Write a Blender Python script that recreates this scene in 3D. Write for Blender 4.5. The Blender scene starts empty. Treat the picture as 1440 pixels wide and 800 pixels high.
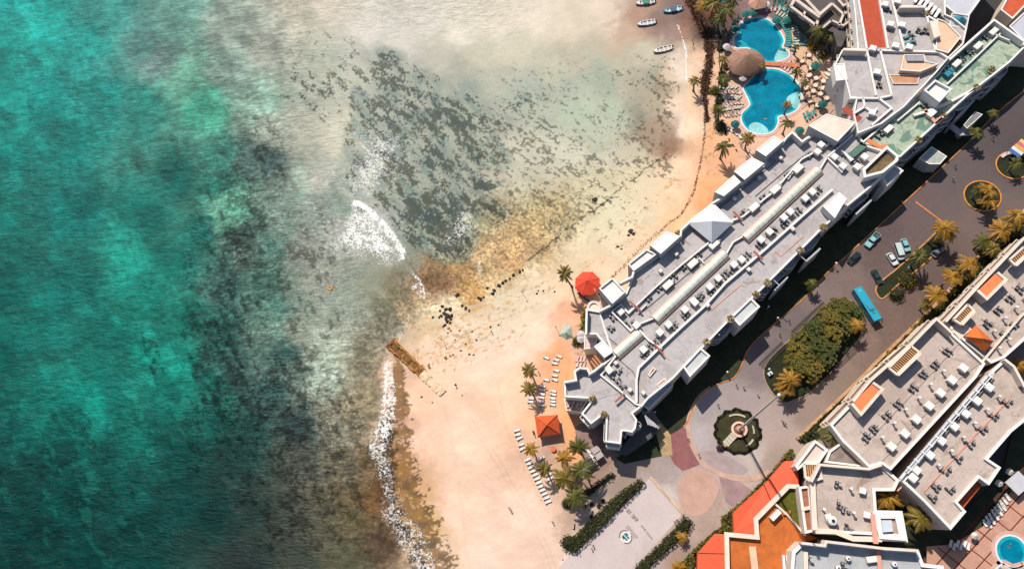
import bpy, bmesh, math, random
import numpy as np
from mathutils import Vector, Matrix

random.seed(7)
SC = bpy.context.scene
COL = SC.collection
PI = math.pi

# ---------------------------------------------------------------- camera
W0, H0, FPX, ALT = 1440.0, 800.0, 960.0, 200.0        # photograph size, focal length in its pixels, flying height (m)
NAD = (892.0 - 720.0, -(730.0 - 400.0))               # where straight-down falls in the picture
_d = Vector((NAD[0], NAD[1], -FPX)).normalized()
_z = -_d
_y = (Vector((0, 1, 0)) - _z * _z.y).normalized()
_x = _y.cross(_z)
RW = Matrix((_x, _y, _z))                              # camera space -> world
CAMP = Vector((0, 0, ALT))

def P(u, v, z=0.0):
    """ground point (at height z) seen at pixel u, v of the photograph"""
    d = RW @ Vector((u - W0 / 2, -(v - H0 / 2), -FPX))
    return CAMP + d * ((z - ALT) / d.z)

def P2(u, v, z=0.0):
    p = P(u, v, z)
    return (p.x, p.y)

def poly(pts, z=0.0):
    return [P2(u, v, z) for u, v in pts]

def ang(u, v, du, dv, z=0.0):
    a, b = P(u, v, z), P(u + du, v + dv, z)
    return math.atan2(b.y - a.y, b.x - a.x)

cam = bpy.data.cameras.new("camera")
cam.sensor_width = 36.0
cam.lens = FPX / W0 * 36.0
cam.clip_start = 1.0
cam.clip_end = 20000.0
camo = bpy.data.objects.new("camera", cam)
COL.objects.link(camo)
camo.matrix_world = Matrix.Translation(CAMP) @ RW.to_4x4()
SC.camera = camo

# ---------------------------------------------------------------- light
SUN_EL = math.radians(52)
_a = P(1040, 603); _b = P(1088, 691)
_s = (_b - _a).normalized()                            # the way shadows run on the ground
SUN_DIR = Vector((_s.x * math.cos(SUN_EL), _s.y * math.cos(SUN_EL), -math.sin(SUN_EL)))
w = bpy.data.worlds.new("World")
SC.world = w
w.use_nodes = True
nt = w.node_tree
bg = nt.nodes["Background"]
sky = nt.nodes.new("ShaderNodeTexSky")
sky.sky_type = 'NISHITA'
sky.sun_disc = False
sky.sun_elevation = SUN_EL
sky.sun_rotation = math.atan2(-_s.x, -_s.y)
nt.links.new(sky.outputs[0], bg.inputs[0])
bg.inputs[1].default_value = 0.105
sl = bpy.data.lights.new("sun", 'SUN')
sl.energy = 5.0
sl.angle = math.radians(0.5)
sl.color = (1.0, 0.935, 0.845)
so = bpy.data.objects.new("sun", sl)
COL.objects.link(so)
so.rotation_euler = SUN_DIR.to_track_quat('-Z', 'Y').to_euler()
so.location = (0, 0, 300)
SC.view_settings.view_transform = 'Standard'
SC.view_settings.look = 'None'
SC.view_settings.gamma = 1.0
SC.view_settings.use_curve_mapping = False
SC.view_settings.exposure = 0.5
GAIN = 1.82                                            # sunlit brightness of a white card at that exposure
SC.cycles.max_bounces = 5
SC.cycles.sample_clamp_indirect = 3.0

# ---------------------------------------------------------------- materials
def lin(c):
    return tuple((x / 255 / 12.92) if x / 255 <= 0.04045 else ((x / 255 + 0.055) / 1.055) ** 2.4 for x in c)

def alb(c, cap=0.86):
    return tuple(min(cap, x / GAIN) for x in lin(c)) + (1,)

def new_mat(name):
    m = bpy.data.materials.new(name)
    m.use_nodes = True
    n = m.node_tree
    return m, n, n.nodes["Principled BSDF"]

class NT:
    def __init__(s, tree): s.t = tree
    def node(s, typ, **kw):
        n = s.t.nodes.new(typ)
        for k, v in kw.items(): setattr(n, k, v)
        return n
    def link(s, a, b): s.t.links.new(a, b)
    def val(s, sock, v):
        if hasattr(v, "is_output"): s.link(v, sock)
        else: sock.default_value = v
    def math(s, op, a, b=0.0, c=None, clamp=False):
        n = s.node("ShaderNodeMath", operation=op, use_clamp=clamp)
        s.val(n.inputs[0], a); s.val(n.inputs[1], b)
        if c is not None: s.val(n.inputs[2], c)
        return n.outputs[0]
    def mix(s, f, a, b, blend='MIX'):
        n = s.node("ShaderNodeMix", data_type='RGBA', blend_type=blend)
        s.val(n.inputs[0], f); s.val(n.inputs[6], a); s.val(n.inputs[7], b)
        return n.outputs[2]
    def noise(s, vec, scale, detail=4, rough=0.55, dist=0.0):
        n = s.node("ShaderNodeTexNoise")
        if vec is not None: s.link(vec, n.inputs["Vector"])
        n.inputs["Scale"].default_value = scale; n.inputs["Detail"].default_value = detail
        n.inputs["Roughness"].default_value = rough; n.inputs["Distortion"].default_value = dist
        return n.outputs[0]
    def pos(s): return s.node("ShaderNodeNewGeometry").outputs["Position"]
    def attr(s, name):
        return s.node("ShaderNodeAttribute", attribute_name=name)
    def smooth(s, x, a, b):
        n = s.node("ShaderNodeMapRange", interpolation_type='SMOOTHSTEP')
        s.val(n.inputs[0], x); s.val(n.inputs[1], a); s.val(n.inputs[2], b)
        return n.outputs[0]
    def mapping(s, vec, scale=(1, 1, 1), rot=(0, 0, 0)):
        n = s.node("ShaderNodeMapping")
        s.link(vec, n.inputs[0]); n.inputs["Scale"].default_value = scale; n.inputs["Rotation"].default_value = rot
        return n.outputs[0]

MATS = {}
def M(rgb, rough=0.8, var=0.12, scale=0.6, metal=0.0, bump=0.0, island=0.0, stain=0.0, spec=0.3, key=""):
    """procedural paint / stone / cloth: a base colour worn by two sizes of noise"""
    k = (tuple(rgb), rough, var, scale, metal, bump, island, stain, spec, key)
    if k in MATS: return MATS[k]
    m, n, b = new_mat("surface_%02x%02x%02x" % tuple(rgb))
    t = NT(n); p = t.pos()
    c = alb(rgb)
    big = t.noise(p, scale, 5, 0.6)
    fine = t.noise(p, scale * 7, 3, 0.6)
    f = t.math('ADD', t.math('MULTIPLY', big, 0.65), t.math('MULTIPLY', fine, 0.35))
    lo = tuple(x * (1 - 2.2 * var) for x in c[:3]) + (1,)
    hi = tuple(min(0.9, x * (1 + 2.2 * var)) for x in c[:3]) + (1,)
    out = t.mix(t.smooth(f, 0.25, 0.75), lo, hi)
    if stain:
        s = t.noise(p, scale * 0.45, 7, 0.68, 0.6)
        out = t.mix(t.math('MULTIPLY', t.smooth(s, 0.52, 0.68), stain), out, tuple(x * y for x, y in zip(c[:3], (0.52, 0.47, 0.42))) + (1,))
    if island:
        g = t.node("ShaderNodeNewGeometry").outputs["Random Per Island"]
        out = t.mix(g, t.mix(island, out, (c[0] * 0.35, c[1] * 0.4, c[2] * 0.4, 1)), t.mix(island, out, (c[0] * 1.9, c[1] * 1.6, c[2] * 1.3, 1)))
    t.link(out, b.inputs["Base Color"])
    b.inputs["Roughness"].default_value = rough
    b.inputs["Metallic"].default_value = metal
    b.inputs["Specular IOR Level"].default_value = spec
    if bump:
        bn = t.node("ShaderNodeBump"); bn.inputs["Strength"].default_value = bump; bn.inputs["Distance"].default_value = 0.05
        t.link(t.noise(p, 4.0, 4), bn.inputs["Height"]); t.link(bn.outputs[0], b.inputs["Normal"])
    MATS[k] = m
    return m

def glass_dark(rgb=(30, 38, 44)):
    return M(rgb, rough=0.12, var=0.1, spec=0.6)

# ---------------------------------------------------------------- mesh helpers
def area2(p):
    return sum(p[i][0] * p[(i + 1) % len(p)][1] - p[(i + 1) % len(p)][0] * p[i][1] for i in range(len(p)))

def ccw(p):
    p = [(q[0], q[1]) for q in p]
    return p if area2(p) > 0 else p[::-1]

def offset(p, d):
    """inset (d > 0) a counter-clockwise polygon by d"""
    n = len(p); out = []
    for i in range(n):
        a, b, c = Vector(p[i - 1]), Vector(p[i]), Vector(p[(i + 1) % n])
        e1 = (b - a); e2 = (c - b)
        if e1.length < 1e-6: e1 = e2
        if e2.length < 1e-6: e2 = e1
        e1 = e1.normalized(); e2 = e2.normalized()
        n1 = Vector((-e1.y, e1.x)); n2 = Vector((-e2.y, e2.x))
        m = (n1 + n2)
        m = m / max(0.35, m.length_squared / 2) if m.length > 1e-4 else n1
        out.append((b.x + m.x * d, b.y + m.y * d))
    return out

def ribbon(pts, wd, closed=False):
    """left and right rims of a strip of width wd along pts"""
    n = len(pts); L = []; R = []
    for i in range(n):
        b = Vector(pts[i][:2])
        a = Vector(pts[i - 1][:2]) if (i or closed) else None
        c = Vector(pts[(i + 1) % n][:2]) if (i < n - 1 or closed) else None
        e1 = (b - a).normalized() if a is not None else (c - b).normalized()
        e2 = (c - b).normalized() if c is not None else e1
        m = Vector((-e1.y, e1.x)) + Vector((-e2.y, e2.x))
        m = m / max(0.5, m.length_squared / 2)
        L.append((b.x + m.x * wd / 2, b.y + m.y * wd / 2)); R.append((b.x - m.x * wd / 2, b.y - m.y * wd / 2))
    return L, R

def smooth_line(pts, n=5, closed=False):
    """Catmull-Rom through pts"""
    out = []; k = len(pts)
    rng = range(k) if closed else range(k - 1)
    for i in rng:
        g = (lambda j: pts[j % k]) if closed else (lambda j: pts[max(0, min(k - 1, j))])
        p0, p1, p2, p3 = g(i - 1), g(i), g(i + 1), g(i + 2)
        for s in range(n):
            t = s / n
            out.append(tuple(0.5 * (2 * p1[c] + (p2[c] - p0[c]) * t + (2 * p0[c] - 5 * p1[c] + 4 * p2[c] - p3[c]) * t * t + (3 * p1[c] - p0[c] - 3 * p2[c] + p3[c]) * t ** 3) for c in range(2)))
    if not closed: out.append(tuple(pts[-1][:2]))
    return out

class MB:
    def __init__(s): s.v = []; s.f = []; s.mi = []; s.cur = 0
    def add(s, v, f):
        o = len(s.v); s.v += [tuple(x) for x in v]
        for q in f: s.f.append([i + o for i in q]); s.mi.append(s.cur)
        return s
    def prism(s, p, z0, z1, bottom=True, inset=0.0):
        p = ccw(p); n = len(p)
        q = offset(p, inset) if inset else p
        v = [(x, y, z0) for x, y in p] + [(x, y, z1) for x, y in q]
        f = [[i, (i + 1) % n, (i + 1) % n + n, i + n] for i in range(n)] + [list(range(n, 2 * n))]
        if bottom: f.append(list(range(n))[::-1])
        return s.add(v, f)
    def sheet(s, p, z):
        p = ccw(p)
        return s.add([(x, y, z) for x, y in p], [list(range(len(p)))])
    def ring(s, po, pi, z0, z1):
        n = len(po)
        v = [(x, y, z0) for x, y in po] + [(x, y, z1) for x, y in po] + [(x, y, z1) for x, y in pi] + [(x, y, z0) for x, y in pi]
        f = []
        for i in range(n):
            j = (i + 1) % n
            for k in range(3): f.append([i + k * n, j + k * n, j + (k + 1) * n, i + (k + 1) * n])
        return s.add(v, f)
    def path(s, pts, wd, z0, z1, closed=False):
        L, R = ribbon(pts, wd, closed)
        n = len(L)
        v = [(x, y, z0) for x, y in L] + [(x, y, z1) for x, y in L] + [(x, y, z1) for x, y in R] + [(x, y, z0) for x, y in R]
        f = []
        for i in range(n if closed else n - 1):
            j = (i + 1) % n
            for k in range(4): f.append([i + k * n, j + k * n, j + ((k + 1) % 4) * n, i + ((k + 1) % 4) * n][::-1])
        if not closed:
            f.append([0, n, 2 * n, 3 * n]); f.append([n - 1, 4 * n - 1, 3 * n - 1, 2 * n - 1])
        return s.add(v, f)
    def box(s, c, d, rz=0.0, taper=1.0):
        ca, sa = math.cos(rz), math.sin(rz); v = []
        for k, sz in ((1.0, -1), (taper, 1)):
            for sx, sy in ((-1, -1), (1, -1), (1, 1), (-1, 1)):
                x, y = sx * d[0] / 2 * k, sy * d[1] / 2 * k
                v.append((c[0] + x * ca - y * sa, c[1] + x * sa + y * ca, c[2] + sz * d[2] / 2))
        return s.add(v, [[3, 2, 1, 0], [4, 5, 6, 7], [0, 1, 5, 4], [1, 2, 6, 5], [2, 3, 7, 6], [3, 0, 4, 7]])
    def cyl(s, c, r, z0, z1, n=12, r1=None):
        r1 = r if r1 is None else r1
        v = [(c[0] + r * math.cos(2 * PI * i / n), c[1] + r * math.sin(2 * PI * i / n), z0) for i in range(n)]
        v += [(c[0] + r1 * math.cos(2 * PI * i / n), c[1] + r1 * math.sin(2 * PI * i / n), z1) for i in range(n)]
        return s.add(v, [[i, (i + 1) % n, (i + 1) % n + n, i + n] for i in range(n)] + [list(range(n, 2 * n)), list(range(n))[::-1]])
    def tube(s, pts, rad, n=6):
        pts = [Vector(p) for p in pts]; v = []; f = []
        if not hasattr(rad, "__len__"): rad = [rad] * len(pts)
        for i, p in enumerate(pts):
            d = (pts[min(i + 1, len(pts) - 1)] - pts[max(i - 1, 0)]).normalized()
            a = d.orthogonal().normalized() if abs(d.z) < 0.99 else Vector((1, 0, 0))
            b = d.cross(a)
            for k in range(n):
                t = 2 * PI * k / n
                v.append(p + (a * math.cos(t) + b * math.sin(t)) * rad[i])
        for i in range(len(pts) - 1):
            for k in range(n):
                f.append([i * n + k, i * n + (k + 1) % n, (i + 1) * n + (k + 1) % n, (i + 1) * n + k])
        f.append(list(range(n))[::-1]); f.append(list(range((len(pts) - 1) * n, len(pts) * n)))
        return s.add(v, f)
    def cone(s, p, z0, apex):
        """roof of flat faces rising from polygon p to one point"""
        p = ccw(p); n = len(p)
        return s.add([(x, y, z0) for x, y in p] + [apex], [[i, (i + 1) % n, n] for i in range(n)])
    def dome(s, c, r, z0, h, n=14, m=4):
        v = []; f = []
        for j in range(m):
            t = PI / 2 * j / m
            for i in range(n): v.append((c[0] + r * math.cos(t) * math.cos(2 * PI * i / n), c[1] + r * math.cos(t) * math.sin(2 * PI * i / n), z0 + h * math.sin(t)))
        v.append((c[0], c[1], z0 + h))
        for j in range(m - 1):
            for i in range(n): f.append([j * n + i, j * n + (i + 1) % n, (j + 1) * n + (i + 1) % n, (j + 1) * n + i])
        for i in range(n): f.append([(m - 1) * n + i, (m - 1) * n + (i + 1) % n, m * n])
        return s.add(v, f)
    def mesh(s, name, mats, off=(0, 0, 0), smooth=False):
        me = bpy.data.meshes.new(name)
        me.from_pydata([(x - off[0], y - off[1], z - off[2]) for x, y, z in s.v], [], s.f)
        for m in (mats if isinstance(mats, (list, tuple)) else [mats]): me.materials.append(m)
        if isinstance(mats, (list, tuple)): me.polygons.foreach_set("material_index", s.mi)
        if smooth: me.polygons.foreach_set("use_smooth", [True] * len(me.polygons))
        me.update()
        return me
    def build(s, name, mats, parent=None, smooth=False, off=None):
        """one mesh object; a child keeps world coordinates through its offset from the parent"""
        po = Vector((0, 0, 0))
        if parent is not None and parent.get("_site"): po = Vector(parent["_site"])
        o = bpy.data.objects.new(name, s.mesh(name, mats, po if off is None else off, smooth))
        COL.objects.link(o)
        if off is not None: o.location = off
        o.parent = parent
        return o

def tag(o, label, cat=None, group=None, kind=None):
    if label: o["label"] = label
    if cat: o["category"] = cat
    if group: o["group"] = group
    if kind: o["kind"] = kind
    return o

def thing(name, label, cat, loc=(0, 0, 0), group=None, rz=0.0, site=False):
    """an Empty at the thing's base; site=True: its parts are built in world coordinates"""
    o = bpy.data.objects.new(name, None)
    COL.objects.link(o); o.location = loc; o.rotation_euler = (0, 0, rz)
    o.empty_display_size = 0.3
    if site: o["_site"] = tuple(loc)
    return tag(o, label, cat, group)

def single(name, mb, mats, label, cat, group=None, smooth=False):
    xs = [p[0] for p in mb.v]; ys = [p[1] for p in mb.v]; zs = [p[2] for p in mb.v]
    o = mb.build(name, mats, None, smooth, off=((min(xs) + max(xs)) / 2, (min(ys) + max(ys)) / 2, min(zs)))
    return tag(o, label, cat, group)

def struct(name, mb, mats, smooth=False, kind="structure", label=None):
    o = mb.build(name, mats, None, smooth)
    o["kind"] = kind
    if label: o["label"] = label
    return o

def copy_tree(o, loc, rz, label, group=None, scale=None, pick=None):
    def rec(a, par):
        c = a.copy(); COL.objects.link(c); c.parent = par
        for ch in a.children: rec(ch, c)
        return c
    r = rec(o, None)
    r.location = loc; r.rotation_euler = (0, 0, rz)
    if scale: r.scale = (scale,) * 3
    r["label"] = label
    if group: r["group"] = group
    return r

class Kind:
    """a prototype: its first placement is the prototype itself, later ones are copies"""
    def __init__(s, root): s.root = root; s.used = False
    def put(s, loc, rz, label, group=None, scale=None):
        if not s.used:
            s.used = True; o = s.root
            o.location = loc; o.rotation_euler = (0, 0, rz); o["label"] = label
            if scale: o.scale = (scale,) * 3
            if group: o["group"] = group
            return o
        return copy_tree(s.root, loc, rz, label, group, scale)

ORD = "first second third fourth fifth sixth seventh eighth ninth tenth eleventh twelfth thirteenth fourteenth fifteenth sixteenth seventeenth eighteenth nineteenth twentieth twenty-first twenty-second twenty-third twenty-fourth twenty-fifth twenty-sixth twenty-seventh twenty-eighth twenty-ninth thirtieth".split()
# ---------------------------------------------------------------- the colours of sea bed, sand and paving, place by place, with palm shade, glint sheen and road vignette painted in
TONES = """
0,0,0,160,150;60,30,10,165,152;120,60,20,145,135;0,100,2,140,128;60,140,5,140,130;0,200,5,128,118;100,200,8,125,115;0,300,3,112,100;100,300,5,112,103
0,400,2,100,90;100,400,6,108,98;0,500,2,95,85;60,450,5,110,98;0,600,0,85,78;60,560,5,105,92;120,540,8,125,110;140,560,5,130,115;60,650,2,80,72
0,700,0,68,62;100,700,0,75,68;0,800,0,60,56;120,790,0,68,62;200,790,5,75,68;180,700,5,85,78;200,620,8,105,92;240,560,8,120,105;160,480,8,115,102
200,500,10,130,112;230,500,12,130,112;200,400,15,120,105;190,370,22,145,126;200,420,15,125,108;200,300,12,115,103;250,250,20,105,95;150,130,15,135,125;200,150,40,135,122
200,60,90,145,135;250,20,110,160,145;150,20,60,155,145;220,80,110,140,132;260,110,110,170,145;290,150,75,170,140;320,100,135,160,145;330,40,150,165,150
380,60,165,170,155;420,20,195,190,170;470,10,215,205,185;430,80,185,185,165;370,145,150,185,165;390,180,170,180,162;420,180,185,185,165;470,140,205,200,178
490,160,205,198,172;470,190,200,196,172;350,220,75,100,92;380,220,70,95,92;310,220,60,125,110;300,270,40,120,105;310,290,100,155,130;325,305,90,145,122;340,330,70,95,85;280,330,25,115,102
250,370,15,115,102;320,400,60,95,88;300,470,40,90,82;260,450,15,118,100;300,540,20,85,75;320,520,50,80,75;250,520,10,125,108;350,350,85,105,95
390,350,90,130,115;370,400,80,120,105;400,290,130,150,135;440,300,140,150,138;420,350,140,145,132;450,400,150,155,140;420,420,120,140,125;390,430,85,125,110
430,460,140,150,132;460,480,175,185,165;450,530,165,180,160;445,505,175,188,166;480,510,165,170,148;420,520,90,110,100;400,500,60,95,88;380,560,55,85,80
420,600,45,65,62;350,600,30,75,68;330,640,30,70,64;300,600,12,85,76;430,650,70,75,65;470,600,120,118,100;480,650,100,95,75;500,580,130,122,98
520,560,140,128,100;520,650,105,88,62;500,720,85,78,55;450,720,80,78,62;400,720,60,68,60;350,720,40,62,57;300,720,8,62,57;350,790,45,60,55;420,790,62,70,60
480,790,85,85,65;530,700,105,75,45;540,760,75,60,45;250,700,2,70,64;250,640,6,85,76;200,740,3,68,62;150,640,4,88,78;100,600,5,95,85;60,740,0,64,58
520,30,215,208,190;560,60,205,198,178;600,20,215,205,185;650,40,222,210,182;700,30,225,210,180;760,20,228,208,178;800,40,222,200,165;850,20,232,205,172
880,50,205,165,125;900,20,195,140,105;930,30,150,110,95;960,10,135,100,90;940,45,165,125,105;985,10,120,85,70;720,70,205,195,160;780,90,190,185,150;680,80,195,188,155
620,80,185,180,155;560,100,165,165,150;540,90,120,135,128;560,130,110,125,120;600,140,125,135,125;640,110,165,165,140;650,130,130,150,140;700,110,175,178,150
740,130,165,180,155;800,80,190,180,145;800,120,165,180,150;850,110,160,175,145;880,90,190,180,145;910,80,205,190,155;915,110,165,165,135;930,120,170,140,100
920,150,185,165,125;930,180,182,146,108;910,185,172,140,104;945,205,158,112,84;942,196,165,122,90;900,165,150,150,120;860,160,175,190,155;810,160,175,195,160;840,190,185,190,155
760,170,170,180,150;720,180,185,182,155;680,170,165,170,145;640,180,110,130,122;600,170,110,130,125;560,180,115,130,122;520,120,185,182,165;500,110,190,188,168
510,150,110,125,118;520,170,85,120,105;600,210,130,145,135;640,230,120,135,125;640,160,75,115,108;660,180,95,125,118;700,210,190,188,158;680,200,150,160,140
720,230,200,195,160;760,210,200,195,160;800,220,205,200,165;850,230,205,195,160;890,220,205,192,155;780,260,200,190,155;740,260,195,188,155;700,250,190,180,150
660,260,110,120,115;620,260,120,130,125;590,250,105,125,115;560,260,125,140,130;600,300,85,100,98;620,320,75,88,88;640,290,105,120,112;590,330,95,108,100
660,300,175,178,152;650,270,95,110,105;680,290,150,148,122;700,300,185,170,135;720,330,200,170,125;760,310,190,165,120;780,290,185,165,125;790,310,180,165,130
820,280,210,200,165;820,330,225,210,175;860,290,222,212,178;870,340,228,210,178;900,300,225,208,175;910,260,228,208,175;890,250,220,205,170;940,240,240,212,178
930,280,240,208,172;800,350,225,205,170;760,350,200,170,125;720,370,205,165,120;680,350,195,165,125;640,370,180,145,100;610,380,155,125,90;600,400,150,115,80
620,400,145,108,78;580,370,140,140,120;560,350,150,155,140;560,400,130,122,98;575,430,165,145,115;540,430,120,120,100;520,400,140,145,125;550,460,130,128,110
510,440,140,145,128;480,430,145,155,138;500,390,140,148,132;480,340,165,168,155;500,270,190,190,178;480,280,120,140,125;540,300,175,175,165;470,260,150,160,145;450,250,180,182,165
520,480,120,115,95;510,510,125,118,95;660,400,190,150,100;670,415,205,160,100;700,390,205,175,130;740,390,225,205,170;700,420,228,212,180;640,430,232,212,180
600,440,225,205,172;600,460,215,190,155;580,470,210,185,152;650,460,236,212,182;700,460,236,218,190;750,430,235,215,185;780,400,245,215,180;760,470,252,219,192
720,480,251,219,193;640,490,248,215,185;600,490,250,212,182;680,500,252,217,190;620,530,253,212,180;580,560,252,205,172;600,620,253,208,178;650,620,254,213,185
640,720,254,212,185;680,780,253,212,188;740,720,252,215,190;720,560,253,208,175;770,600,248,196,155;800,540,245,175,125;790,500,248,170,120;810,600,245,180,130
760,780,240,205,180;620,780,225,195,165;580,700,215,170,125;570,650,205,160,120;600,740,215,175,125;560,580,215,170,140;560,530,225,185,155;960,100,248,215,185;970,180,250,218,185
955,240,248,212,178;950,150,245,205,165;940,110,225,195,150;1000,200,245,185,140;990,260,245,180,130;1020,220,240,180,140;1005,280,235,160,110;960,310,245,195,150;900,350,240,205,170
850,380,248,212,178;1000,150,225,185,155;1002,110,235,190,155;830,480,215,175,155;815,460,235,185,150;812,440,235,175,140;830,620,170,135,118;840,660,170,140,120;790,640,215,170,140;800,610,235,175,130
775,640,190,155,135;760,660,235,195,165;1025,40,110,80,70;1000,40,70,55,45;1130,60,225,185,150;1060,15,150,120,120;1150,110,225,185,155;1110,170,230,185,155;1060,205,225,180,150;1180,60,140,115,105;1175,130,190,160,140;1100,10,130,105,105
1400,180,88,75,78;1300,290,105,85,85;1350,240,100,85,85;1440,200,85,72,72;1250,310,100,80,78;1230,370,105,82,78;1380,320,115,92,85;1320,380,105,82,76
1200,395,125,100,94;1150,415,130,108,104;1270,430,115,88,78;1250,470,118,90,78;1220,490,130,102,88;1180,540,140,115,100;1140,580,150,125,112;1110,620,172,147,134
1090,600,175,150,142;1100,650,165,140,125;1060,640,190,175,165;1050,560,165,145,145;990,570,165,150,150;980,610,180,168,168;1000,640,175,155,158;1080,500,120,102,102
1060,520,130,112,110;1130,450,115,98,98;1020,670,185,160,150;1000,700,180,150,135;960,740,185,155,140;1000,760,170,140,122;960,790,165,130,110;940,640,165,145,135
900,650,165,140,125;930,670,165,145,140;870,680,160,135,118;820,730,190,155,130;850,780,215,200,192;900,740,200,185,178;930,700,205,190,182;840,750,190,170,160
"""
_t = np.array([[float(x) for x in q.split(",")] for q in TONES.replace("\n", ";").split(";") if q.strip()])
T_UV = _t[:, :2]
T_RGB = np.array([lin(c) for c in _t[:, 2:]]) / GAIN

RWn = np.array(RW)
def to_px(xyz):
    c = (xyz - np.array(CAMP)) @ RWn
    return np.stack([W0 / 2 + FPX * c[:, 0] / -c[:, 2], H0 / 2 - FPX * c[:, 1] / -c[:, 2]], 1)

def vnoise(x, y, seed):
    xi = np.floor(x).astype(np.int64); yi = np.floor(y).astype(np.int64)
    fx = x - xi; fy = y - yi
    fx = fx * fx * (3 - 2 * fx); fy = fy * fy * (3 - 2 * fy)
    def h(a, b):
        n = (a * 374761393 + b * 668265263 + seed * 974634731) & 0x7fffffff
        n = ((n ^ (n >> 13)) * 1274126177) & 0x7fffffff
        return ((n ^ (n >> 16)) & 0xffff) / 65535.0
    return (h(xi, yi) * (1 - fx) + h(xi + 1, yi) * fx) * (1 - fy) + (h(xi, yi + 1) * (1 - fx) + h(xi + 1, yi + 1) * fx) * fy

def fbm(x, y, seed, octv=4):
    s = 0; a = 0.5; t = 0
    for o in range(octv):
        s = s + a * vnoise(x, y, seed + o * 17); t += a; a *= 0.5; x = x * 2.03 + 11.3; y = y * 2.03 + 5.1
    return s / t

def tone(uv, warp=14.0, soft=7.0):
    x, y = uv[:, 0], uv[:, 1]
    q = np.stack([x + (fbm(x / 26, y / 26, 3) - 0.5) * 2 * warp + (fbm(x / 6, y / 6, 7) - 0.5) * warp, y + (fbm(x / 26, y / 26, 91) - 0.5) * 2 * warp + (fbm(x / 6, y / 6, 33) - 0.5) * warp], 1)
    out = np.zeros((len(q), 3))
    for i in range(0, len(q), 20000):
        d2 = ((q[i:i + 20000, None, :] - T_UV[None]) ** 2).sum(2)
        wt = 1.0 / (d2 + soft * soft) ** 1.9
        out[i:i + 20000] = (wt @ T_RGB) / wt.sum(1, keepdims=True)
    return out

def blobs(uv, lst):
    r = np.zeros(len(uv))
    for u, v, ru, rv, a, amp in lst:
        ca, sa = math.cos(math.radians(a)), math.sin(math.radians(a))
        dx, dy = uv[:, 0] - u, uv[:, 1] - v
        d = np.sqrt(((dx * ca + dy * sa) / ru) ** 2 + ((-dx * sa + dy * ca) / rv) ** 2)
        r = np.maximum(r, amp * np.clip(1.35 - d, 0, 1) ** 0.8)
    return r

def line_dist(uv, pts):
    best = np.full(len(uv), 1e9)
    for (a, b), (c, d) in zip(pts[:-1], pts[1:]):
        ex, ey = c - a, d - b
        t = np.clip(((uv[:, 0] - a) * ex + (uv[:, 1] - b) * ey) / (ex * ex + ey * ey), 0, 1)
        best = np.minimum(best, np.hypot(uv[:, 0] - a - t * ex, uv[:, 1] - b - t * ey))
    return best

def inside(uv, pg):
    r = np.zeros(len(uv), bool); n = len(pg)
    for i in range(n):
        (x1, y1), (x2, y2) = pg[i], pg[(i + 1) % n]
        if y1 == y2: continue
        c = ((y1 > uv[:, 1]) != (y2 > uv[:, 1])) & (uv[:, 0] < (x2 - x1) * (uv[:, 1] - y1) / (y2 - y1) + x1)
        r ^= c
    return r

def field_sheet(name, pg, step, z, attrs, mat, relief=None, detail=None):
    """a level sheet of ground or water over the area pg, gridded in metres, with its colours as a vertex layer"""
    wp = np.array([P2(u, v) for u, v in pg])
    x = np.arange(wp[:, 0].min(), wp[:, 0].max() + step, step); y = np.arange(wp[:, 1].min(), wp[:, 1].max() + step, step)
    nx, ny = len(x), len(y)
    X, Y = np.meshgrid(x, y)
    pts = np.stack([X.ravel(), Y.ravel(), np.zeros(nx * ny)], 1)
    idx = np.arange(nx * ny).reshape(ny, nx)
    quads = np.stack([idx[:-1, :-1], idx[:-1, 1:], idx[1:, 1:], idx[1:, :-1]], -1).reshape(-1, 4)
    cen = pts[quads].mean(1)
    keep = inside(cen[:, :2], [tuple(q) for q in wp])
    quads = quads[keep]
    used = np.unique(quads); remap = np.full(nx * ny, -1); remap[used] = np.arange(len(used))
    pts = pts[used]; quads = remap[quads]
    uv = to_px(pts)
    pts[:, 2] = z + (relief(uv) if relief else 0)
    me = bpy.data.meshes.new(name)
    me.vertices.add(len(pts)); me.vertices.foreach_set("co", pts.ravel())
    me.loops.add(quads.size); me.loops.foreach_set("vertex_index", quads.ravel().astype(np.int32))
    me.polygons.add(len(quads)); me.polygons.foreach_set("loop_start", np.arange(0, quads.size, 4, dtype=np.int32))
    me.update(calc_edges=True)
    c = tone(uv)
    if detail: c = detail(uv, c)
    ca = me.color_attributes.new("base", 'FLOAT_COLOR', 'POINT')
    ca.data.foreach_set("color", np.concatenate([c, np.ones((len(c), 1))], 1).astype(np.float32).ravel())
    for k, fn in attrs.items():
        a = me.attributes.new(k, 'FLOAT', 'POINT'); a.data.foreach_set("value", fn(uv).astype(np.float32))
    me.materials.append(mat)
    o = bpy.data.objects.new(name, me); COL.objects.link(o)
    o["kind"] = "structure"
    return o

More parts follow.
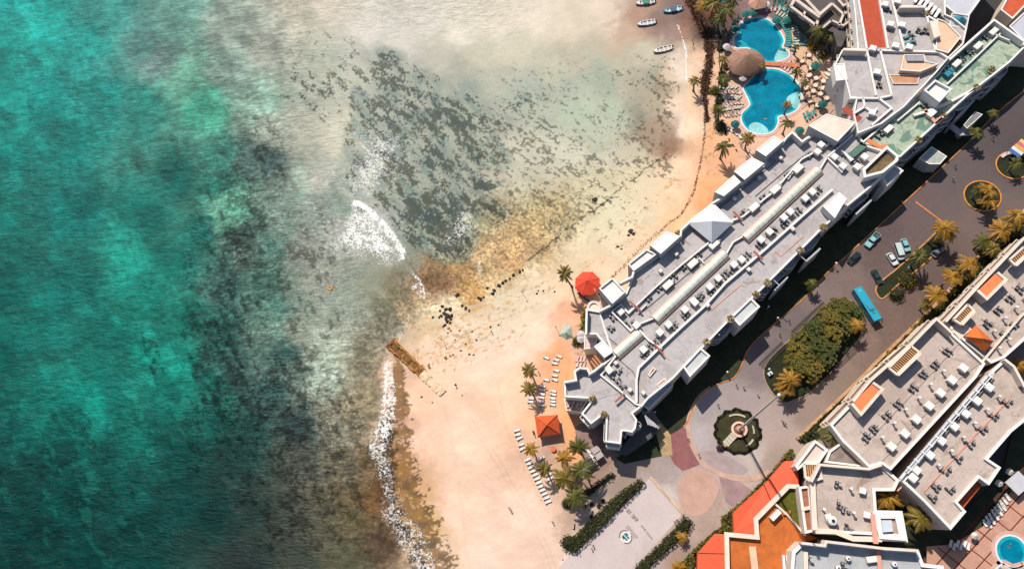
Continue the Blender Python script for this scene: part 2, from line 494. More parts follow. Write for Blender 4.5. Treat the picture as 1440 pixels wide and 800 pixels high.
REEF = [(937,217),(920,228),(905,240),(890,254),(868,268),(845,289),(822,304),(800,320),(782,335),(762,352),(742,366)]
SHORE = [(975,-60),(962,0),(955,40),(966,70),(966,120),(962,180),(950,230),(925,285),(880,335),(830,365),(790,378),(752,392),(712,414),(668,428),(630,440),(598,446),(572,462),(560,482),(552,500),(553,530),(560,570),(564,630),(576,680),(596,730),(612,765),(628,800),(650,860)]
FRONT = smooth_line([(498,282),(515,290),(532,305),(548,323),(560,340),(568,354),(567,364)], 6)
WAVE = FRONT + [(555,370),(535,373),(512,362),(490,356),(468,352),(462,343),(474,328),(484,312),(490,296)]
SPRAY = [(500,180),(540,176),(566,190),(582,210),(576,222),(560,240),(545,262),(528,285),(505,280),(478,272),(482,255),(492,232),(505,210)]
SURF = [(549,490),(548,515),(548,545),(545,570),(543,592),(533,615),(532,632),(541,655),(545,680),(549,702),(560,728),(575,752),(588,775),(600,800),(612,830)]
SURFW = [(490, 6), (515, 9), (560, 11), (620, 17), (650, 12), (690, 12), (740, 20), (830, 24)]

def edge_mask(uv, pg, feather):
    d = line_dist(uv, list(pg) + [pg[0]])
    return np.clip(0.5 + np.where(inside(uv, pg), d, -d) / feather, 0, 1)

def uni(n):
    """noise spread evenly over 0..1, so that a threshold is a share of the area"""
    srt = np.sort(n[:: max(1, len(n) // 20000)])
    return np.interp(n, srt, np.linspace(0, 1, len(srt)))

def aniso(uv, deg, a, b, seed, octv=5):
    ca, sa = math.cos(math.radians(deg)), math.sin(math.radians(deg))
    return uni(fbm((uv[:, 0] * ca + uv[:, 1] * sa) / a, (-uv[:, 0] * sa + uv[:, 1] * ca) / b, seed, octv))

def ss(x, a, b):
    t = np.clip((x - a) / (b - a), 0, 1)
    return t * t * (3 - 2 * t)

def cover(n, cov, soft=0.08):
    return ss(n, 1 - cov - soft / 2, 1 - cov + soft / 2) * ss(cov, 0.01, 0.08)

L = lambda r, g, b: np.array(lin((r, g, b))) / GAIN
def bottom(uv, c):
    """what lies on the bottom: turf, seagrass, rock and pale sand, and the streaks the swell draws"""
    u, v = uv[:, 0], uv[:, 1]
    c = c.copy()
    deep = ss(u, 520, 330) * ss(u + v * 0.25, 640, 420)
    n1 = aniso(uv, 50, 30, 21, 21); n2 = aniso(uv, -14, 13, 4.2, 22); n3 = aniso(uv, 40, 6, 4, 23, 4); n4 = aniso(uv, -10, 5.5, 2.0, 24, 3)
    amp = 0.10 + 0.50 * deep
    bay = (ss(u, 430, 560) * ss(v + 0.25 * (u - 700), 300, 250))[:, None]
    lum = c @ np.array([.25, .6, .15])
    c = c * (1 - 0.38 * bay) + lum[:, None] * np.array([1.02, 1.0, 0.93]) * 0.38 * bay
    k = np.exp(amp * ((n1 - 0.5) * 0.85 + (n2 - 0.5) * 0.62 + (n3 - 0.5) * 0.35 + (n4 - 0.5) * 0.40))
    c *= (k / (1 + 0.16 * deep + 0.22 * deep * ss(v, 480, 720)))[:, None]
    # pale sand windows in the deep part
    sp = cover(aniso(uv, 60, 30, 17, 31, 5), blobs(uv, [(180,370,26,80,-22,.55),(255,545,90,60,0,.42),(195,600,80,60,0,.2),(120,560,120,60,0,.22),(90,690,130,110,0,.13),(265,110,45,40,0,.35),(305,290,26,40,-35,.6),(60,100,120,120,0,.16),(430,270,14,40,-20,.45),(320,565,14,10,0,.8),(395,450,12,60,0,.35),(280,180,40,60,0,.25),(230,440,60,60,0,.25)]), 0.14)
    c = c * (1 - sp[:, None] * 0.42) + (c * 1.2 + L(16, 92, 78)) * sp[:, None] * 0.42
    # dark seagrass and reef of the middle band
    w1 = 0.62 * aniso(uv, 58, 15, 8, 41) + 0.38 * aniso(uv, 20, 4.0, 3.0, 42, 4)
    w1 = uni(w1)
    band = blobs(uv, [(375,212,22,46,-20,.38),(330,240,50,40,0,.16),(335,320,55,70,0,.46),(320,400,50,90,0,.5),(310,490,50,70,0,.56),(350,560,80,60,0,.5),(420,590,48,48,20,.72),(400,540,36,36,0,.6),(432,500,13,40,30,.75),(340,640,70,50,0,.45),(215,500,9,35,-15,.75),(455,470,12,40,40,.4),(420,430,40,50,0,.35),(470,640,40,120,0,.35),(400,720,70,80,0,.38),(440,350,50,60,0,.28),(250,230,70,50,0,.12),(150,650,150,70,0,.14)])
    m = cover(w1, band * 0.8, 0.34)
    c *= (1 - 0.58 * m)[:, None]
    # fine dark turf over the band, salted with pale rubble
    turf = np.maximum(blobs(uv, [(345,380,80,230,0,.9),(430,600,80,160,0,.9),(450,340,70,100,0,.55),(520,480,70,60,0,.7),(380,560,90,80,0,1)]), 0)
    f1 = aniso(uv, 30, 2.6, 1.9, 51, 3); f2 = aniso(uv, -20, 7, 3.2, 52, 4)
    c *= np.exp(turf * ((f1 - 0.5) * 0.95 + (f2 - 0.5) * 0.7))[:, None]
    # seagrass of the bay: ragged beds that run down to the right, thinning to single tufts
    beds = blobs(uv, [(545,95,26,26,30,.5),(560,125,48,32,30,.66),(600,165,62,32,40,.74),(650,180,52,28,40,.74),(575,200,60,36,50,.62),(537,165,22,45,-20,.62),(620,235,62,34,40,.6),(680,212,42,20,30,.62),(600,300,46,42,50,.86),(630,330,36,32,40,.95),(560,250,40,44,60,.6),(645,290,30,30,0,.66),(515,140,22,50,0,.5),(500,240,20,60,0,.4),(675,262,24,7,-8,1.2),(690,290,24,9,30,.9),(455,110,60,60,0,.22),(700,170,50,16,-12,.22),(740,140,70,14,-12,.15),(640,140,60,20,30,.35)])
    b1 = uni(0.40 * aniso(uv, 48, 17, 7.5, 61) + 0.25 * aniso(uv, 45, 6.5, 3.6, 64, 3) + 0.35 * aniso(uv, 40, 2.4, 1.7, 62, 3))
    lt = ss(beds, 0.02, 0.30)[:, None] * 0.72
    pale = aniso(uv, 50, 20, 9, 67, 4)[:, None]
    c = c * (1 - lt) + (L(122, 140, 130) * (1 - pale) + L(176, 178, 156) * pale) * lt
    m = cover(b1, np.clip(beds * 0.88, 0, .86), 0.24)
    gcol = L(38, 55, 58)
    hue = aniso(uv, 30, 22, 14, 66, 3)[:, None]
    gcol = gcol * (1 - hue) + L(62, 66, 46) * hue
    c = c * (1 - 0.84 * m[:, None]) + gcol * 0.84 * m[:, None]
    tufts = blobs(uv, [(745,205,75,46,30,.30),(800,232,85,42,0,.26),(850,190,55,45,0,.13),(700,240,60,44,30,.30),(760,270,80,40,-20,.26),(930,145,18,55,10,.38),(905,200,28,30,10,.26),(870,228,46,16,0,.3),(845,262,70,26,-25,.22),(900,110,40,30,0,.14),(800,300,60,30,-35,.25),(850,300,70,40,-30,.10),(900,290,40,30,0,.10),(950,250,16,40,0,.1),(770,110,120,40,0,.06),(930,240,20,14,0,.4),(825,150,120,40,0,.07)])
    t1 = uni(0.55 * aniso(uv, 35, 8, 3.6, 71, 4) + 0.45 * aniso(uv, 25, 2.9, 2.0, 72, 3))
    m = cover(t1, tufts * 1.05, 0.12)
    c = c * (1 - 0.70 * m[:, None]) + (L(58, 66, 58) * (1 - hue) + L(84, 74, 46) * hue) * 0.70 * m[:, None]
    # the stone line that crosses the flat
    d = line_dist(uv + np.stack([(fbm(u / 6, v / 6, 5) - .5) * 7, (fbm(u / 6, v / 6, 15) - .5) * 7], 1), REEF)
    m = np.clip(1.3 - d / 1.1, 0, 1) * ss(fbm(u / 7, v / 7, 88), 0.3, 0.42)
    m = np.maximum(m, np.clip(1 - d / 9, 0, 1) * cover(t1, 0.22 + 0 * u, 0.07))
    c = c * (1 - 0.85 * m[:, None]) + L(64, 58, 46) * 0.85 * m[:, None]
    # brown reef flat: coarse mottling of weed and bare rock
    fl = blobs(uv, [(700,340,105,62,-20,1),(640,390,85,52,-20,1),(760,320,75,32,-30,.9),(600,410,50,40,0,1),(560,440,50,40,0,.7),(790,290,50,24,-35,.6)])
    c = c * (1 + fl[:, None] * (np.array([0.93, 0.90, 0.80]) - 1))
    g1 = aniso(uv, 30, 3.0, 2.0, 81, 3); g2 = aniso(uv, 50, 12, 7, 82, 4); g3 = aniso(uv, 0, 28, 18, 83, 3)
    c *= np.exp(fl * ((g1 - 0.52) * 1.15 + (g2 - 0.5) * 0.75 + (g3 - 0.5) * 0.5))[:, None]
    m = cover(uni(0.5 * g2 + 0.5 * g1), fl * 0.10, 0.05)
    c = c * (1 - 0.75 * m[:, None]) + L(60, 44, 40) * 0.75 * m[:, None]
    return shore_rock(uv, c)

def shore_rock(uv, c):
    """weedy rock between the surf and the dry sand, and the yellow weed strewn above it"""
    u, v = uv[:, 0], uv[:, 1]
    rk = blobs(uv, [(500,650,62,170,0,.9),(520,740,60,90,0,.9)])
    g1 = aniso(uv, 10, 3.2, 2.2, 101, 4); g2 = aniso(uv, 0, 11, 8, 102, 4)
    c = c * np.exp(rk * ((g1 - 0.5) * 0.8 + (g2 - 0.5) * 0.8))[:, None]
    sd = line_dist(uv, smooth_line([(558,505),(560,540),(560,580),(556,615),(556,645),(568,680),(574,705),(590,740),(608,775),(622,810)], 4))
    wd = np.interp(v, [500, 540, 600, 650, 700, 760, 800], [6, 10, 17, 21, 26, 24, 20])
    edge = np.clip(1.5 - sd / wd, 0, 1)
    m = cover(uni(0.55 * g2 + 0.45 * g1), edge * 0.86, 0.12)
    tint = aniso(uv, 0, 14, 9, 103, 3)[:, None]
    col = L(72, 58, 38) * (1 - tint) + L(146, 106, 54) * tint
    c = c * (1 - 0.86 * m[:, None]) + col * 0.86 * m[:, None]
    m2 = cover(uni(0.6 * g2 + 0.4 * g1), np.clip(1.4 - line_dist(uv, smooth_line([(545,600),(547,650),(545,690),(556,725),(575,760),(590,800)], 4)) / 11, 0, 1) * 0.8, 0.14)
    return c * (1 - 0.8 * m2[:, None]) + L(52, 42, 34) * 0.8 * m2[:, None]

def sand_detail(uv, c):
    u, v = uv[:, 0], uv[:, 1]
    c = shore_rock(uv, c)
    g1 = aniso(uv, 20, 2.8, 2.0, 111, 3); g2 = aniso(uv, -25, 14, 5, 112, 4); g3 = aniso(uv, 30, 40, 16, 113, 4)
    c = c * np.exp((g1 - 0.5) * 0.09 + (g2 - 0.5) * 0.07 + (g3 - 0.5) * 0.10)[:, None]
    # damp, weed-stained flats above the heap of rocks and along the hotel beach
    st = blobs(uv, [(640,470,60,40,-10,.30),(690,470,50,24,-15,.26),(700,440,60,20,-20,.16),(620,500,36,24,0,.2),(655,435,40,12,-15,.3),(745,410,50,20,-20,.12),(850,345,60,28,-30,.13),(925,270,36,16,-35,.26),(820,440,14,40,0,.22),(815,470,12,30,0,.2),(880,330,30,16,0,.2),(1000,180,12,60,0,.3)])
    n = uni(0.5 * aniso(uv, -15, 9, 4, 114, 4) + 0.5 * aniso(uv, 0, 2.6, 2.0, 115, 3))
    m = cover(n, st, 0.10)
    mix = aniso(uv, 0, 16, 10, 116, 3)[:, None]
    c = c * (1 - 0.6 * m[:, None]) + (L(150, 124, 92) * (1 - mix) + L(226, 160, 70) * mix) * 0.6 * m[:, None]
    # trodden specks
    n = uni(0.35 * aniso(uv, 0, 9, 9, 118, 3) + 0.65 * vnoise(u / 1.5, v / 1.5, 117))
    m = cover(n, 0.022 + 0 * u, 0.03)
    c = c * (1 - 0.3 * m[:, None])
    # wheel and foot tracks along the beach
    for ln, wd, a in (([(640,520),(690,505),(740,470),(790,430),(810,400)], 1.0, .08), ([(655,590),(690,640),(720,690),(760,760),(775,800)], 1.1, .10), ([(661,588),(696,637),(726,687),(766,757),(781,797)], 1.1, .10), ([(625,570),(640,640),(650,720),(660,800)], 1.4, .07), ([(700,540),(712,600),(740,660),(770,720)], 1.2, .09), ([(800,500),(798,560),(806,620)], 1.4, .1), ([(986,230),(960,300),(910,350)], 1.6, .07)):
        d = line_dist(uv + np.stack([(fbm(u / 9, v / 9, 5) - .5) * 5, (fbm(u / 9, v / 9, 15) - .5) * 5], 1), smooth_line(ln, 5))
        c = c * (1 - a * np.clip(1.5 - d / wd, 0, 1) * (0.5 + g1))[:, None]
    return c

def lace(uv, mask):
    """foam: closed where the water breaks, thinning to a net of bubbles and torn threads"""
    u, v = uv[:, 0], uv[:, 1]
    a = aniso(uv, 35, 3.4, 2.4, 121, 4); b = uni(-np.abs(fbm(u / 5.5, v / 5.5, 122, 3) - 0.5)); d = aniso(uv, 50, 12, 6, 123, 4)
    return np.clip(mask, 0, 1) * (0.45 + 0.75 * uni(0.35 * a + 0.40 * b + 0.25 * d))

def f_foam_sparkle(uv):
    u, v = uv[:, 0], uv[:, 1]
    r = edge_mask(uv, WAVE, 34) * 0.66
    d = line_dist(uv, FRONT)
    ins = inside(uv, WAVE)
    r = np.maximum(r, np.clip(1.5 - d / np.where(ins, 9.0, 2.0), 0, 1) * 0.95)
    r = np.maximum(r, edge_mask(uv, SPRAY, 46) * 0.50)
    r = np.maximum(r, np.clip(1.3 - line_dist(uv, [(495,182),(503,196),(512,208),(520,214)]) / 2.5, 0, 1) * .5)
    r = np.maximum(r, blobs(uv, [(588,406,9,17,-18,.62),(648,320,14,28,30,.5),(636,336,20,14,0,.42),(674,376,6,16,-8,.5),(562,470,26,14,-30,.40),(578,478,24,10,0,.36),(540,150,34,70,-35,.22),(500,110,70,80,-20,.2),(540,300,60,30,40,.22),(450,300,60,40,0,.1),(600,60,120,60,0,.12),(470,60,90,60,0,.14),(440,340,50,30,0,.2)]))  # the faint patches at the top paint sun sparkle, not broken water
    r = np.maximum(r, np.clip(1.4 - line_dist(uv, [(582,386),(590,394),(596,406),(597,418)]) / 2.2, 0, 1) * .8)
    wd = np.interp(v, [a for a, b in SURFW], [b for a, b in SURFW])
    s = line_dist(uv + np.stack([(fbm(u / 12, v / 12, 9) - .5) * 10, 0 * v], 1), smooth_line(SURF, 5))
    strong = np.interp(v, [496, 520, 600, 640, 680, 740, 800], [.28, .70, .72, .56, .42, .50, .50])
    r = np.maximum(r, np.clip(1.5 - s / wd, 0, 1) * strong)
    swash = line_dist(uv, [(953, 36), (959, 48), (963, 62), (966, 85), (966, 115)])
    return lace(uv, np.maximum(r, np.clip(1.4 - swash / 1.8, 0, 1) * 0.9))

def f_wave(uv):
    r = np.clip((560 - uv[:, 0]) / 160, 0, 1)
    r *= 1 - 0.9 * ss(uv[:, 0], 470, 560)
    r = np.maximum(r, ss(uv[:, 1], 80, 15) * ss(uv[:, 0], 800, 680))
    return np.clip(r, 0, 1)

def sea_material():
    m, n, b = new_mat("shallow_tropical_sea")
    t = NT(n); p = t.pos()
    base = t.attr("base").outputs["Color"]
    foam = t.attr("foam").outputs["Fac"]; wave = t.attr("wave").outputs["Fac"]
    a0 = ang(300, 300, 10, -2)
    ps = t.mapping(p, rot=(0, 0, -a0), scale=(0.4, 1, 1))
    g = t.noise(p, 2.2, 5, 0.7, 0.3); r1 = t.noise(ps, 0.8, 5, 0.7, 0.4)
    k = t.math('MAXIMUM', t.math('ADD', t.math('ADD', t.math('MULTIPLY', t.math('SUBTRACT', g, 0.5), 0.7), t.math('MULTIPLY', t.math('SUBTRACT', r1, 0.5), t.math('ADD', 0.15, t.math('MULTIPLY', wave, 0.8)))), 1.0), 0.3)
    comb = n.nodes.new("ShaderNodeCombineColor")
    for i in range(3): t.link(k, comb.inputs[i])
    c = t.mix(1.0, base, comb.outputs[0], 'MULTIPLY')
    fz = t.noise(p, 2.0, 6, 0.78)
    fv = t.node("ShaderNodeTexVoronoi", feature='DISTANCE_TO_EDGE'); fv.inputs["Scale"].default_value = 0.9
    wv = t.node("ShaderNodeTexNoise"); t.link(p, wv.inputs["Vector"]); wv.inputs["Scale"].default_value = 1.1; wv.inputs["Detail"].default_value = 4
    sv = t.node("ShaderNodeVectorMath", operation='MULTIPLY_ADD'); t.link(wv.outputs["Color"], sv.inputs[0]); sv.inputs[1].default_value = (1.6, 1.6, 0); t.link(p, sv.inputs[2]); t.link(sv.outputs[0], fv.inputs["Vector"])
    fn = t.math('ADD', t.math('MULTIPLY', t.math('SUBTRACT', fz, 0.5), 2.2), t.math('SUBTRACT', 0.72, t.math('MULTIPLY', fv.outputs[0], 1.1)))
    ff = t.math('MULTIPLY', t.smooth(fn, t.math('SUBTRACT', 0.90, foam), t.math('SUBTRACT', 1.42, foam)), t.smooth(foam, 0.04, 0.22))
    c = t.mix(t.math('MULTIPLY', ff, 0.86), c, (0.60, 0.585, 0.56, 1))
    t.link(c, b.inputs["Base Color"])
    b.inputs["IOR"].default_value = 1.33
    t.link(t.math('ADD', t.math('SUBTRACT', 0.5, t.math('MULTIPLY', wave, 0.40)), t.math('MULTIPLY', ff, 0.3)), b.inputs["Roughness"])
    b.inputs["Specular IOR Level"].default_value = 0.10
    h1 = t.noise(ps, 0.45, 3, 0.5, 0.3); h2 = t.noise(ps, 1.5, 5, 0.6, 0.4)
    hh = t.math('ADD', t.math('MULTIPLY', h1, 0.8), t.math('MULTIPLY', h2, 0.55))
    bn = t.node("ShaderNodeBump"); bn.inputs["Distance"].default_value = 0.95
    t.link(t.math('ADD', t.math('MULTIPLY', wave, 0.85), 0.06), bn.inputs["Strength"])
    t.link(hh, bn.inputs["Height"]); t.link(bn.outputs[0], b.inputs["Normal"])
    return m

def ground_material(name, rough=0.92, grain_k=0.35, bump=0.6, fine=2.2):
    m, n, b = new_mat(name)
    t = NT(n); p = t.pos()
    base = t.attr("base").outputs["Color"]; grain = t.attr("grain").outputs["Fac"]
    g = t.noise(p, fine, 6, 0.72, 0.2); g2 = t.noise(p, 0.22, 6, 0.65, 0.6); g3 = t.noise(p, 0.045, 4, 0.6, 0.5)
    s = t.math('MULTIPLY', t.math('SUBTRACT', g, 0.5), t.math('ADD', t.math('MULTIPLY', grain, 3.2), grain_k))
    s = t.math('ADD', s, t.math('MULTIPLY', t.math('SUBTRACT', g2, 0.5), t.math('ADD', t.math('MULTIPLY', grain, 1.6), grain_k * 0.7)))
    s = t.math('ADD', s, t.math('MULTIPLY', t.math('SUBTRACT', g3, 0.5), grain_k * 0.7))
    k = t.math('MAXIMUM', t.math('ADD', s, 1.0), 0.2)
    comb = n.nodes.new("ShaderNodeCombineColor")
    for i in range(3): t.link(k, comb.inputs[i])
    t.link(t.mix(1.0, base, comb.outputs[0], 'MULTIPLY'), b.inputs["Base Color"])
    b.inputs["Roughness"].default_value = rough
    b.inputs["Specular IOR Level"].default_value = 0.2
    bn = t.node("ShaderNodeBump"); bn.inputs["Distance"].default_value = 0.12; bn.inputs["Strength"].default_value = bump
    t.link(t.noise(p, 0.9, 6, 0.65), bn.inputs["Height"]); t.link(bn.outputs[0], b.inputs["Normal"])
    return m

SEA = [(-170, -140)] + SHORE[:1] + [(u + 4, v) for u, v in SHORE] + [(650, 960), (-170, 960)]
field_sheet("sea", SEA, 0.32, 0.0, {"foam": f_foam_sparkle, "wave": f_wave}, sea_material(), None, bottom)
SANDG = [(620,480,70,40,0,.12),(820,470,14,40,0,.4),(1010,200,22,60,10,.2)]
BEACH = SHORE + [(800, 860), (800, 800), (787, 795), (800, 770), (812, 720), (850, 668), (880, 640), (960, 560), (1100, 300), (1100, 190), (1075, 205), (1040, 220), (1020, 190), (1008, 150), (1012, 90), (1010, 40), (1015, -60)]
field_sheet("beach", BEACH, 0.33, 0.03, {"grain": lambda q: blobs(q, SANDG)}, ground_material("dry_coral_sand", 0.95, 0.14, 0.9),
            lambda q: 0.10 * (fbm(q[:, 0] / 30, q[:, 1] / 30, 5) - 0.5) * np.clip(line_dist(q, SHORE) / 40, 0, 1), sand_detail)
PAVE = [(787, 795), (800, 770), (812, 720), (850, 668), (880, 640), (960, 560), (1100, 300), (1250, 200), (1560, -60), (1560, 420), (1250, 740), (1080, 880), (800, 880)]
PGR = [(1200,395,90,40,0,.12),(1230,470,70,40,-40,.2),(1010,690,60,40,0,.16),(1250,360,60,40,0,.15),(830,740,40,40,0,.3)]
field_sheet("road", PAVE, 1.0, 0.05, {"grain": lambda q: blobs(q, PGR)}, ground_material("worn_vignetted_paving", 0.85, 0.40, 0.25, 1.2), None, lambda q, c: (c * 0.68 + (c @ np.array([.3, .5, .2]))[:, None] * np.array([1.12, 1.0, .88]) * 0.32) * 1.12)  # base tones paint in the vignette, darker towards the upper right
DECK = [(1008, -50), (1180, -50), (1260, 30), (1260, 130), (1180, 230), (1075, 215), (1040, 222), (1025, 195), (1012, 165), (1010, 130), (1015, 100), (1012, 60), (1020, 30)]
field_sheet("pool_deck", DECK, 1.0, 0.06, {"grain": lambda q: 0.25 + 0 * q[:, 0]}, ground_material("terracotta_deck_tiles", 0.8, 0.5, 0.3, 1.6))  # base tones hold painted palm shade left of the upper pool
big = MB(); big.sheet([(-3000, -3000), (3000, -3000), (3000, 3000), (-3000, 3000)], -0.9)
struct("ground", big, M((70, 66, 62), var=0.1, scale=0.02))
far = MB(); far.sheet([(-2900, -2500), P2(560, 1100), P2(560, 480), P2(960, -60), (P2(960, -60)[0], 2500), (-2900, 2500)], -0.5)
struct("far_sea", far, M((8, 110, 102), rough=0.25, var=0.1, scale=0.02, spec=0.5))
# ---------------------------------------------------------------- building kit
WHITE = M((250, 244, 236), 0.7, 0.05, 0.35, stain=0.18)
WARMW = M((246, 226, 206), 0.75, 0.06, 0.4, stain=0.22)
def roof_mat(name, rgb, a):
    """bitumen sheets: seams along the roof, patched, with puddle rings and rust"""
    m, n, b = new_mat(name); t = NT(n); p = t.pos(); c = alb(rgb)
    q = t.mapping(p, rot=(0, 0, -a))
    br = t.node("ShaderNodeTexBrick"); t.link(q, br.inputs["Vector"])
    br.inputs["Scale"].default_value = 1.0; br.inputs["Brick Width"].default_value = 9.0; br.inputs["Row Height"].default_value = 1.9; br.inputs["Mortar Size"].default_value = 0.07; br.inputs["Mortar Smooth"].default_value = 0.6
    br.inputs["Color1"].default_value = tuple(x * 0.93 for x in c[:3]) + (1,); br.inputs["Color2"].default_value = tuple(x * 1.07 for x in c[:3]) + (1,); br.inputs["Mortar"].default_value = tuple(x * 0.80 for x in c[:3]) + (1,)
    f = t.noise(p, 0.9, 6, 0.7)
    o = t.mix(0.35, br.outputs[0], t.mix(t.smooth(f, 0.3, 0.7), tuple(x * 0.78 for x in c[:3]) + (1,), tuple(min(.85, x * 1.2) for x in c[:3]) + (1,)))
    s1 = t.noise(p, 0.11, 8, 0.66, 0.5)
    o = t.mix(t.math('MULTIPLY', t.smooth(s1, 0.53, 0.58), 0.38), o, tuple(x * y for x, y in zip(c[:3], (0.62, 0.58, 0.52))) + (1,))
    s2 = t.noise(p, 0.19, 7, 0.7, 1.0)
    o = t.mix(t.math('MULTIPLY', t.smooth(s2, 0.58, 0.65), 0.6), o, tuple(x * y for x, y in zip(c[:3], (0.50, 0.42, 0.33))) + (1,))
    s3 = t.math('ABSOLUTE', t.math('SUBTRACT', t.noise(p, 0.16, 4, 0.5), 0.5))
    o = t.mix(t.math('MULTIPLY', t.smooth(s3, 0.012, 0.004), 0.28), o, tuple(x * 0.5 for x in c[:3]) + (1,))
    t.link(o, b.inputs["Base Color"]); b.inputs["Roughness"].default_value = 0.85; b.inputs["Specular IOR Level"].default_value = 0.25
    return m
ROOF = roof_mat("grey_roof_sheets", (196, 188, 185), ang(1000, 400, 10, -9))
ROOFP = roof_mat("pink_grey_roof_sheets", (206, 187, 174), ang(1300, 560, 10, -11))
ROOFG = M((190, 190, 190), 0.85, 0.08, 0.22, stain=0.4)
def algae_shade_mat():
    m, n, b = new_mat("algae_and_shade_screed"); t = NT(n); p = t.pos()
    a_ = t.noise(p, 0.22, 6, 0.6, 0.5); f_ = t.noise(p, 1.3, 5, 0.65)
    c = t.mix(t.smooth(f_, 0.3, 0.7), alb((150, 168, 140)), alb((190, 200, 176)))
    c = t.mix(t.math('MULTIPLY', t.smooth(a_, 0.52, 0.57), 0.85), c, alb((84, 128, 106)))  # dark teal patches: algae, with wall and tower shadow painted in
    c = t.mix(t.math('MULTIPLY', t.smooth(t.noise(p, 0.5, 7, 0.7), 0.57, 0.62), 0.7), c, alb((120, 124, 96)))
    t.link(c, b.inputs["Base Color"]); b.inputs["Roughness"].default_value = 0.7
    return m
ALGAE_SHADE = algae_shade_mat()
TERRA = M((196, 80, 48), 0.8, 0.08, 0.6, stain=0.25)
ORANGE = M((240, 96, 58), 0.75, 0.06, 0.7, stain=0.2)
ORANGE2 = M((250, 138, 84), 0.75, 0.06, 0.7, stain=0.2)
BROWNT = M((206, 110, 44), 0.8, 0.12, 0.5, stain=0.4)
PEACH = M((246, 198, 164), 0.8, 0.06, 0.4, stain=0.25)
CREAM = M((226, 208, 192), 0.75, 0.07, 0.5, stain=0.3)
GREYW = M((190, 188, 190), 0.8, 0.08, 0.4, stain=0.3)
GLASS = glass_dark()
SKYL = M((222, 222, 204), 0.35, 0.1, 0.5, stain=0.35, spec=0.5)
REDPIPE = M((178, 96, 82), 0.7, 0.1, 1.0)
PINKP = M((240, 168, 146), 0.7, 0.1, 1.0)
BLACK = M((26, 27, 28), 0.6, 0.2, 1.0)
DARKM = M((62, 62, 66), 0.5, 0.2, 1.5)
STEEL = M((176, 178, 182), 0.4, 0.1, 1.0, metal=0.3)
TEAL = M((30, 150, 150), 0.5, 0.1, 1.0)

POLYS = {}
def in_poly(p, w): return bool(inside(np.array([[p.x, p.y]]), w)[0])

def cen(pg, z=0):
    w = poly(pg, z)
    return (sum(p[0] for p in w) / len(w), sum(p[1] for p in w) / len(w), 0.0)

def site(name, label, cat, pg, z, group=None):
    return thing(name, label, cat, cen(pg, z), group, site=True)

def block(root, pg, h, wall=WHITE, roof=ROOF, par=0.9, pw=0.45, z0=0.0, world=False, top=WHITE, names=("wall", "roof", "parapet")):
    w = ccw(pg if world else poly(pg, h + par))
    POLYS.setdefault(root.name, []).append(w)
    MB().prism(w, z0, h).build(names[0], wall, root)
    inn = offset(w, pw)
    MB().sheet(inn, h + 0.03).build(names[1], roof, root)
    if par > 0: MB().ring(w, inn, h, h + par).build(names[2], top, root)
    return w

def low_wall(root, pts, z, hgt=1.0, wd=0.4, mat=WHITE, name="roof_wall"):
    return MB().path([P2(u, v, z + hgt) for u, v in pts], wd, z + 0.02, z + hgt).build(name, mat, root)

def arc_pts(c, r, a0, a1, n):
    return [(c[0] + r * math.cos(a0 + (a1 - a0) * i / n), c[1] + r * math.sin(a0 + (a1 - a0) * i / n)) for i in range(n + 1)]

def facade(root, pts, h, floors, bay=5.2, side=1, depth=1.5, curved=True, balcony=GREYW, zb=0.0, skip=()):
    """windows and balconies along a wall line: side=+1 when outside lies left of the line's run"""
    w = [Vector(P2(u, v, h)) for u, v in pts]
    fh = (h - zb) / floors; k = 0
    for a, b in zip(w[:-1], w[1:]):
        L = (b - a).length; e = (b - a) / L; nrm = Vector((-e.y, e.x)) * side
        m = (a + b) / 2 + nrm * 0.6
        if any(in_poly(m, q) for q in POLYS.get(root.name, [])): nrm = -nrm
        n = max(1, int(L / bay)); rz = math.atan2(e.y, e.x)
        for i in range(n):
            c = a + e * (L * (i + 0.5) / n); k += 1
            if k in skip: continue
            for f in range(floors):
                z = zb + f * fh
                q = c + nrm * 0.02
                MB().box((q.x, q.y, z + fh * 0.47), (L / n * 0.56, 0.10, fh * 0.66), rz).build("window", GLASS, root)
                if f == 0 and zb == 0: continue
                hw = L / n * 0.42
                if curved and (k % 3):
                    ring = [Vector((hw * math.cos(t), depth * math.sin(t))) for t in [PI * j / 9 for j in range(10)]]
                else:
                    ring = [Vector((hw, 0)), Vector((hw, depth * 0.8)), Vector((-hw, depth * 0.8)), Vector((-hw, 0))]
                wp = [c + e * r.x + nrm * (r.y + 0.08) for r in ring]
                mb = MB(); mb.prism([(p.x, p.y) for p in wp], z - 0.12, z + 0.06)
                mb.path([(p.x, p.y) for p in wp], 0.14, z + 0.06, z + 1.05)
                mb.build("balcony", balcony, root)

# ================================================================ the long beach hotel
HZ = 10.8
HM = [(793,537),(810,534),(808,522),(815,517),(826,518),(829,525),(836,521),(862,499),(850,484),(838,470),(824,470),(825,434),(843,437),(861,428),(880,411),(889,389),(891,382),(924,359),(929,357),(957,332),(958,323),(969,313),(1001,286),
      (1018,276),(1043,256),(1048,253),(1075,231),(1077,220),(1102,199),(1105,194),(1114,186),(1128,199),(1148,186),(1163,197),(1178,201),(1203,181),(1214,199),(1240,206),(1262,222),(1244,246),(1240,250),(1221,266),(1194,288),(1157,321),(1125,353),(1079,399),(1063,415),(1027,449),(993,484),
      (972,505),(947,532),(912,560),(903,571),(890,581),(896,590),(894,602),(889,608),(880,606),(875,606),(873,624),(851,621),(852,585),(847,584),(831,596),(817,581),(833,561),(827,560),(794,558)]
hotel = site("beach_hotel", "long white beach hotel with grey flat roofs and barrel skylights above the sand", "hotel", HM, HZ)
hw = block(hotel, HM, HZ, WHITE, ROOF, 0.8, 0.5)
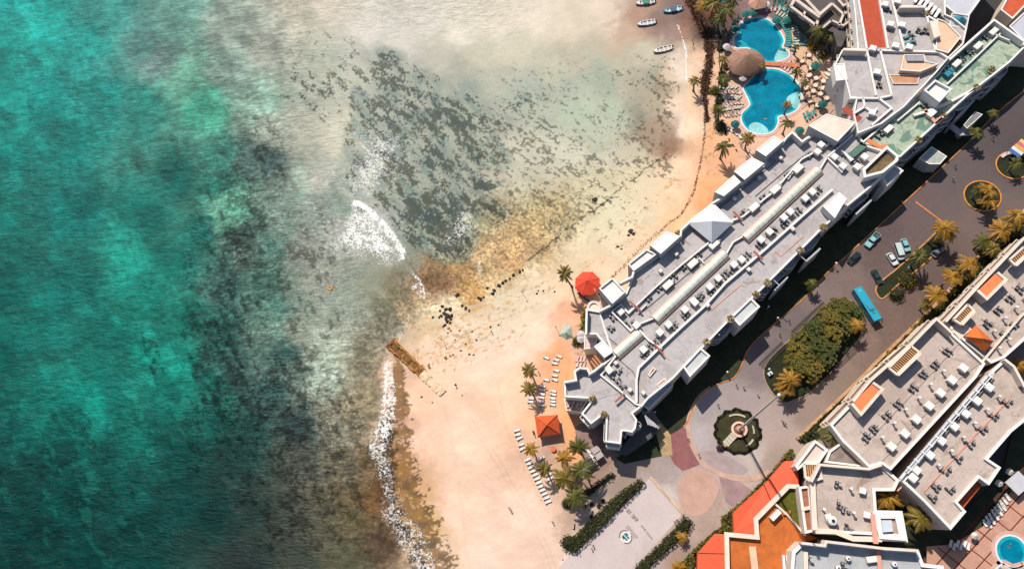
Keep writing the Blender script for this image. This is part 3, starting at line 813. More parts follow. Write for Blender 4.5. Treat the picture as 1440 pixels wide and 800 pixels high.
# walls that divide the roof
def hwall(pts, hgt=1.1, wd=0.45, name="roof_wall", mat=WHITE): return low_wall(hotel, pts, HZ, hgt, wd, mat, name)
hwall([(860,438),(873,428),(884,440),(897,427),(929,397),(962,369),(998,340)])
hwall([(1027,311),(1045,304),(1087,270),(1128,223),(1152,211),(1166,202)])
hwall([(860,438),(887,465),(897,456),(922,446)], 1.0)
hwall([(1021,357),(1031,340),(1047,331)], 1.0)
hwall([(1153,238),(1163,221),(1200,189)], 1.0)
hwall([(1163,221),(1185,242)], 1.0)
hwall([(1171,266),(1130,302),(1073,353),(1020,398),(992,429),(960,458),(928,488),(898,517),(895,533),(895,566)], 1.2, 0.6)
hwall([(866,500),(845,527),(872,549),(893,567),(903,571)], 1.0)
hwall([(897,461),(912,478),(931,490)], 1.0)
hwall([(843,437),(852,468),(862,498)], 0.25, 0.5)
for pts in ([(793,537),(810,534),(808,522),(815,517),(826,518),(829,525),(836,521),(848,511)],[(843,437),(861,428)],[(871,398),(889,389),(891,382)],[(957,332),(958,323),(969,313)],[(1001,286),(1018,276)],[(1043,256),(1048,253)],[(1102,199),(1105,194),(1114,186),(1128,199),(1138,192)],[(824,470),(825,434)]): hwall(pts, 2.6, 0.55, "sea_side_parapet")
hwall([(834,562),(873,551)], 0.12, 0.25, mat=GREYW)
for a, b in (((909,428),(897,440)), ((947,394),(938,404)), ((1070,284),(1060,296)), ((1117,240),(1108,252)), ((983,362),(990,370))):
    hwall([a, b], 0.8, 0.3)
for a, b in (((1000,460),(1012,471)), ((1040,424),(1052,436)), ((1082,388),(1096,401)), ((1120,355),(1134,367)), ((952,475),(972,497)), ((925,520),(938,533))):
    hwall([a, b], 0.10, 0.25, "roof_seam", GREYW)
for pts in ([(905,437),(928,418),(960,391),(1002,356)], [(935,438),(975,402),(1010,372)], [(1060,330),(1110,286),(1150,251)], [(1062,276),(1100,244),(1130,219)], [(1012,405),(1062,362),(1120,311),(1164,274)], [(870,505),(890,522),(898,540)], [(850,470),(872,488)], [(1002,300),(1030,278),(1062,252),(1092,226)], [(918,372),(950,344)]):
    hwall(pts, 0.22, 0.14, "roof_pipe", DARKM)
for pts in ([(990,428),(1000,436),(1042,400)], [(1090,352),(1098,360),(1130,332)], [(930,494),(942,506)], [(1046,268),(1056,277)], [(976,326),(990,338)]):
    hwall(pts, 0.2, 0.2, "roof_pipe", PINKP)
# raised blocks along the sea side: a walled roof each
TOW = [((842,405),(861,390),(880,410),(861,427)), ((883,371),(909,350),(924,357),(891,381)), ((914,345),(937,325),(957,332),(929,357)), ((1005,270),(1032,246),(1042,256),(1018,276)),
       ((1032,241),(1057,221),(1075,230),(1047,253)), ((1063,211),(1088,191),(1102,198),(1077,220)), ((835,487),(848,478),(862,495),(850,503))]
ROOFW = M((240, 236, 230), 0.75, 0.05, 0.4, stain=0.2)
for i, tw in enumerate(TOW):
    hgt = HZ + 4.0 if i not in (1, 6) else HZ + 1.8
    block(hotel, tw, hgt, M((186, 186, 190), 0.8, 0.06, 0.4, stain=0.25), ROOFW if i in (0, 1) else WHITE, 0.7 if i in (0, 1) else 0.12, 0.4, names=("tower_wall", "tower_roof", "tower_parapet"))  # tower walls greyed in colour to deepen their shaded side
TW7 = ((1137,177),(1162,160),(1204,172),(1178,199))
block(hotel, TW7, HZ + 3.8, M((186, 186, 190), 0.8, 0.06, 0.4, stain=0.25), WARMW, 0.12, 0.35, names=("tower_wall", "tower_roof", "tower_parapet"))  # wall colour greyed here too, painted shade on a white block
# white blocks along the road side
for tw, hgt in ((((960,515),(985,488),(999,500),(970,530)), HZ + 0.4), (((1028,445),(1056,418),(1069,431),(1040,458)), HZ + 0.4), (((1240,249),(1257,231),(1271,240),(1247,262)), HZ - 1.0)):
    block(hotel, tw, hgt, WHITE, M((206, 208, 206), 0.8, 0.06, 0.3, stain=0.3), 0.7, 0.5, names=("tower_wall", "tower_roof", "tower_parapet"))
block(hotel, ((898,566),(938,533),(947,541),(912,576)), HZ - 2.0, GREYW, M((176, 182, 190), 0.7, 0.06, 0.3, stain=0.3), 0.15, 0.3, names=("wing_wall", "wing_roof", "wing_parapet"))
# tent roof of the white pavilion on the roof
block(hotel, ((1157,290),(1180,270),(1191,279),(1174,307)), HZ + 3.0, WHITE, WHITE, 0.12, 0.3, names=("tower_wall", "tower_roof", "tower_parapet"))
tp = ccw(poly([(968,313),(1002,286),(1030,313),(1001,340)], HZ + 2.0)); ap = P(1001, 311, HZ + 6.0)
MB().prism(tp, HZ + 0.9, HZ + 2.0).build("pavilion_wall", WHITE, hotel)
MB().cone(offset(tp, -0.25), HZ + 2.02, tuple(ap)).build("pavilion_roof", M((244, 243, 242), 0.6, 0.03, 0.3), hotel)
# barrel skylights
def barrel(a, b, wpx, z):
    A, B = Vector(P2(*a, z + 1)), Vector(P2(*b, z + 1)); e = (B - A).normalized(); nn = Vector((-e.y, e.x)); r = wpx
    mb = MB(); n = 10; v = []
    for q in (A, B):
        for i in range(n + 1):
            t = PI * i / n
            p = q + nn * r * math.cos(t); v.append((p.x, p.y, z + 0.65 + r * 0.75 * math.sin(t)))
    mb.add(v, [[i, i + 1, i + n + 2, i + n + 1] for i in range(n)] + [list(range(n + 1)), list(range(n + 1, 2 * n + 2))[::-1]])
    sk = mb.build("skylight", SKYL, hotel)
    rb = MB(); L = (B - A).length; k = int(L / 1.6)
    for j in range(k + 1):
        q = A + e * (L * j / k)
        rb.tube([(q + nn * r * 1.01 * math.cos(PI * i / 8)).to_tuple() + (z + 0.66 + r * 0.76 * math.sin(PI * i / 8),) for i in range(9)], 0.05, 4)
    rb.build("glazing_rib", M((200, 200, 186), 0.5), hotel)
    kb = MB(); cor = [A + nn * (r + .25) - e * .25, B + nn * (r + .25) + e * .25, B - nn * (r + .25) + e * .25, A - nn * (r + .25) - e * .25]
    kb.prism([(p.x, p.y) for p in cor], z + 0.03, z + 0.65).build("skylight_kerb", PEACH, hotel)
barrel((921,449), (1020,356), 1.35, HZ)
barrel((1048,335), (1152,238), 1.25, HZ)
barrel((866,498), (900,468), 1.35, HZ)
# roof pipes painted red
for i, (a, b) in enumerate((((920,483),(933,498)), ((885,423),(902,438)), ((865,565),(878,553)), ((1060,353),(1073,365)), ((1031,297),(1044,310)))):
    MB().path([P2(*a, HZ + 1.5), P2(*b, HZ + 1.5)], 0.5, HZ + 1.25, HZ + 1.6).build("expansion_cover", REDPIPE, hotel)
# terraces on the sea side
MB().cyl(P2(835, 433, HZ - 1.5), 2.0, 0, HZ - 1.4, 18).build("spa_wall", WARMW, hotel)
MB().ring([(P2(835,432,HZ - 1)[0] + 2.0 * math.cos(2*PI*i/18), P2(835,432,HZ - 1)[1] + 2.0 * math.sin(2*PI*i/18)) for i in range(18)], [(P2(835,432,HZ - 1)[0] + 1.3 * math.cos(2*PI*i/18), P2(835,432,HZ - 1)[1] + 1.3 * math.sin(2*PI*i/18)) for i in range(18)], HZ - 1.4, HZ - 0.9).build("spa_rim", M((236, 214, 200), 0.7), hotel)
block(hotel, ((822,470),(840,472),(839,489),(821,491)), 7.5, WARMW, M((236, 208, 196), 0.7), 0.3, 0.3, names=("terrace_wall", "terrace_floor", "terrace_parapet"))
block(hotel, ((793,560),(827,562),(816,580),(796,577)), 6.0, WARMW, M((205, 170, 150), 0.8, 0.2, 1.2), 0.5, 0.3, names=("terrace_wall", "terrace_floor", "terrace_parapet"))
for (a, b, n) in (((840,412),(854,424),5), ((846,498),(836,514),5)):                # sun-bleached pergola slats beside the towers
    mb = MB()
    for j in range(n):
        t = j / (n - 1); u0, v0 = a[0] + (b[0] - a[0]) * t, a[1] + (b[1] - a[1]) * t
        q = P(u0, v0, 8.5); mb.box((q.x, q.y, 8.5), (3.6, 0.5, 0.25), ang(u0, v0, 4, 5, 8.5))
    mb.build("pergola", M((200, 130, 90), 0.8, 0.12), hotel)
# window and balcony fronts towards the road and the garden court
facade(hotel, [(1262,222),(1221,266),(1194,288)], HZ, 4, 5.0, 1)
facade(hotel, [(1157,321),(1125,353),(1079,399),(1069,409)], HZ, 4, 5.2, 1)
facade(hotel, [(1027,449),(1001,477)], HZ, 4, 5.0, 1)
facade(hotel, [(896,590),(894,602)], HZ, 4, 2.6, 1, 1.2)
facade(hotel, [(880,606),(875,607)], HZ, 4, 1.5, 1, 1.0)
facade(hotel, [(873,624),(851,621)], HZ, 4, 4.6, 1, 1.2, False, WHITE)
facade(hotel, [(852,585),(847,584)], HZ, 4, 1.8, 1, 1.5)
facade(hotel, [(831,596),(817,581)], HZ, 4, 4.0, 1, 1.0, False, WHITE)
facade(hotel, [(851,621),(852,590)], HZ, 4, 3.0, 1, 0.5, False, WHITE)
facade(hotel, [(912,576),(903,571)], HZ - 2.0, 3, 3.0, -1, 1.0)
fr = MB()
for k in range(5):                                                               # stepped grey entrance canopy beams by the garden court
    a, b = P2(905 + 1.5 * k + 2, 583 + 1.2 * k, 9 - k * 0.9), P2(909 + 3.5 * k + 3, 597 + 1.2 * k, 9 - k * 0.9)
    fr.path([a, b], 0.45, 8.6 - k * 0.9, 9.0 - k * 0.9)
fr.build("entrance_beam", GREYW, hotel)
MB().prism(poly([(902,574),(930,600),(915,616),(880,640),(868,634),(890,610)], 3.5), 0, 3.5).build("entrance_hall", M((90, 88, 88), 0.8, 0.1, 0.4, stain=0.4), hotel)
for a, b in (((1085,404),(1104,385)), ((1128,365),(1150,345)), ((1018,462),(1024,456)), ((1200,297),(1222,277)), ((1232,262),(1256,243))):   # deep grey sun screens standing off the front
    e0 = ang(*a, b[0] - a[0], b[1] - a[1], HZ); off = Vector((math.cos(e0 - PI / 2), math.sin(e0 - PI / 2))) * 2.6
    A, B = Vector(P2(*a, 9)) + off * 0.4, Vector(P2(*b, 9)) + off * 0.4
    MB().path([tuple(A), tuple(B)], 0.5, 0.0, 8.6).build("sun_screen", GREYW, hotel)

# ================================================================ the north end: green terraces and patios
NG = [(1208,203),(1240,176),(1272,150),(1320,102),(1335,83),(1398,27),(1440,57),(1442,66),(1420,88),(1365,131),(1325,167),(1266,221)]
wing = site("hotel_wing", "white hotel wing whose roof terraces are stained green beside the road", "hotel", NG, 14)
block(wing, NG, 11.0, WHITE, ALGAE_SHADE, 1.0, 0.5)
def wwall(pts, z=11.0, hgt=1.0, wd=0.4, mat=WHITE, nm="roof_wall"): return low_wall(wing, pts, z, hgt, wd, mat, nm)
wwall([(1343,108),(1375,78),(1407,47)]); wwall([(1331,119),(1343,108)]); wwall([(1293,144),(1262,170)]); wwall([(1285,162),(1305,156),(1340,141),(1372,124)], wd=0.7)  # long low bar laid on the sand, grey brown
wwall([(1397,47),(1420,57)], wd=0.35); wwall([(1300,154),(1316,172),(1324,165)], mat=PINKP, wd=0.9); wwall([(1220,197),(1240,208),(1248,204)], mat=ORANGE2, wd=1.2, hgt=0.8)
block(wing, ((1299,127),(1315,112),(1339,125),(1321,144)), 14.4, WHITE, ROOFW, 0.9, 0.5, names=("tower_wall", "tower_roof", "tower_parapet"))
block(wing, ((1213,238),(1247,205),(1264,219),(1263,226),(1242,243),(1215,250)), 13.0, WHITE, M((120, 98, 66), 0.9, 0.3, 0.5, stain=0.6), 1.2, 0.7, names=("tower_wall", "tower_roof", "tower_parapet"))
block(wing, ((1355,176),(1371,157),(1382,161),(1360,181)), 6.0, GREYW, M((140, 136, 136), 0.8, stain=0.3), 0.2, 0.2, names=("porch_wall", "porch_roof", "porch_parapet"))
block(wing, ((1292,223),(1310,206),(1332,220),(1322,231),(1307,231)), 5.0, GREYW, M((176, 182, 170), 0.8, stain=0.3), 0.15, 0.3, names=("porch_wall", "porch_roof", "porch_parapet"))
facade(wing, [(1420,88),(1365,131),(1325,167),(1266,221)], 11.0, 4, 5.0, -1)
for a, b in (((1345,166),(1370,140)), ((1290,208),(1317,186)), ((1395,118),(1412,103))):
    MB().path([P2(*a, 8.5), P2(*b, 8.5)], 0.6, 0, 8.0).build("sun_screen", GREYW, wing)
MB().path([P2(1336,171,5), P2(1352,186,4.5), P2(1366,186,4)], 1.6, 3.4, 4.0).build("walkway_roof", GREYW, wing)

NP = [(1173,92),(1184,70),(1206,68),(1202,20),(1196,-30),(1330,-60),(1330,20),(1341,25),(1360,40),(1355,62),(1334,82),(1318,101),(1272,150),(1240,174),(1206,188),(1200,160),(1204,138),(1195,137),(1189,113)]
patio = site("patio_hotel", "white hotel block with terracotta and grey roof patios near the thatched pool bar", "hotel", NP, 13)
block(patio, NP, 12.6, WHITE, ROOF, 0.8, 0.4)
def pwall(pts, hgt=0.9, wd=0.55, mat=WHITE, z=12.6): return low_wall(patio, pts, z, hgt, wd, mat)
def pfloor(pg, mat, z=12.68, nm="patio_floor"): return MB().prism(poly(pg, z), z - 0.03, z, False).build(nm, mat, patio)
pfloor([(1207,-5),(1236,-5),(1247,67),(1218,67)], TERRA)
pfloor([(1183,154),(1190,149),(1213,166),(1206,172)], M((172, 74, 56), 0.8, 0.1, 0.6, stain=0.3))
pwall([(1236,-8),(1249,68)]); pwall([(1253,-8),(1272,72)]); pwall([(1206,-8),(1219,68)]); pwall([(1186,69),(1320,73),(1334,82)]); pwall([(1219,70),(1232,134)]); pwall([(1238,70),(1254,134)])
pwall([(1265,9),(1301,9),(1304,22),(1336,40)]); pwall([(1303,20),(1316,72)]); pwall([(1195,138),(1236,138),(1254,134)]); pwall([(1200,160),(1216,150),(1214,138)]); pwall([(1216,150),(1230,160)]); pwall([(1236,138),(1254,152),(1226,176)]); pwall([(1220,164),(1234,152)])
facade(patio, [(1184,70),(1189,113)], 12.6, 4, 3.4, 1, 1.0, False, CREAM)
facade(patio, [(1195,137),(1204,138)], 12.6, 4, 3.0, 1, 1.0, False, CREAM)
facade(patio, [(1206,68),(1202,20),(1198,-10)], 12.6, 4, 4.0, 1, 1.1, False, CREAM)
block(patio, ((1172,90),(1188,89),(1192,112),(1176,114)), 13.2, WHITE, WHITE, 0.15, 0.3, z0=9.6, names=("tower_wall", "tower_roof", "tower_parapet"))
block(patio, ((1271,77),(1300,77),(1302,86),(1320,90),(1294,101),(1266,99)), 14.2, PEACH, PEACH, 0.3, 0.3, names=("room_wall", "room_roof", "room_parapet"))
MB().prism(poly([(1274,79),(1298,79),(1300,86),(1276,86)], 14.8), 14.2, 14.8).build("skylight", STEEL, patio)
block(patio, ((1250,105),(1294,105),(1291,118),(1256,118)), 12.9, PEACH, M((210, 150, 110), 0.8), 0.2, 0.2, names=("room_wall", "room_roof", "room_parapet"))
block(patio, ((1318,26),(1330,30),(1352,52),(1334,75),(1316,70)), 13.6, PEACH, PEACH, 0.4, 0.3, names=("room_wall", "room_roof", "room_parapet"))
MB().prism(poly([(1307,30),(1317,29),(1323,50),(1314,54)], 15.2), 13.4, 15.2).build("stair_cover", WARMW, patio)
pw_ = MB()
for k in range(6):
    a = P(1290 + k * 5.6, -2 + k * 4.2, 13.6); pw_.box((a.x, a.y, 13.5), (3.4, 0.9, 0.5), ang(1300, 5, 6, -9, 13))
pw_.build("pergola_beam", M((250, 243, 236), 0.6), patio)
MB().prism(poly([(1284,-6),(1304,4),(1334,32),(1320,30),(1286,6)], 12.72), 12.62, 12.72, False).build("dark_court", BLACK, patio)
st = MB()
for k in range(7):
    a = P(1333 + k * 2.7, 74 - k * 2.9, 13.2); st.box((a.x, a.y, 13.0), (0.5, 1.6, 0.4), ang(1340, 66, 6, -6, 13))
st.build("stair_step", M((120, 90, 66), 0.8), patio)

NR = [(1313,-4),(1322,-40),(1400,-60),(1386,-10),(1362,23),(1345,21)]
clin = site("grey_roofed_building", "building with a plain pale grey roof beside the teal dome", "building", NR, 12)
block(clin, NR, 12.0, WARMW, M((208, 208, 214), 0.8, 0.05, 0.15, stain=0.25), 0.5, 0.5)
DM = P(1352, 25, 14)
dome = thing("dome_kiosk", "small kiosk with a teal domed roof between grey roofs", "kiosk", (DM.x, DM.y, 0), site=True)
pg8 = [(DM.x + 3.4 * math.cos(2*PI*i/4 + 0.5), DM.y + 3.4 * math.sin(2*PI*i/4 + 0.5)) for i in range(4)]
block(dome, pg8, 12.4, WARMW, ROOFG, 0.3, 0.25, world=True)
MB().cone([(DM.x + 2.1 * math.cos(2*PI*i/8), DM.y + 2.1 * math.sin(2*PI*i/8)) for i in range(8)], 12.5, (DM.x, DM.y, 14.2)).build("domed_roof", M((56, 128, 150), 0.5, 0.1), dome)
NQ = [(1407,14),(1424,27),(1446,4),(1446,-20),(1425,-20)]
rr = site("red_roofed_house", "house corner with a red tiled roof at the top right corner", "house", NQ, 11)
block(rr, NQ, 10.5, WARMW, M((214, 92, 54), 0.8, 0.14, 1.0, stain=0.3), 0.3, 0.4)
NS = [(1419,37),(1446,12),(1470,20),(1470,60),(1440,58)]
gr_ = site("pale_roofed_house", "house with a pale grey roof next to the red tiled roof", "house", NS, 11)
block(gr_, NS, 11.5, WARMW, M((200, 200, 208), 0.8, 0.06, 0.3, stain=0.25), 0.3, 0.4)
# arcaded building with open dark courts above the pool
AR = [(1112,8),(1122,-14),(1210,-30),(1202,22),(1184,66),(1178,66),(1172,46),(1148,38),(1132,24)]
arc = site("arcade_building", "cream arcaded building with dark open arches behind the pool loungers", "building", AR, 9)
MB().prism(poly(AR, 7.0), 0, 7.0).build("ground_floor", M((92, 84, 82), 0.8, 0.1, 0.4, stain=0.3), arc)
aw = lambda pts, wd=0.6, z0=7.0, z1=8.4: MB().path([P2(u, v, z1) for u, v in pts], wd, z0 + 0.02, z1).build("arcade_wall", CREAM, arc)
aw([(1112,9),(1124,-12)], 0.9); aw([(1112,9),(1132,24),(1148,36)], 0.8); aw([(1120,0),(1136,12),(1153,24)], 1.0, 7, 9.4); aw([(1127,-8),(1153,20),(1170,5)], 0.9, 7, 9.6); aw([(1134,12),(1130,22)], 0.7); aw([(1153,22),(1147,37)], 0.9)
aw([(1170,5),(1186,20),(1180,36)], 0.7); aw([(1186,20),(1198,14)], 0.6); aw([(1176,-4),(1186,8),(1198,2)], 0.7); aw([(1168,28),(1186,36),(1200,26)], 0.6); aw([(1156,40),(1170,28)], 0.6)
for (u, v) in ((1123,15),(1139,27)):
    c = P(u, v, 8); MB().cyl((c.x, c.y), 1.6, 7.02, 7.5, 12).build("arch_opening", BLACK, arc)  # black disc paints the dark inside of an arch opening

# ================================================================ right-hand complex
RZ = 13.0
R1 = [(1317,447),(1327,457),(1386,511),(1373,531),(1253,661),(1240,652),(1222,657),(1205,640),(1185,621),(1167,597),(1200,563),(1225,533),(1282,483)]
b1 = site("apartment_block", "apartment block left of the dark slot, with rows of vent cowls", "apartment block", R1, RZ)
block(b1, R1, RZ, WARMW, ROOFP, 0.8, 0.6)
R2 = [(1386,529),(1413,504),(1426,514),(1440,540),(1462,560),(1450,585),(1423,607),(1390,645),(1408,657),(1391,682),(1377,672),(1347,706),(1359,719),(1337,745),(1300,706),(1268,676)]
b2 = site("apartment_block", "apartment block right of the dark slot, with white rails and orange awning", "apartment block", R2, RZ)
block(b2, R2, RZ, WARMW, ROOFP, 0.8, 0.6)
R4 = [(1470,312),(1441,333),(1376,401),(1327,452),(1356,480),(1394,511),(1413,503),(1440,479),(1470,452)]
b4 = site("apartment_block", "apartment block with an orange pyramid roof on its flat rooftop", "apartment block", R4, RZ)
block(b4, R4, RZ - 0.4, WARMW, ROOFP, 0.8, 0.6)
R3 = [(1139,676),(1152,652),(1222,658),(1240,652),(1265,675),(1258,690),(1231,690),(1233,717),(1269,718),(1277,762),(1240,760),(1230,752),(1147,748)]
b3 = site("apartment_block", "apartment block with a round water tank, beside the brown tiled terrace", "apartment block", R3, 11)
block(b3, R3, 11.5, WARMW, ROOFP, 0.8, 0.7)
R5 = [(1114,775),(1127,762),(1160,766),(1162,760),(1245,770),(1292,773),(1299,792),(1327,795),(1332,850),(1108,850)]
b5 = site("apartment_block", "apartment block cut by the bottom edge with a dark grey roof and white discs", "apartment block", R5, 11)
block(b5, R5, 11.5, WARMW, ROOFG, 0.8, 0.8)
low_wall(b5, [(1133,775),(1135,850)], 11.5, 1.0, 1.0, WARMW)
low_wall(b3, [(1143,677),(1146,745)], 11.5, 1.2, 1.2, WARMW); low_wall(b3, [(1152,653),(1155,672),(1141,676)], 11.5, 1.0, 0.7, WARMW)
low_wall(b3, [(1209,659),(1214,690),(1218,720)], 11.5, 0.15, 0.2, ROOF); low_wall(b3, [(1147,746),(1175,747),(1200,757),(1240,758)], 11.5, 1.0, 1.2, WARMW)
# light well with a glass box
block(b3, ((1227,720),(1266,720),(1275,760),(1237,757)), 12.0, WARMW, M((196, 160, 140), 0.8), 0.9, 1.4, names=("well_wall", "well_floor", "well_parapet"))
MB().prism(poly([(1240,731),(1254,731),(1256,747),(1242,748)], 13.6), 12.1, 13.6).build("roof_light", M((214, 224, 230), 0.3, 0.05, 0.5, spec=0.5), b3)
MB().path([P2(1227,722,12.9), P2(1232,764,12.9)], 1.1, 12.45, 12.95).build("pipe_cover", PINKP, b3)
MB().path([P2(1235,768,12.9), P2(1238,800,12.9)], 0.9, 12.35, 12.8).build("pipe_cover", PINKP, b5)
# roofs with tiles let into the fronts
def slab(root, pg, z, mat, t=0.4, nm="tiled_roof"):
    return MB().prism(poly(pg, z), z - t, z).build(nm, mat, root)
slab(b1, [(1200,566),(1226,540),(1240,547),(1212,580)], RZ + 3.1, ORANGE2, 3.0)
low_wall(b1, [(1198,567),(1211,582),(1241,547),(1228,538)], RZ, 3.5, 0.7, WARMW)
slab(b4, [(1377,407),(1401,384),(1413,392),(1388,418)], RZ + 2.6, ORANGE2, 3.0)
low_wall(b4, [(1375,408),(1388,420),(1415,393),(1403,383)], RZ - 0.4, 3.4, 0.7, WARMW)
slab(b2, [(1348,707),(1377,674),(1382,680),(1355,714)], 11.0, M((200, 92, 40), 0.8, 0.1), 0.5, "awning")
pyr = ccw(poly([(1357,473),(1372,457),(1397,480),(1384,495)], RZ + 1.6)); ap = P(1382, 476, RZ + 4.6)
MB().prism(offset(pyr, 0.5), RZ - 0.4, RZ + 1.6).build("stair_tower", WARMW, b4)
MB().cone(pyr, RZ + 1.62, tuple(ap)).build("pyramid_roof", M((240, 118, 48), 0.75, 0.08, 0.8, stain=0.2), b4)
hips = MB()
for c in pyr: hips.tube([(c[0], c[1], RZ + 1.7), (ap.x, ap.y, ap.z + 0.06)], 0.12, 5)
hips.build("hip_ridge", M((226, 120, 60), 0.75), b4)
# wooden pergolas between white walls
def pergola(root, a, b, c, d, z, n, nm="pergola"):
    A, B, C_, D = [Vector(P2(*q, z)) for q in (a, b, c, d)]
    mb = MB()
    for j in range(n):
        t = (j + 0.5) / n; p, q = A.lerp(B, t), D.lerp(C_, t)
        mb.path([tuple(p), tuple(q)], 0.28, z - 0.45, z - 0.1)
    mb.build(nm, M((214, 160, 112), 0.8, 0.15, 1.0), root)
    mb = MB(); mb.path([tuple(A), tuple(B)], 0.5, z - 0.8, z + 0.1); mb.path([tuple(D), tuple(C_)], 0.9, z - 0.8, z + 0.12); mb.path([tuple(A), tuple(D)], 0.5, z - 0.79, z + 0.1); mb.path([tuple(B), tuple(C_)], 0.5, z - 0.79, z + 0.1)
    mb.build(nm + "_wall", WARMW, root)
    MB().sheet([tuple(A), tuple(B), tuple(C_), tuple(D)], z - 0.78).build(nm + "_floor", M((120, 84, 66), 0.8, 0.1), root)
pergola(b1, (1250,517), (1281,486), (1294,496), (1262,527), RZ + 3.5, 14)
pergola(b4, (1341,449), (1361,428), (1370,437), (1352,456), RZ + 3.0, 9)
pergola(b4, (1420,365), (1440,347), (1446,356), (1428,373), RZ + 3.0, 8)
pergola(b3, (1131,652), (1150,652), (1151,674), (1133,672), 11.8, 6)
low_wall(b1, [(1337,463),(1352,451),(1366,464)], RZ, 0.7, 0.5, WARMW)
slab(b1, [(1336,462),(1352,450),(1366,463),(1350,477)], RZ + 0.5, M((244, 226, 206), 0.75), 0.5, "stair_cover")
# side strip of balconies and planters with terracotta floors
BR = M((176, 112, 84), 0.85, 0.2, 1.2)
block(b3, ((1123,684),(1139,682),(1146,747),(1132,750)), 9.0, WARMW, BR, 0.8, 0.6, names=("balcony_wall", "balcony_floor", "balcony_parapet"))
low_wall(b3, [(1127,716),(1141,713)], 9.0, 0.9, 0.8, WARMW)
CW = [(1118,655),(1146,618),(1165,632),(1152,651),(1133,652),(1122,661)]
corner = site("corner_house", "white walled corner house between the orange roof and the palm", "house", CW, 10)
block(corner, CW, 9.5, WARMW, M((232, 214, 200), 0.8, 0.06, 0.3, stain=0.3), 0.9, 0.6)
for pg in ([(1166,634),(1182,622),(1205,641),(1221,657),(1160,650)],):
    block(corner, pg, 10.5, WARMW, M((150, 134, 126), 0.85, 0.2, 0.5, stain=0.4), 0.5, 0.5, names=("annex_wall", "annex_roof", "annex_parapet"))
# rails along the slot
def rail(root, a, b, z, nm, gap=0.0, posts=0, wd=0.35):
    A, B = Vector(P2(*a, z)), Vector(P2(*b, z)); e = (B - A).normalized(); nn = Vector((-e.y, e.x)); mb = MB()
    for s in ((-gap, gap) if gap else (0,)):
        mb.path([tuple(A + nn * s), tuple(B + nn * s)], wd, z - 0.3, z)
    for j in range(posts):
        q = A.lerp(B, (j + 0.5) / posts); mb.box((q.x, q.y, z - 0.3), (0.45, 2.2 * gap + 0.55, 0.7), math.atan2(e.y, e.x))
    return mb.build(nm, M((228, 228, 230), 0.6, 0.06), root)
rail(b2, (1397,523), (1275,664), 15.0, "pipe_run", 0.30, 13, 0.26)
low_wall(b2, [(1391,524),(1392,530),(1271,669)], RZ, 0.55, 0.7, M((120, 124, 130), 0.8))
rail(b2, (1386,532), (1266,673), 14.6, "edge_rail", 0.0, 0, 0.6)
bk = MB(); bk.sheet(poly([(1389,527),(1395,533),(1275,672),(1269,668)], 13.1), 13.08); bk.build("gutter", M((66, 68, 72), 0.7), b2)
for pts in ([(1216,625),(1262,575),(1316,518),(1352,478)], [(1240,648),(1284,600),(1345,535),(1380,508)]):
    low_wall(b1, pts, RZ, 0.22, 0.22, M((196, 176, 164), 0.8, 0.1), "roof_pipe")
for pts in ([(1300,690),(1336,650),(1380,602),(1420,560)], [(1262,690),(1268,684)]):
    low_wall(b2, pts, RZ, 0.25, 0.3, PINKP, "roof_pipe")
for pts in ([(1382,508),(1412,472),(1440,440)], [(1352,476),(1330,456)]):
    low_wall(b4, pts, RZ - 0.4, 0.9 if pts[0][0] > 1360 else 0.6, 0.5, WARMW, "roof_wall")
for root, pts, z, hg in ((b1, [(1200,564),(1225,534),(1282,484),(1317,448),(1327,457),(1340,469)], RZ, 3.2), (b4, [(1330,452),(1376,402),(1441,334),(1470,313)], RZ - .4, 3.0), (b3, [(1141,677),(1153,653),(1222,659),(1240,653)], 11.5, 2.6), (b5, [(1127,763),(1160,767),(1162,761),(1245,771),(1292,774)], 11.5, 3.4), (b2, [(1413,505),(1426,515),(1440,541)], RZ, 2.4), (patio, [(1186,70),(1219,71)], 12.6, 2.6), (patio, [(1265,10),(1300,10)], 12.6, 2.4), (wing, [(1335,84),(1398,28),(1440,58)], 11.0, 2.4)):
    low_wall(root, pts, z, hg, 0.6, WARMW if root is not wing else WHITE, "high_parapet")
facade(b1, [(1167,597),(1200,563),(1225,533),(1282,483),(1317,447)], RZ, 4, 5.5, 1, 1.0, False, WARMW)
facade(b4, [(1327,452),(1376,401),(1441,333)], RZ - 0.4, 4, 5.5, 1, 0.8, False, WARMW)
facade(b3, [(1147,748),(1230,752)], 11.5, 4, 5.5, -1, 0.4, False, WARMW)

# ================================================================ orange tiled lobby
O1 = [(1104,648),(1116,648),(1122,660),(1123,684),(1109,683),(1063,731),(1064,754),(1032,749),(1031,721),(1075,681)]
lob = site("tiled_lobby", "low lobby with bright orange sloping roofs and a brown tiled terrace", "lobby", O1, 5)
A0 = [Vector(P2(*q, 5.2)) for q in O1]
def sloped(root, pg, zs, mat, nm):
    v = [tuple(P(u, vv, z)) for (u, vv), z in zip(pg, zs)]
    w2 = ccw([(q[0], q[1]) for q in v])
    mb = MB(); n = len(v)
    c = area2([(q[0], q[1]) for q in v]) > 0
    if not c: v = v[::-1]
    mb.add(v + [(q[0], q[1], 0) for q in v], [list(range(n))] + [[i, i + n, (i + 1) % n + n, (i + 1) % n] for i in range(n)])
    return mb.build(nm, mat, root)
sloped(lob, [(1104,648),(1116,648),(1122,660),(1123,684),(1109,683),(1086,706),(1075,681)], [4.2, 4.8, 5.4, 5.6, 5.6, 5.6, 4.2], ORANGE, "tiled_roof")
sloped(lob, [(1074,682),(1085,707),(1062,731),(1064,754),(1032,749),(1031,721)], [4.2, 5.6, 5.6, 5.6, 4.2, 4.2], ORANGE, "tiled_roof")
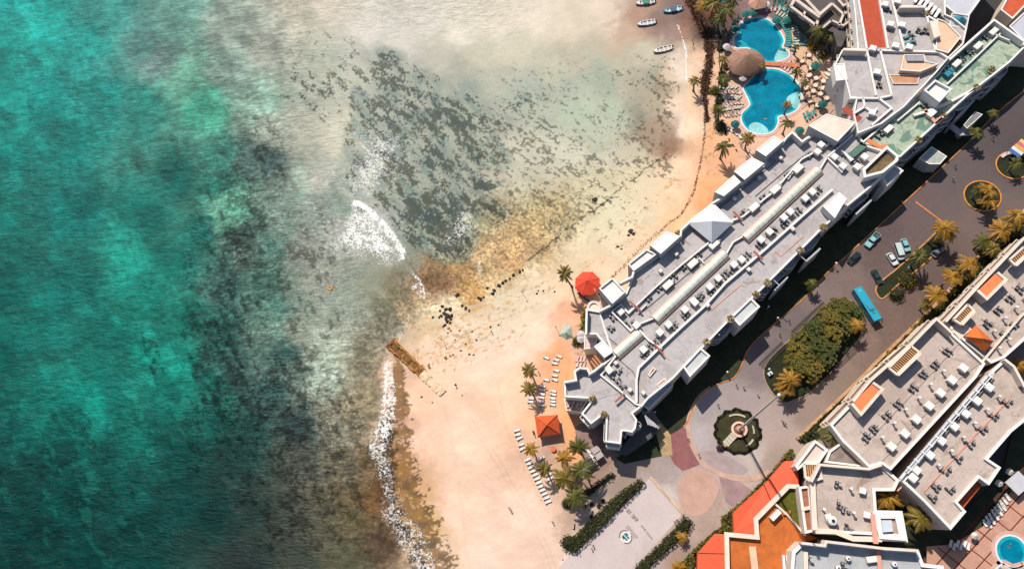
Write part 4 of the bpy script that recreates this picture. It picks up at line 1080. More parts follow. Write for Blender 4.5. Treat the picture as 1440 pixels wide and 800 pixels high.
sloped(lob, [(1006,750),(1020,751),(1022,778),(982,777)], [4.6, 5.2, 5.2, 4.0], ORANGE, "tiled_roof")
sloped(lob, [(981,778),(1022,779),(1024,840),(980,840)], [4.0, 5.2, 5.2, 4.0], ORANGE, "tiled_roof")
T0 = [(1022,751),(1064,755),(1064,731),(1109,684),(1124,684),(1132,748),(1152,757),(1128,762),(1115,775),(1110,840),(1024,840)]
MB().prism(poly(T0, 5.0), 0.0, 5.0).build("terrace", BROWNT, lob)
lw = lambda pts, wd=0.8, h=1.0, mat=WARMW, nm="terrace_wall": low_wall(lob, pts, 5.0, h, wd, mat, nm)
lw([(1024,840),(1022,751),(1065,755),(1063,730),(1109,683),(1124,684)], 1.1, 1.4)
lw([(1089,707),(1108,724),(1133,753)], 0.5, 0.9); lw([(1124,684),(1131,748)], 0.8, 1.6)
MB().prism(poly([(1109,686),(1122,687),(1130,749),(1091,708)], 5.05), 4.95, 5.05, False).build("lawn_terrace", M((92, 92, 24), 0.95, 0.2, 0.8), lob)
lw([(1058,768),(1067,840)], 1.7, 0.8, PEACH, "bench")
lw([(1085,730),(1097,718)], 1.2, 1.8, WHITE, "chimney")
lw([(1102,780),(1106,840)], 0.55, 1.5, WHITE, "chimney"); lw([(1108,781),(1112,840)], 0.9, 1.7, WHITE, "chimney")
lw([(1101,722),(1110,720),(1109,727)], 0.7, 0.8, M((214, 130, 60), 0.8), "step")
# ---------------------------------------------------------------- lawns, kerbs, plaza
LAWNM = M((52, 58, 36), 0.95, 0.25, 0.35, bump=0.6, stain=0.4)
DARKLAWN = M((40, 44, 20), 0.95, 0.25, 0.4, bump=0.5, stain=0.4)
KERB = [(1470,104),(1440,128),(1400,161),(1357,205),(1293,265),(1200,351),(1164,383),(1137,413),(1100,446),(1070,472),(1057,485),(1049,497),(1043,513),(1032,531),(1012,539),(993,549),(982,560),(975,572),(968,590),(961,600),(943,611),(932,597)]
def sheet(name, pg, z, mat, kind="structure"):
    mb = MB(); mb.sheet(poly(pg, z), z); return struct(name, mb, mat, kind=kind)
sheet("lawn", KERB + [(905,560),(1060,420),(1240,250),(1470,50)], 0.09, LAWNM)
sheet("garden_bed", [(866,644),(922,606),(931,641),(878,652)], 0.09, LAWNM)
gp = MB(); gp.sheet(poly([(800,640),(812,598),(850,580),(890,606),(868,644),(846,660),(822,662)], 0.08), 0.08)
struct("garden_court", gp, M((158, 128, 116), 0.85, 0.12, 0.4, stain=0.5))
wk = MB(); wk.path([P2(*q) for q in [(795,566),(798,590),(805,625),(812,650)]], 3.0, 0.05, 0.13); struct("footpath", wk, M((244, 176, 120), 0.9, 0.1, 0.8))
kb = MB(); kb.path([P2(*q) for q in smooth_line(KERB[:-2], 3)], 0.35, 0.05, 0.2)
struct("kerb", kb, M((206, 134, 74), 0.8, 0.25, 0.3, stain=0.6))
kb = MB(); kb.path([P2(1287,284), P2(1326,313)], 0.4, 0.05, 0.18); struct("divider_kerb", kb, M((226, 140, 82), 0.8, 0.15))
# roundabout
RC = (1038, 606)
def ell(c, r, n=48, z=0.0):
    """a true circle on the ground of radius r metres about the point seen at pixel c"""
    q = P(c[0], c[1], z); return [(q.x + r * math.cos(2*PI*i/n), q.y + r * math.sin(2*PI*i/n)) for i in range(n)]
pzr = MB(); pzr.path([P2(*q) for q in smooth_line([(1000,545),(984,558),(974,574),(968,592),(969,612),(975,630),(985,647),(1002,661),(1022,670),(1048,674),(1066,671),(1082,662)], 4)], 1.2, 0.05, 0.11);
sheet("rose_paving", [(979,634),(1004,634),(1030,644),(1053,661),(1046,668),(1022,665),(1002,656),(988,645)], 0.078, M((178, 158, 154), 0.85, 0.06, 0.3, stain=0.25)); struct("plaza_border", pzr, M((206, 168, 146), 0.85, 0.1, 0.5, stain=0.3))
sheet("maroon_paving", [(943,611),(960,600),(967,604),(971,622),(984,653),(960,662),(948,652),(938,632)], 0.075, M((152, 96, 94), 0.85, 0.1, 0.4, stain=0.3))
sheet("mauve_paving", [(1011,670),(1040,676),(1058,690),(1030,712),(1020,705)], 0.075, M((168, 138, 136), 0.85, 0.1, 0.3, stain=0.4))
fan = [(952,694),(955,676),(964,665),(978,657),(990,660),(1004,672),(1010,690),(1000,712),(984,724),(966,722)]
sheet("peach_paving", smooth_line(fan, 4, True), 0.08, M((204, 164, 144), 0.85, 0.07, 0.3, stain=0.3))
sheet("yellow_paving", [(922,606),(932,597),(943,611),(946,640),(931,640)], 0.079, M((186, 156, 112), 0.85, 0.15, 0.6, stain=0.4))
# forecourt with painted marks
CT = [(915,671),(960,722),(940,745),(888,802),(870,840),(770,840),(787,796),(804,778)]
sheet("forecourt", CT, 0.08, M((212, 194, 188), 0.8, 0.04, 0.15, stain=0.22))
kb = MB(); kb.path([P2(914,670), P2(961,723)], 0.5, 0.06, 0.4); single("edge_wall", kb, M((222, 182, 140), 0.8, 0.15), "low tan wall along the upper end of the pale forecourt", "wall")
# kerbed islands in the car park
def island(c, rm, label):
    w = ell(c, rm, 30); k = site("planting_island", label, "planter", [(c[0], c[1])] * 3, 0)
    k["_site"] = tuple(P(c[0], c[1])); k.location = P(c[0], c[1])
    MB().ring(w, offset(ccw(w), 0.35), 0.05, 0.28).build("kerb_ring", M((224, 148, 66), 0.8, 0.15), k)
    MB().sheet(offset(ccw(w), 0.34), 0.22).build("soil", DARKLAWN, k)
    return k
island((1381,276), 5.0, "round planting island with an orange kerb and two palms")
island((1424,233), 4.6, "round planting island with an orange kerb beside the colourful kiosk")
med = smooth_line([(1231,404),(1232,414),(1239,421),(1248,416),(1262,402),(1300,372),(1318,352),(1330,330),(1318,325),(1296,345),(1262,376),(1242,392)], 4, True)
mw = ccw([P2(*q) for q in med])
md = thing("car_park_island", "long kerbed island with bushes between the bus and the white van", "planter", P(1270, 380), site=True)
MB().ring(mw, offset(mw, 0.35), 0.05, 0.26).build("kerb_ring", M((214, 146, 84), 0.8, 0.15), md)
MB().sheet(offset(mw, 0.34), 0.2).build("soil", DARKLAWN, md)
grove = smooth_line([(1073,522),(1080,545),(1100,566),(1120,562),(1140,552),(1165,528),(1190,500),(1212,470),(1212,440),(1196,422),(1180,420),(1160,428),(1120,468),(1085,500)], 4, True)
gw = ccw([P2(*q) for q in grove])
gd = thing("garden_island", "large planted island under the dense tree grove", "planter", P(1140, 490), site=True)
MB().ring(gw, offset(gw, 0.3), 0.05, 0.24).build("kerb_ring", M((170, 140, 120), 0.8, 0.15), gd)
MB().sheet(offset(gw, 0.29), 0.18).build("soil", DARKLAWN, gd)
# slatted bike racks beside the grove
RAIL = M((70, 60, 58), 0.7, 0.15)
def rack(a, b, n, wpx, label):
    A, B = P(*a), P(*b); e = (B - A); L = e.length; rz = math.atan2(e.y, e.x)
    r = thing("slatted_rack", label, "rack", A)
    r.rotation_euler = (0, 0, rz)
    for s in (0, wpx):
        MB().box((L / 2, -s, 0.55), (L, 0.1, 0.1)).build("rail", RAIL, r)
    mb = MB()
    for i in range(n): mb.box((L * (i + .5) / n, -wpx / 2, 0.45), (0.09, wpx, 0.09)); mb.box((L * (i + .5) / n, 0, 0.3), (0.06, 0.06, 0.55)); mb.box((L * (i + .5) / n, -wpx, 0.3), (0.06, 0.06, 0.55))
    mb.build("slats", RAIL, r)
    return r
rack((1112,466), (1157,424), 26, 2.0, "dark slatted rack along the upper edge of the grove")
rack((1066,512), (1099,480), 18, 2.0, "dark slatted rack at the lower left of the grove")
rack((1152,528), (1200,484), 26, 1.8, "dark slatted rack on the shaded side of the grove")
# long planter wall between the road and the right-hand buildings
pw = thing("planter_wall", "long tan planter wall beside the road under a row of palms", "wall", P(1260, 480), site=True)
for pts in ([(1120,617),(1160,580),(1210,532),(1232,509),(1262,480),(1300,444),(1336,406),(1375,362),(1412,322),(1470,268)],):
    MB().path([P2(u, v) for u, v in pts], 0.8, 0.05, 0.7).build("wall", M((206, 160, 116), 0.85, 0.15, 0.5, stain=0.4), pw)
PB = [(1122,621),(1165,581),(1210,538),(1262,487),(1300,450),(1336,412),(1375,368),(1412,328),(1480,270),(1480,320),(1440,345),(1376,410),(1316,455),(1280,490),(1225,542),(1195,572),(1166,602),(1140,628)]
sheet("planting_strip", PB, 0.09, DARKLAWN)
# shaded garden behind the right-hand blocks and pool terrace at the corner
sheet("garden", [(1232,690),(1274,672),(1340,744),(1360,716),(1395,684),(1412,655),(1425,605),(1475,560),(1475,640),(1412,690),(1380,735),(1384,752),(1362,765),(1335,772),(1300,778),(1275,770)], 0.09, LAWNM)
sheet("terrace", [(1303,768),(1340,765),(1382,740),(1430,680),(1490,640),(1490,860),(1303,860)], 0.1, M((206, 156, 132), 0.85, 0.08, 0.3, stain=0.3))
jt = MB()
for i in range(7):
    a, b = (1300 + i * 22 - 4, 764 - i * 17 + 22), (1345 + i * 22 + 30, 812 - i * 17 + 36)
    jt.path([P2(*a), P2(*b)], 0.28, 0.06, 0.112)
for i in range(5):
    a, b = (1300 + i * 27, 812 + i * 4), (1440 + i * 27, 656 + i * 4)
    jt.path([P2(*a), P2(*b)], 0.28, 0.06, 0.116)
struct("terrace_joints", jt, M((122, 40, 36), 0.85, 0.1))
jd = MB()
for i in range(7):
    jd.path([P2(1100 + i * 13, 92 + i * 3), P2(1150 + i * 13, 136 + i * 3)], 0.24, 0.03, 0.072)
    jd.path([P2(1098 + i * 10, 118 + i * 12), P2(1130 + i * 10, 88 + i * 12)], 0.24, 0.03, 0.076)
struct("deck_joints", jd, M((136, 84, 70), 0.85, 0.1))

# ---------------------------------------------------------------- foliage
def leaf_mat(rgb, key=""):
    k = ("leaf", rgb)
    if k in MATS: return MATS[k]
    m, n, b = new_mat("leaves_%02x%02x%02x" % rgb)
    t = NT(n); g = t.node("ShaderNodeNewGeometry"); c = alb(rgb)
    r = g.outputs["Random Per Island"]
    big = t.noise(g.outputs["Position"], 0.7, 3)
    f = t.math('ADD', t.math('MULTIPLY', r, 0.6), t.math('MULTIPLY', t.smooth(big, 0.3, 0.7), 0.4))
    lo = (c[0] * 0.45, c[1] * 0.55, c[2] * 0.5, 1); hi = (min(.6, c[0] * 1.7), min(.6, c[1] * 1.45), c[2] * 1.2, 1)
    t.link(t.mix(f, lo, hi), b.inputs["Base Color"])
    b.inputs["Roughness"].default_value = 0.55
    b.inputs["Specular IOR Level"].default_value = 0.3
    tr = t.node("ShaderNodeBsdfTranslucent"); t.link(t.mix(f, lo, hi), tr.inputs[0])
    mx = t.node("ShaderNodeMixShader"); mx.inputs[0].default_value = 0.25
    out = n.nodes["Material Output"]
    t.link(b.outputs[0], mx.inputs[1]); t.link(tr.outputs[0], mx.inputs[2]); t.link(mx.outputs[0], out.inputs[0])
    MATS[k] = m
    return m
BARK = M((128, 108, 88), 0.9, 0.2, 2.0)
HEDGE = leaf_mat((70, 76, 30)); OLIVE = leaf_mat((116, 112, 38)); GOLD = leaf_mat((176, 142, 40)); PALMC = [leaf_mat((140, 122, 48)), leaf_mat((106, 106, 44)), leaf_mat((180, 136, 46))]
rng = np.random.default_rng(11)

def leaves(mb, centers, normals, size, jitter=0.7):
    """one folded leaf quad per centre"""
    for c, nrm in zip(centers, normals):
        nv = np.array(nrm) + rng.normal(0, jitter, 3); nv /= np.linalg.norm(nv)
        a = np.cross(nv, rng.normal(0, 1, 3)); a /= np.linalg.norm(a); b = np.cross(nv, a)
        s = size * rng.uniform(0.6, 1.4)
        p = [c - a * s, c - b * s * 0.45 + nv * s * .1, c + a * s, c + b * s * 0.45 + nv * s * .1]
        mb.add([tuple(q) for q in p], [[0, 1, 2, 3]])

def clump(mb, c, r, n, size, flat=0.8):
    d = rng.normal(0, 1, (n, 3)); d /= np.linalg.norm(d, axis=1)[:, None]
    d[:, 2] = np.abs(d[:, 2]) * 0.9 - 0.15
    rad = r * rng.uniform(0.55, 1.05, n)[:, None]
    leaves(mb, np.array(c) + d * rad * np.array([1, 1, flat]), d, size)

def hedge(name, pg, h, mat, label, cat="hedge", size=0.34, dens=9.0):
    w = ccw([P2(u, v, h * 0.8) for u, v in pg]); wn = [tuple(q) for q in w]
    xs = [q[0] for q in w]; ys = [q[1] for q in w]
    A = abs(area2(w)) / 2
    root = thing(name, label, cat, (sum(xs) / len(xs), sum(ys) / len(ys), 0), site=True)
    core = MB(); core.prism(offset(w, 0.35), 0.05, h * 0.82, False, inset=0.25); core.build("stems", M((40, 40, 18), 0.95, 0.2), root)
    n = int(A * dens * (max(xs) - min(xs)) * (max(ys) - min(ys)) / A)
    q = np.stack([rng.uniform(min(xs), max(xs), n), rng.uniform(min(ys), max(ys), n)], 1)
    q = q[inside(q, wn)]
    hh = h * (0.72 + 0.5 * fbm(q[:, 0] * 0.55, q[:, 1] * 0.55, 77, 3))
    mb = MB(); leaves(mb, np.stack([q[:, 0], q[:, 1], hh], 1), np.tile([0, 0, 1.0], (len(q), 1)), size, 0.9)
    per = sum((Vector(w[i]) - Vector(w[i - 1])).length for i in range(len(w)))
    for i in range(len(w)):
        a, b = np.array(w[i - 1]), np.array(w[i]); L = np.linalg.norm(b - a); e = (b - a) / max(L, 1e-6)
        m = int(L * h * dens * 0.6); tt = rng.uniform(0, 1, m); zz = rng.uniform(0.1, h * 0.95, m)
        c = np.stack([a[0] + (b[0] - a[0]) * tt + e[1] * rng.normal(0, .18, m), a[1] + (b[1] - a[1]) * tt - e[0] * rng.normal(0, .18, m), zz], 1)
        leaves(mb, c, np.tile([e[1], -e[0], 0.4], (m, 1)), size, 0.8)
    mb.build("leaves", mat, root)
    return root

hedge("clipped_hedge", [(899,673),(907,679),(870,716),(836,750),(806,778),(794,766),(828,734),(842,719),(870,693)], 1.6, HEDGE, "dark clipped hedge along the beach side of the pale forecourt")
hedge("clipped_hedge", [(860,664),(864,668),(836,690),(820,702),(810,700),(830,684)], 1.3, leaf_mat((52, 48, 24)), "narrow dark hedge between the tall palms and the small shrub bed")
hedge("clipped_hedge", [(962,726),(974,732),(968,748),(930,780),(905,806),(885,806),(915,776),(945,748)], 1.6, HEDGE, "broad dark hedge on the lower right side of the pale forecourt")
hedge("flowering_hedge", [(1086,664),(1103,641),(1113,631),(1118,638),(1106,648),(1076,681),(1033,722),(1032,748),(1006,749),(980,779),(972,800),(950,812),(945,806),(985,764),(1016,740),(1016,727),(1050,700)], 1.8, OLIVE, "olive green hedge running along the bright orange lobby roof", size=0.4)
hedge("planter_hedge", [(1122,617),(1165,578),(1205,541),(1212,546),(1170,588),(1130,624)], 1.0, HEDGE, "dark low hedge at the lower end of the roadside planter")
hedge("planter_hedge", [(1206,540),(1262,485),(1292,455),(1296,460),(1266,492),(1213,546)], 1.0, GOLD, "yellow green hedge strip on the middle of the roadside planter")
hedge("planter_hedge", [(1296,452),(1340,408),(1380,362),(1386,368),(1346,414),(1302,458)], 1.0, OLIVE, "olive hedge strip at the upper part of the roadside planter")
hedge("planter_bushes", [(1150,602),(1170,585),(1214,543),(1266,493),(1304,456),(1344,414),(1384,368),(1420,328),(1478,276),(1478,300),(1436,338),(1374,402),(1316,452),(1280,486),(1225,538),(1195,568),(1168,596)], 1.0, leaf_mat((56, 62, 26)), "dark green planting between the roadside planter wall and the apartment blocks", "planting", 0.42, 3.2)
hedge("sea_grape_hedge", [(818,437),(826,434),(827,448),(824,462),(820,474),(814,476),(817,456)], 2.0, leaf_mat((120, 124, 20)), "lime green hedge below the round roof spa")
sh = MB()
def shrub(px, r, h, mat, label, cat="shrub", size=0.3, n=260, group=None, name="round_bush"):
    c = P(px[0], px[1], h * 0.6)
    o = thing(name, label, cat, (c.x, c.y, 0), group)
    mb = MB(); mb.dome((0, 0), r * 0.72, 0.0, h * 0.8, 10, 4); mb.build("stems", M((44, 44, 20), 0.95, 0.2), o)
    mb = MB(); clump(mb, (0, 0, h * 0.35), r, n, size, h * 0.6 / r)
    mb.build("leaves", mat, o)
    return o
shrub((799,763), 2.5, 2.4, HEDGE, "round dark bush at the beach end of the forecourt hedge")
shrub((1014,176), 2.4, 2.6, HEDGE, "round green bush between the beach and the lower pool")
shrub((811,480), 1.6, 1.8, leaf_mat((104, 108, 18)), "round lime bush at the foot of the lime hedge")
shrub((843,473), 1.0, 9.0, leaf_mat((104, 116, 20)), "small green bush on the terrace beside the white square roof", n=120)
shrub((796,708), 1.4, 1.6, HEDGE, "round dark bush under the lowest palm by the forecourt")
shrub((1013,629), 1.2, 1.2, leaf_mat((92, 66, 84)), "purple bush at the foot of the monument steps", size=0.22)
shrub((1262,413), 2.4, 2.4, HEDGE, "dark bush at the lower end of the car park island")
shrub((1278,392), 2.9, 3.4, leaf_mat((120, 112, 30)), "tall olive bush beside the green saloon car", n=500)
shrub((1320,343), 2.0, 2.6, HEDGE, "dark bush shading the grey hatchback")
shrub((1316,440), 1.6, 1.8, HEDGE, "dark bush on the planter below the orange palm")
shrub((1291,462), 1.7, 1.8, leaf_mat((128, 124, 30)), "olive bush beside the top corner of the apartment block")
shrub((1253,498), 1.4, 1.5, GOLD, "golden bush beside the wooden pergola")
shrub((1352,398), 2.0, 2.0, HEDGE, "dark bush on the planter beside the orange tiled insert")
shrub((1385,352), 2.3, 2.2, leaf_mat((120, 112, 30)), "olive bush between two planter palms")
shrub((1345,430), 1.3, 1.3, OLIVE, "small olive bush against the white apartment wall")
for i, ((u, v), r_, mt) in enumerate((((1446,312), 2.4, OLIVE), ((1424,330), 2.3, HEDGE), ((1404,356), 2.2, OLIVE), ((1382,378), 2.2, HEDGE), ((1362,400), 2.1, OLIVE), ((1334,424), 2.1, HEDGE), ((1304,452), 2.0, OLIVE), ((1280,478), 1.8, HEDGE), ((1238,520), 1.6, HEDGE), ((1215,546), 1.6, OLIVE))):
    shrub((u, v), r_, 2.2, mt, "leafy bush in the continuous roadside planting, %s from the upper right" % ORD[i], "shrub", .34, 300, "bushes of the roadside planting")
shrub((1137,40), 1.9, 2.4, leaf_mat((196, 150, 30)), "golden yellow bush beneath the arcaded building")
shrub((1145,63), 2.2, 2.2, leaf_mat((190, 160, 40)), "yellow bush on the pool deck below the tall palm")
shrub((1158,76), 1.6, 2.0, OLIVE, "olive bush beside the terracotta planter strip")
shrub((1155,168), 1.2, 1.6, leaf_mat((200, 160, 30)), "yellow bush beside the big square roof")
shrub((1006,126), 2.0, 2.0, leaf_mat((126, 130, 24)), "lime bush beside the brown seaweed bank")
shrub((1016,104), 1.5, 1.8, HEDGE, "dark bush left of the thatched roof")
shrub((1019,118), 1.3, 1.5, leaf_mat((112, 118, 26)), "lime bush below the thatched roof beside the pale loungers")
shrub((1012,140), 1.5, 1.6, HEDGE, "dark bush right of the seaweed bank, upper of two")
shrub((1009,152), 1.2, 1.3, leaf_mat((112, 118, 26)), "lime bush right of the seaweed bank, lower of two")
shrub((1021,92), 1.3, 1.5, leaf_mat((124, 124, 30)), "yellow green bush touching the left side of the thatched roof")
shrub((1014,66), 1.6, 1.6, HEDGE, "dark bush under the shade left of the upper pool")
shrub((1003,22), 1.7, 1.5, leaf_mat((206, 104, 50)), "orange flowering bush beside the dark palms")
for i, (u, v) in enumerate(((822,712),(842,712),(832,726),(832,709),(848,704))):
    shrub((u, v), 0.7, 0.6, leaf_mat((132, 66, 44)), ("small rusty shrub in the bed beside the forecourt, %s from the sea" % ORD[i]), "shrub", 0.22, 50, "rusty shrubs in the bed", "small_shrub")
PLN = [(1125,353),(1079,399),(1063,415),(1027,449),(993,482),(1157,321),(833,561),(850,583),(954,330),(919,353),(1040,254),(1372,125),(1393,100),(1325,165),(1290,198),(1315,54),(1303,21)]
PLS = ["third","fourth","fifth","sixth","lowest","second"]
for i, (u, v) in enumerate(PLN):
    z = HZ + 0.8 if i < 15 else 13.3
    lb = ("green planter bush on the %s roof corner along the road side of the beach hotel" % PLS[i]) if i < 6 else ["planter bush on the roof corner over the balconied south wing", "planter bush beside the narrow south tower of the hotel", "planter bush by the white tent roof on the sea side", "planter bush between the two lowest white roof blocks", "planter bush between the two highest white roof blocks", "yellow planter bush on the middle edge of the green terrace", "yellow planter bush on the far edge of the green terrace", "yellow planter bush on the near edge of the green terrace", "yellow planter bush beside the mossy white roof", "round golden bush at the lower end of the grey patio", "round golden bush at the upper end of the grey patio"][i - 6]
    o = thing("roof_planter", lb, "planter", P(u, v, z - 0.6))
    MB().cyl((0, 0), 0.95, 0, 0.55, 12, 1.1).build("tub", M((226, 206, 186), 0.8), o)
    mb = MB(); clump(mb, (0, 0, 0.7), 1.15, 110, 0.26, 0.8); mb.build("leaves", leaf_mat((150, 132, 22)), o)

# trees of the grove: a trunk with limbs and a crown of leaf rosettes
def grove_tree(px, r, h, mat, label, group, rosette=0.62):
    c = P(px[0], px[1], h)
    o = thing("broadleaf_tree", label, "tree", (c.x, c.y, 0.15), group)
    tb = MB(); tb.tube([(0, 0, 0), (0.1, 0.05, h * 0.3), (0.05, 0, h * 0.6)], [0.26, 0.2, 0.13], 7)
    tips = []
    for i in range(6):
        a = 2 * PI * i / 6 + random.random()
        e = (math.cos(a) * r * 0.6, math.sin(a) * r * 0.6, h * (0.8 + 0.15 * random.random()))
        tb.tube([(0.05, 0, h * 0.45), (e[0] * .5, e[1] * .5, h * 0.66), e], [0.12, 0.08, 0.04], 5)
    tb.build("trunk", BARK, o)
    mb = MB(); k = int(26 * r)
    for i in range(k):
        a = random.random() * 2 * PI; q = r * math.sqrt(random.random()) * (0.85 + 0.3 * random.random())
        z = h * (1.0 - 0.32 * (q / r) ** 2) + random.uniform(-0.6, 0.45)
        cx, cy = q * math.cos(a), q * math.sin(a)
        for j in range(8):                                            # a rosette of long leaves
            b = 2 * PI * j / 8 + random.random() * 0.6; l = rosette * random.uniform(0.7, 1.25); wd = l * 0.24
            dx, dy = math.cos(b), math.sin(b); zz = z + random.uniform(-0.1, 0.15)
            mb.add([(cx, cy, zz + .06), (cx + dx * l * .55 - dy * wd, cy + dy * l * .55 + dx * wd, zz + 0.13), (cx + dx * l, cy + dy * l, zz - 0.18), (cx + dx * l * .55 + dy * wd, cy + dy * l * .55 - dx * wd, zz + 0.13)], [[0, 1, 2, 3]])
    mb.build("crown", mat, o)
    return o
GT = [(1186,432,3.4,"nearest the bus roof"),(1202,440,3.0,"on the tip next to the bus"),(1168,446,3.3,"second along the upper edge"),(1186,456,3.2,"under the golden palm"),(1150,462,3.3,"in the middle of the upper edge"),(1170,470,3.3,"in the middle beside the racks"),
      (1133,478,3.3,"fourth along the upper edge"),(1152,487,3.4,"at the very centre"),(1120,492,3.0,"at the left bulge"),(1134,502,3.3,"left of centre"),(1160,504,3.0,"at the lower right edge"),(1142,518,3.3,"behind the golden lower palm"),(1121,512,3.0,"at the lower left edge"),(1166,488,2.8,"over the shaded rack")]
for i, (u, v, r, s) in enumerate(GT):
    grove_tree((u, v), r, 4.6 + (i * 37 % 10) * 0.09, (leaf_mat((106, 106, 34)), leaf_mat((84, 92, 34)), leaf_mat((128, 114, 36)))[i % 3], "olive leafed tree of the grove %s" % s, "trees of the grove")
# palms
def frond_crown(seed, r, droop=1.0, n=17):
    rd = random.Random(seed); mb = MB()
    for i in range(n):
        a = 2 * PI * i / n + rd.uniform(-0.16, 0.16); up = rd.uniform(-0.15, 0.75); L = r * rd.uniform(0.82, 1.12)
        if i % 4 == 3: L *= 0.75; up = rd.uniform(0.7, 1.1)
        sx = rd.uniform(-0.22, 0.22); K = 11
        pts = []
        for k in range(K + 1):
            t = k / K; rr = L * t * (1 - 0.12 * t); z = up * L * 0.55 * t - droop * L * 0.55 * t * t
            aa = a + sx * t * t
            pts.append(Vector((rr * math.cos(aa), rr * math.sin(aa), z)))
        mb.tube(pts, [0.06 * (1 - 0.8 * k / K) + 0.012 for k in range(K + 1)], 3)
        for k in range(1, K + 1):
            for h_ in (0.0, 0.5):
                t = (k - h_) / K; q = pts[k - 1].lerp(pts[k], 1 - h_); d = (pts[k] - pts[k - 1]).normalized(); sd = Vector((-d.y, d.x, 0)).normalized()
                ll = r * 0.225 * (math.sin(PI * min(1, t * 0.82 + 0.14)) ** 0.7)
                for s in (-1, 1):
                    tip = q + sd * s * ll * 0.8 + d * ll * 0.62 - Vector((0, 0, ll * rd.uniform(0.25, 0.6)))
                    wv = d * r * 0.030
                    mb.add([q - wv, q + wv, tip], [[0, 1, 2]])
    return mb
def trunk_mb(h, lean):
    n = 9; pts = [(lean[0] * (1 - (k / n)) ** 2, lean[1] * (1 - (k / n)) ** 2, h * k / n) for k in range(n + 1)]
    mb = MB(); mb.tube(pts, [0.30 - 0.014 * k + (0.16 if k == 0 else 0) for k in range(n + 1)], 8)
    return mb
CROWNS = {}
def crown_mesh(kind, mat):
    k = (kind, mat.name)
    if k not in CROWNS: CROWNS[k] = frond_crown(kind * 13 + 5, 1.0, (0.7, 1.0, 0.85, 1.2)[kind % 4], (15, 13, 17, 12)[kind % 4]).mesh("crown", mat)
    return CROWNS[k]
def palm(px, r, h, label, mi=0, lean=(0, 0), group=None, kind=None, z0=0.05):
    c = P(px[0], px[1], h)
    o = thing("palm_tree", label, "palm", (c.x, c.y, z0), group)
    MB_ = trunk_mb(h - z0, lean); MB_.build("trunk", BARK, o)
    kd = random.randrange(4) if kind is None else kind
    cr = bpy.data.objects.new("crown", crown_mesh(kd, PALMC[mi])); COL.objects.link(cr); cr.parent = o
    cr.location = (0, 0, h - z0); cr.scale = (r * random.uniform(.92, 1.08), r * random.uniform(.92, 1.08), r * random.uniform(.85, 1.15)); cr.rotation_euler = (random.uniform(-.22, .22), random.uniform(-.22, .22), random.random() * 6.28)
    nb = MB()
    for i in range(6): a = i * 1.05; nb.dome((0.22 * math.cos(a), 0.22 * math.sin(a)), 0.14, h - z0 - 0.35, 0.2, 6, 2)
    nb.build("coconuts", M((120, 90, 40), 0.6), o)
    return o
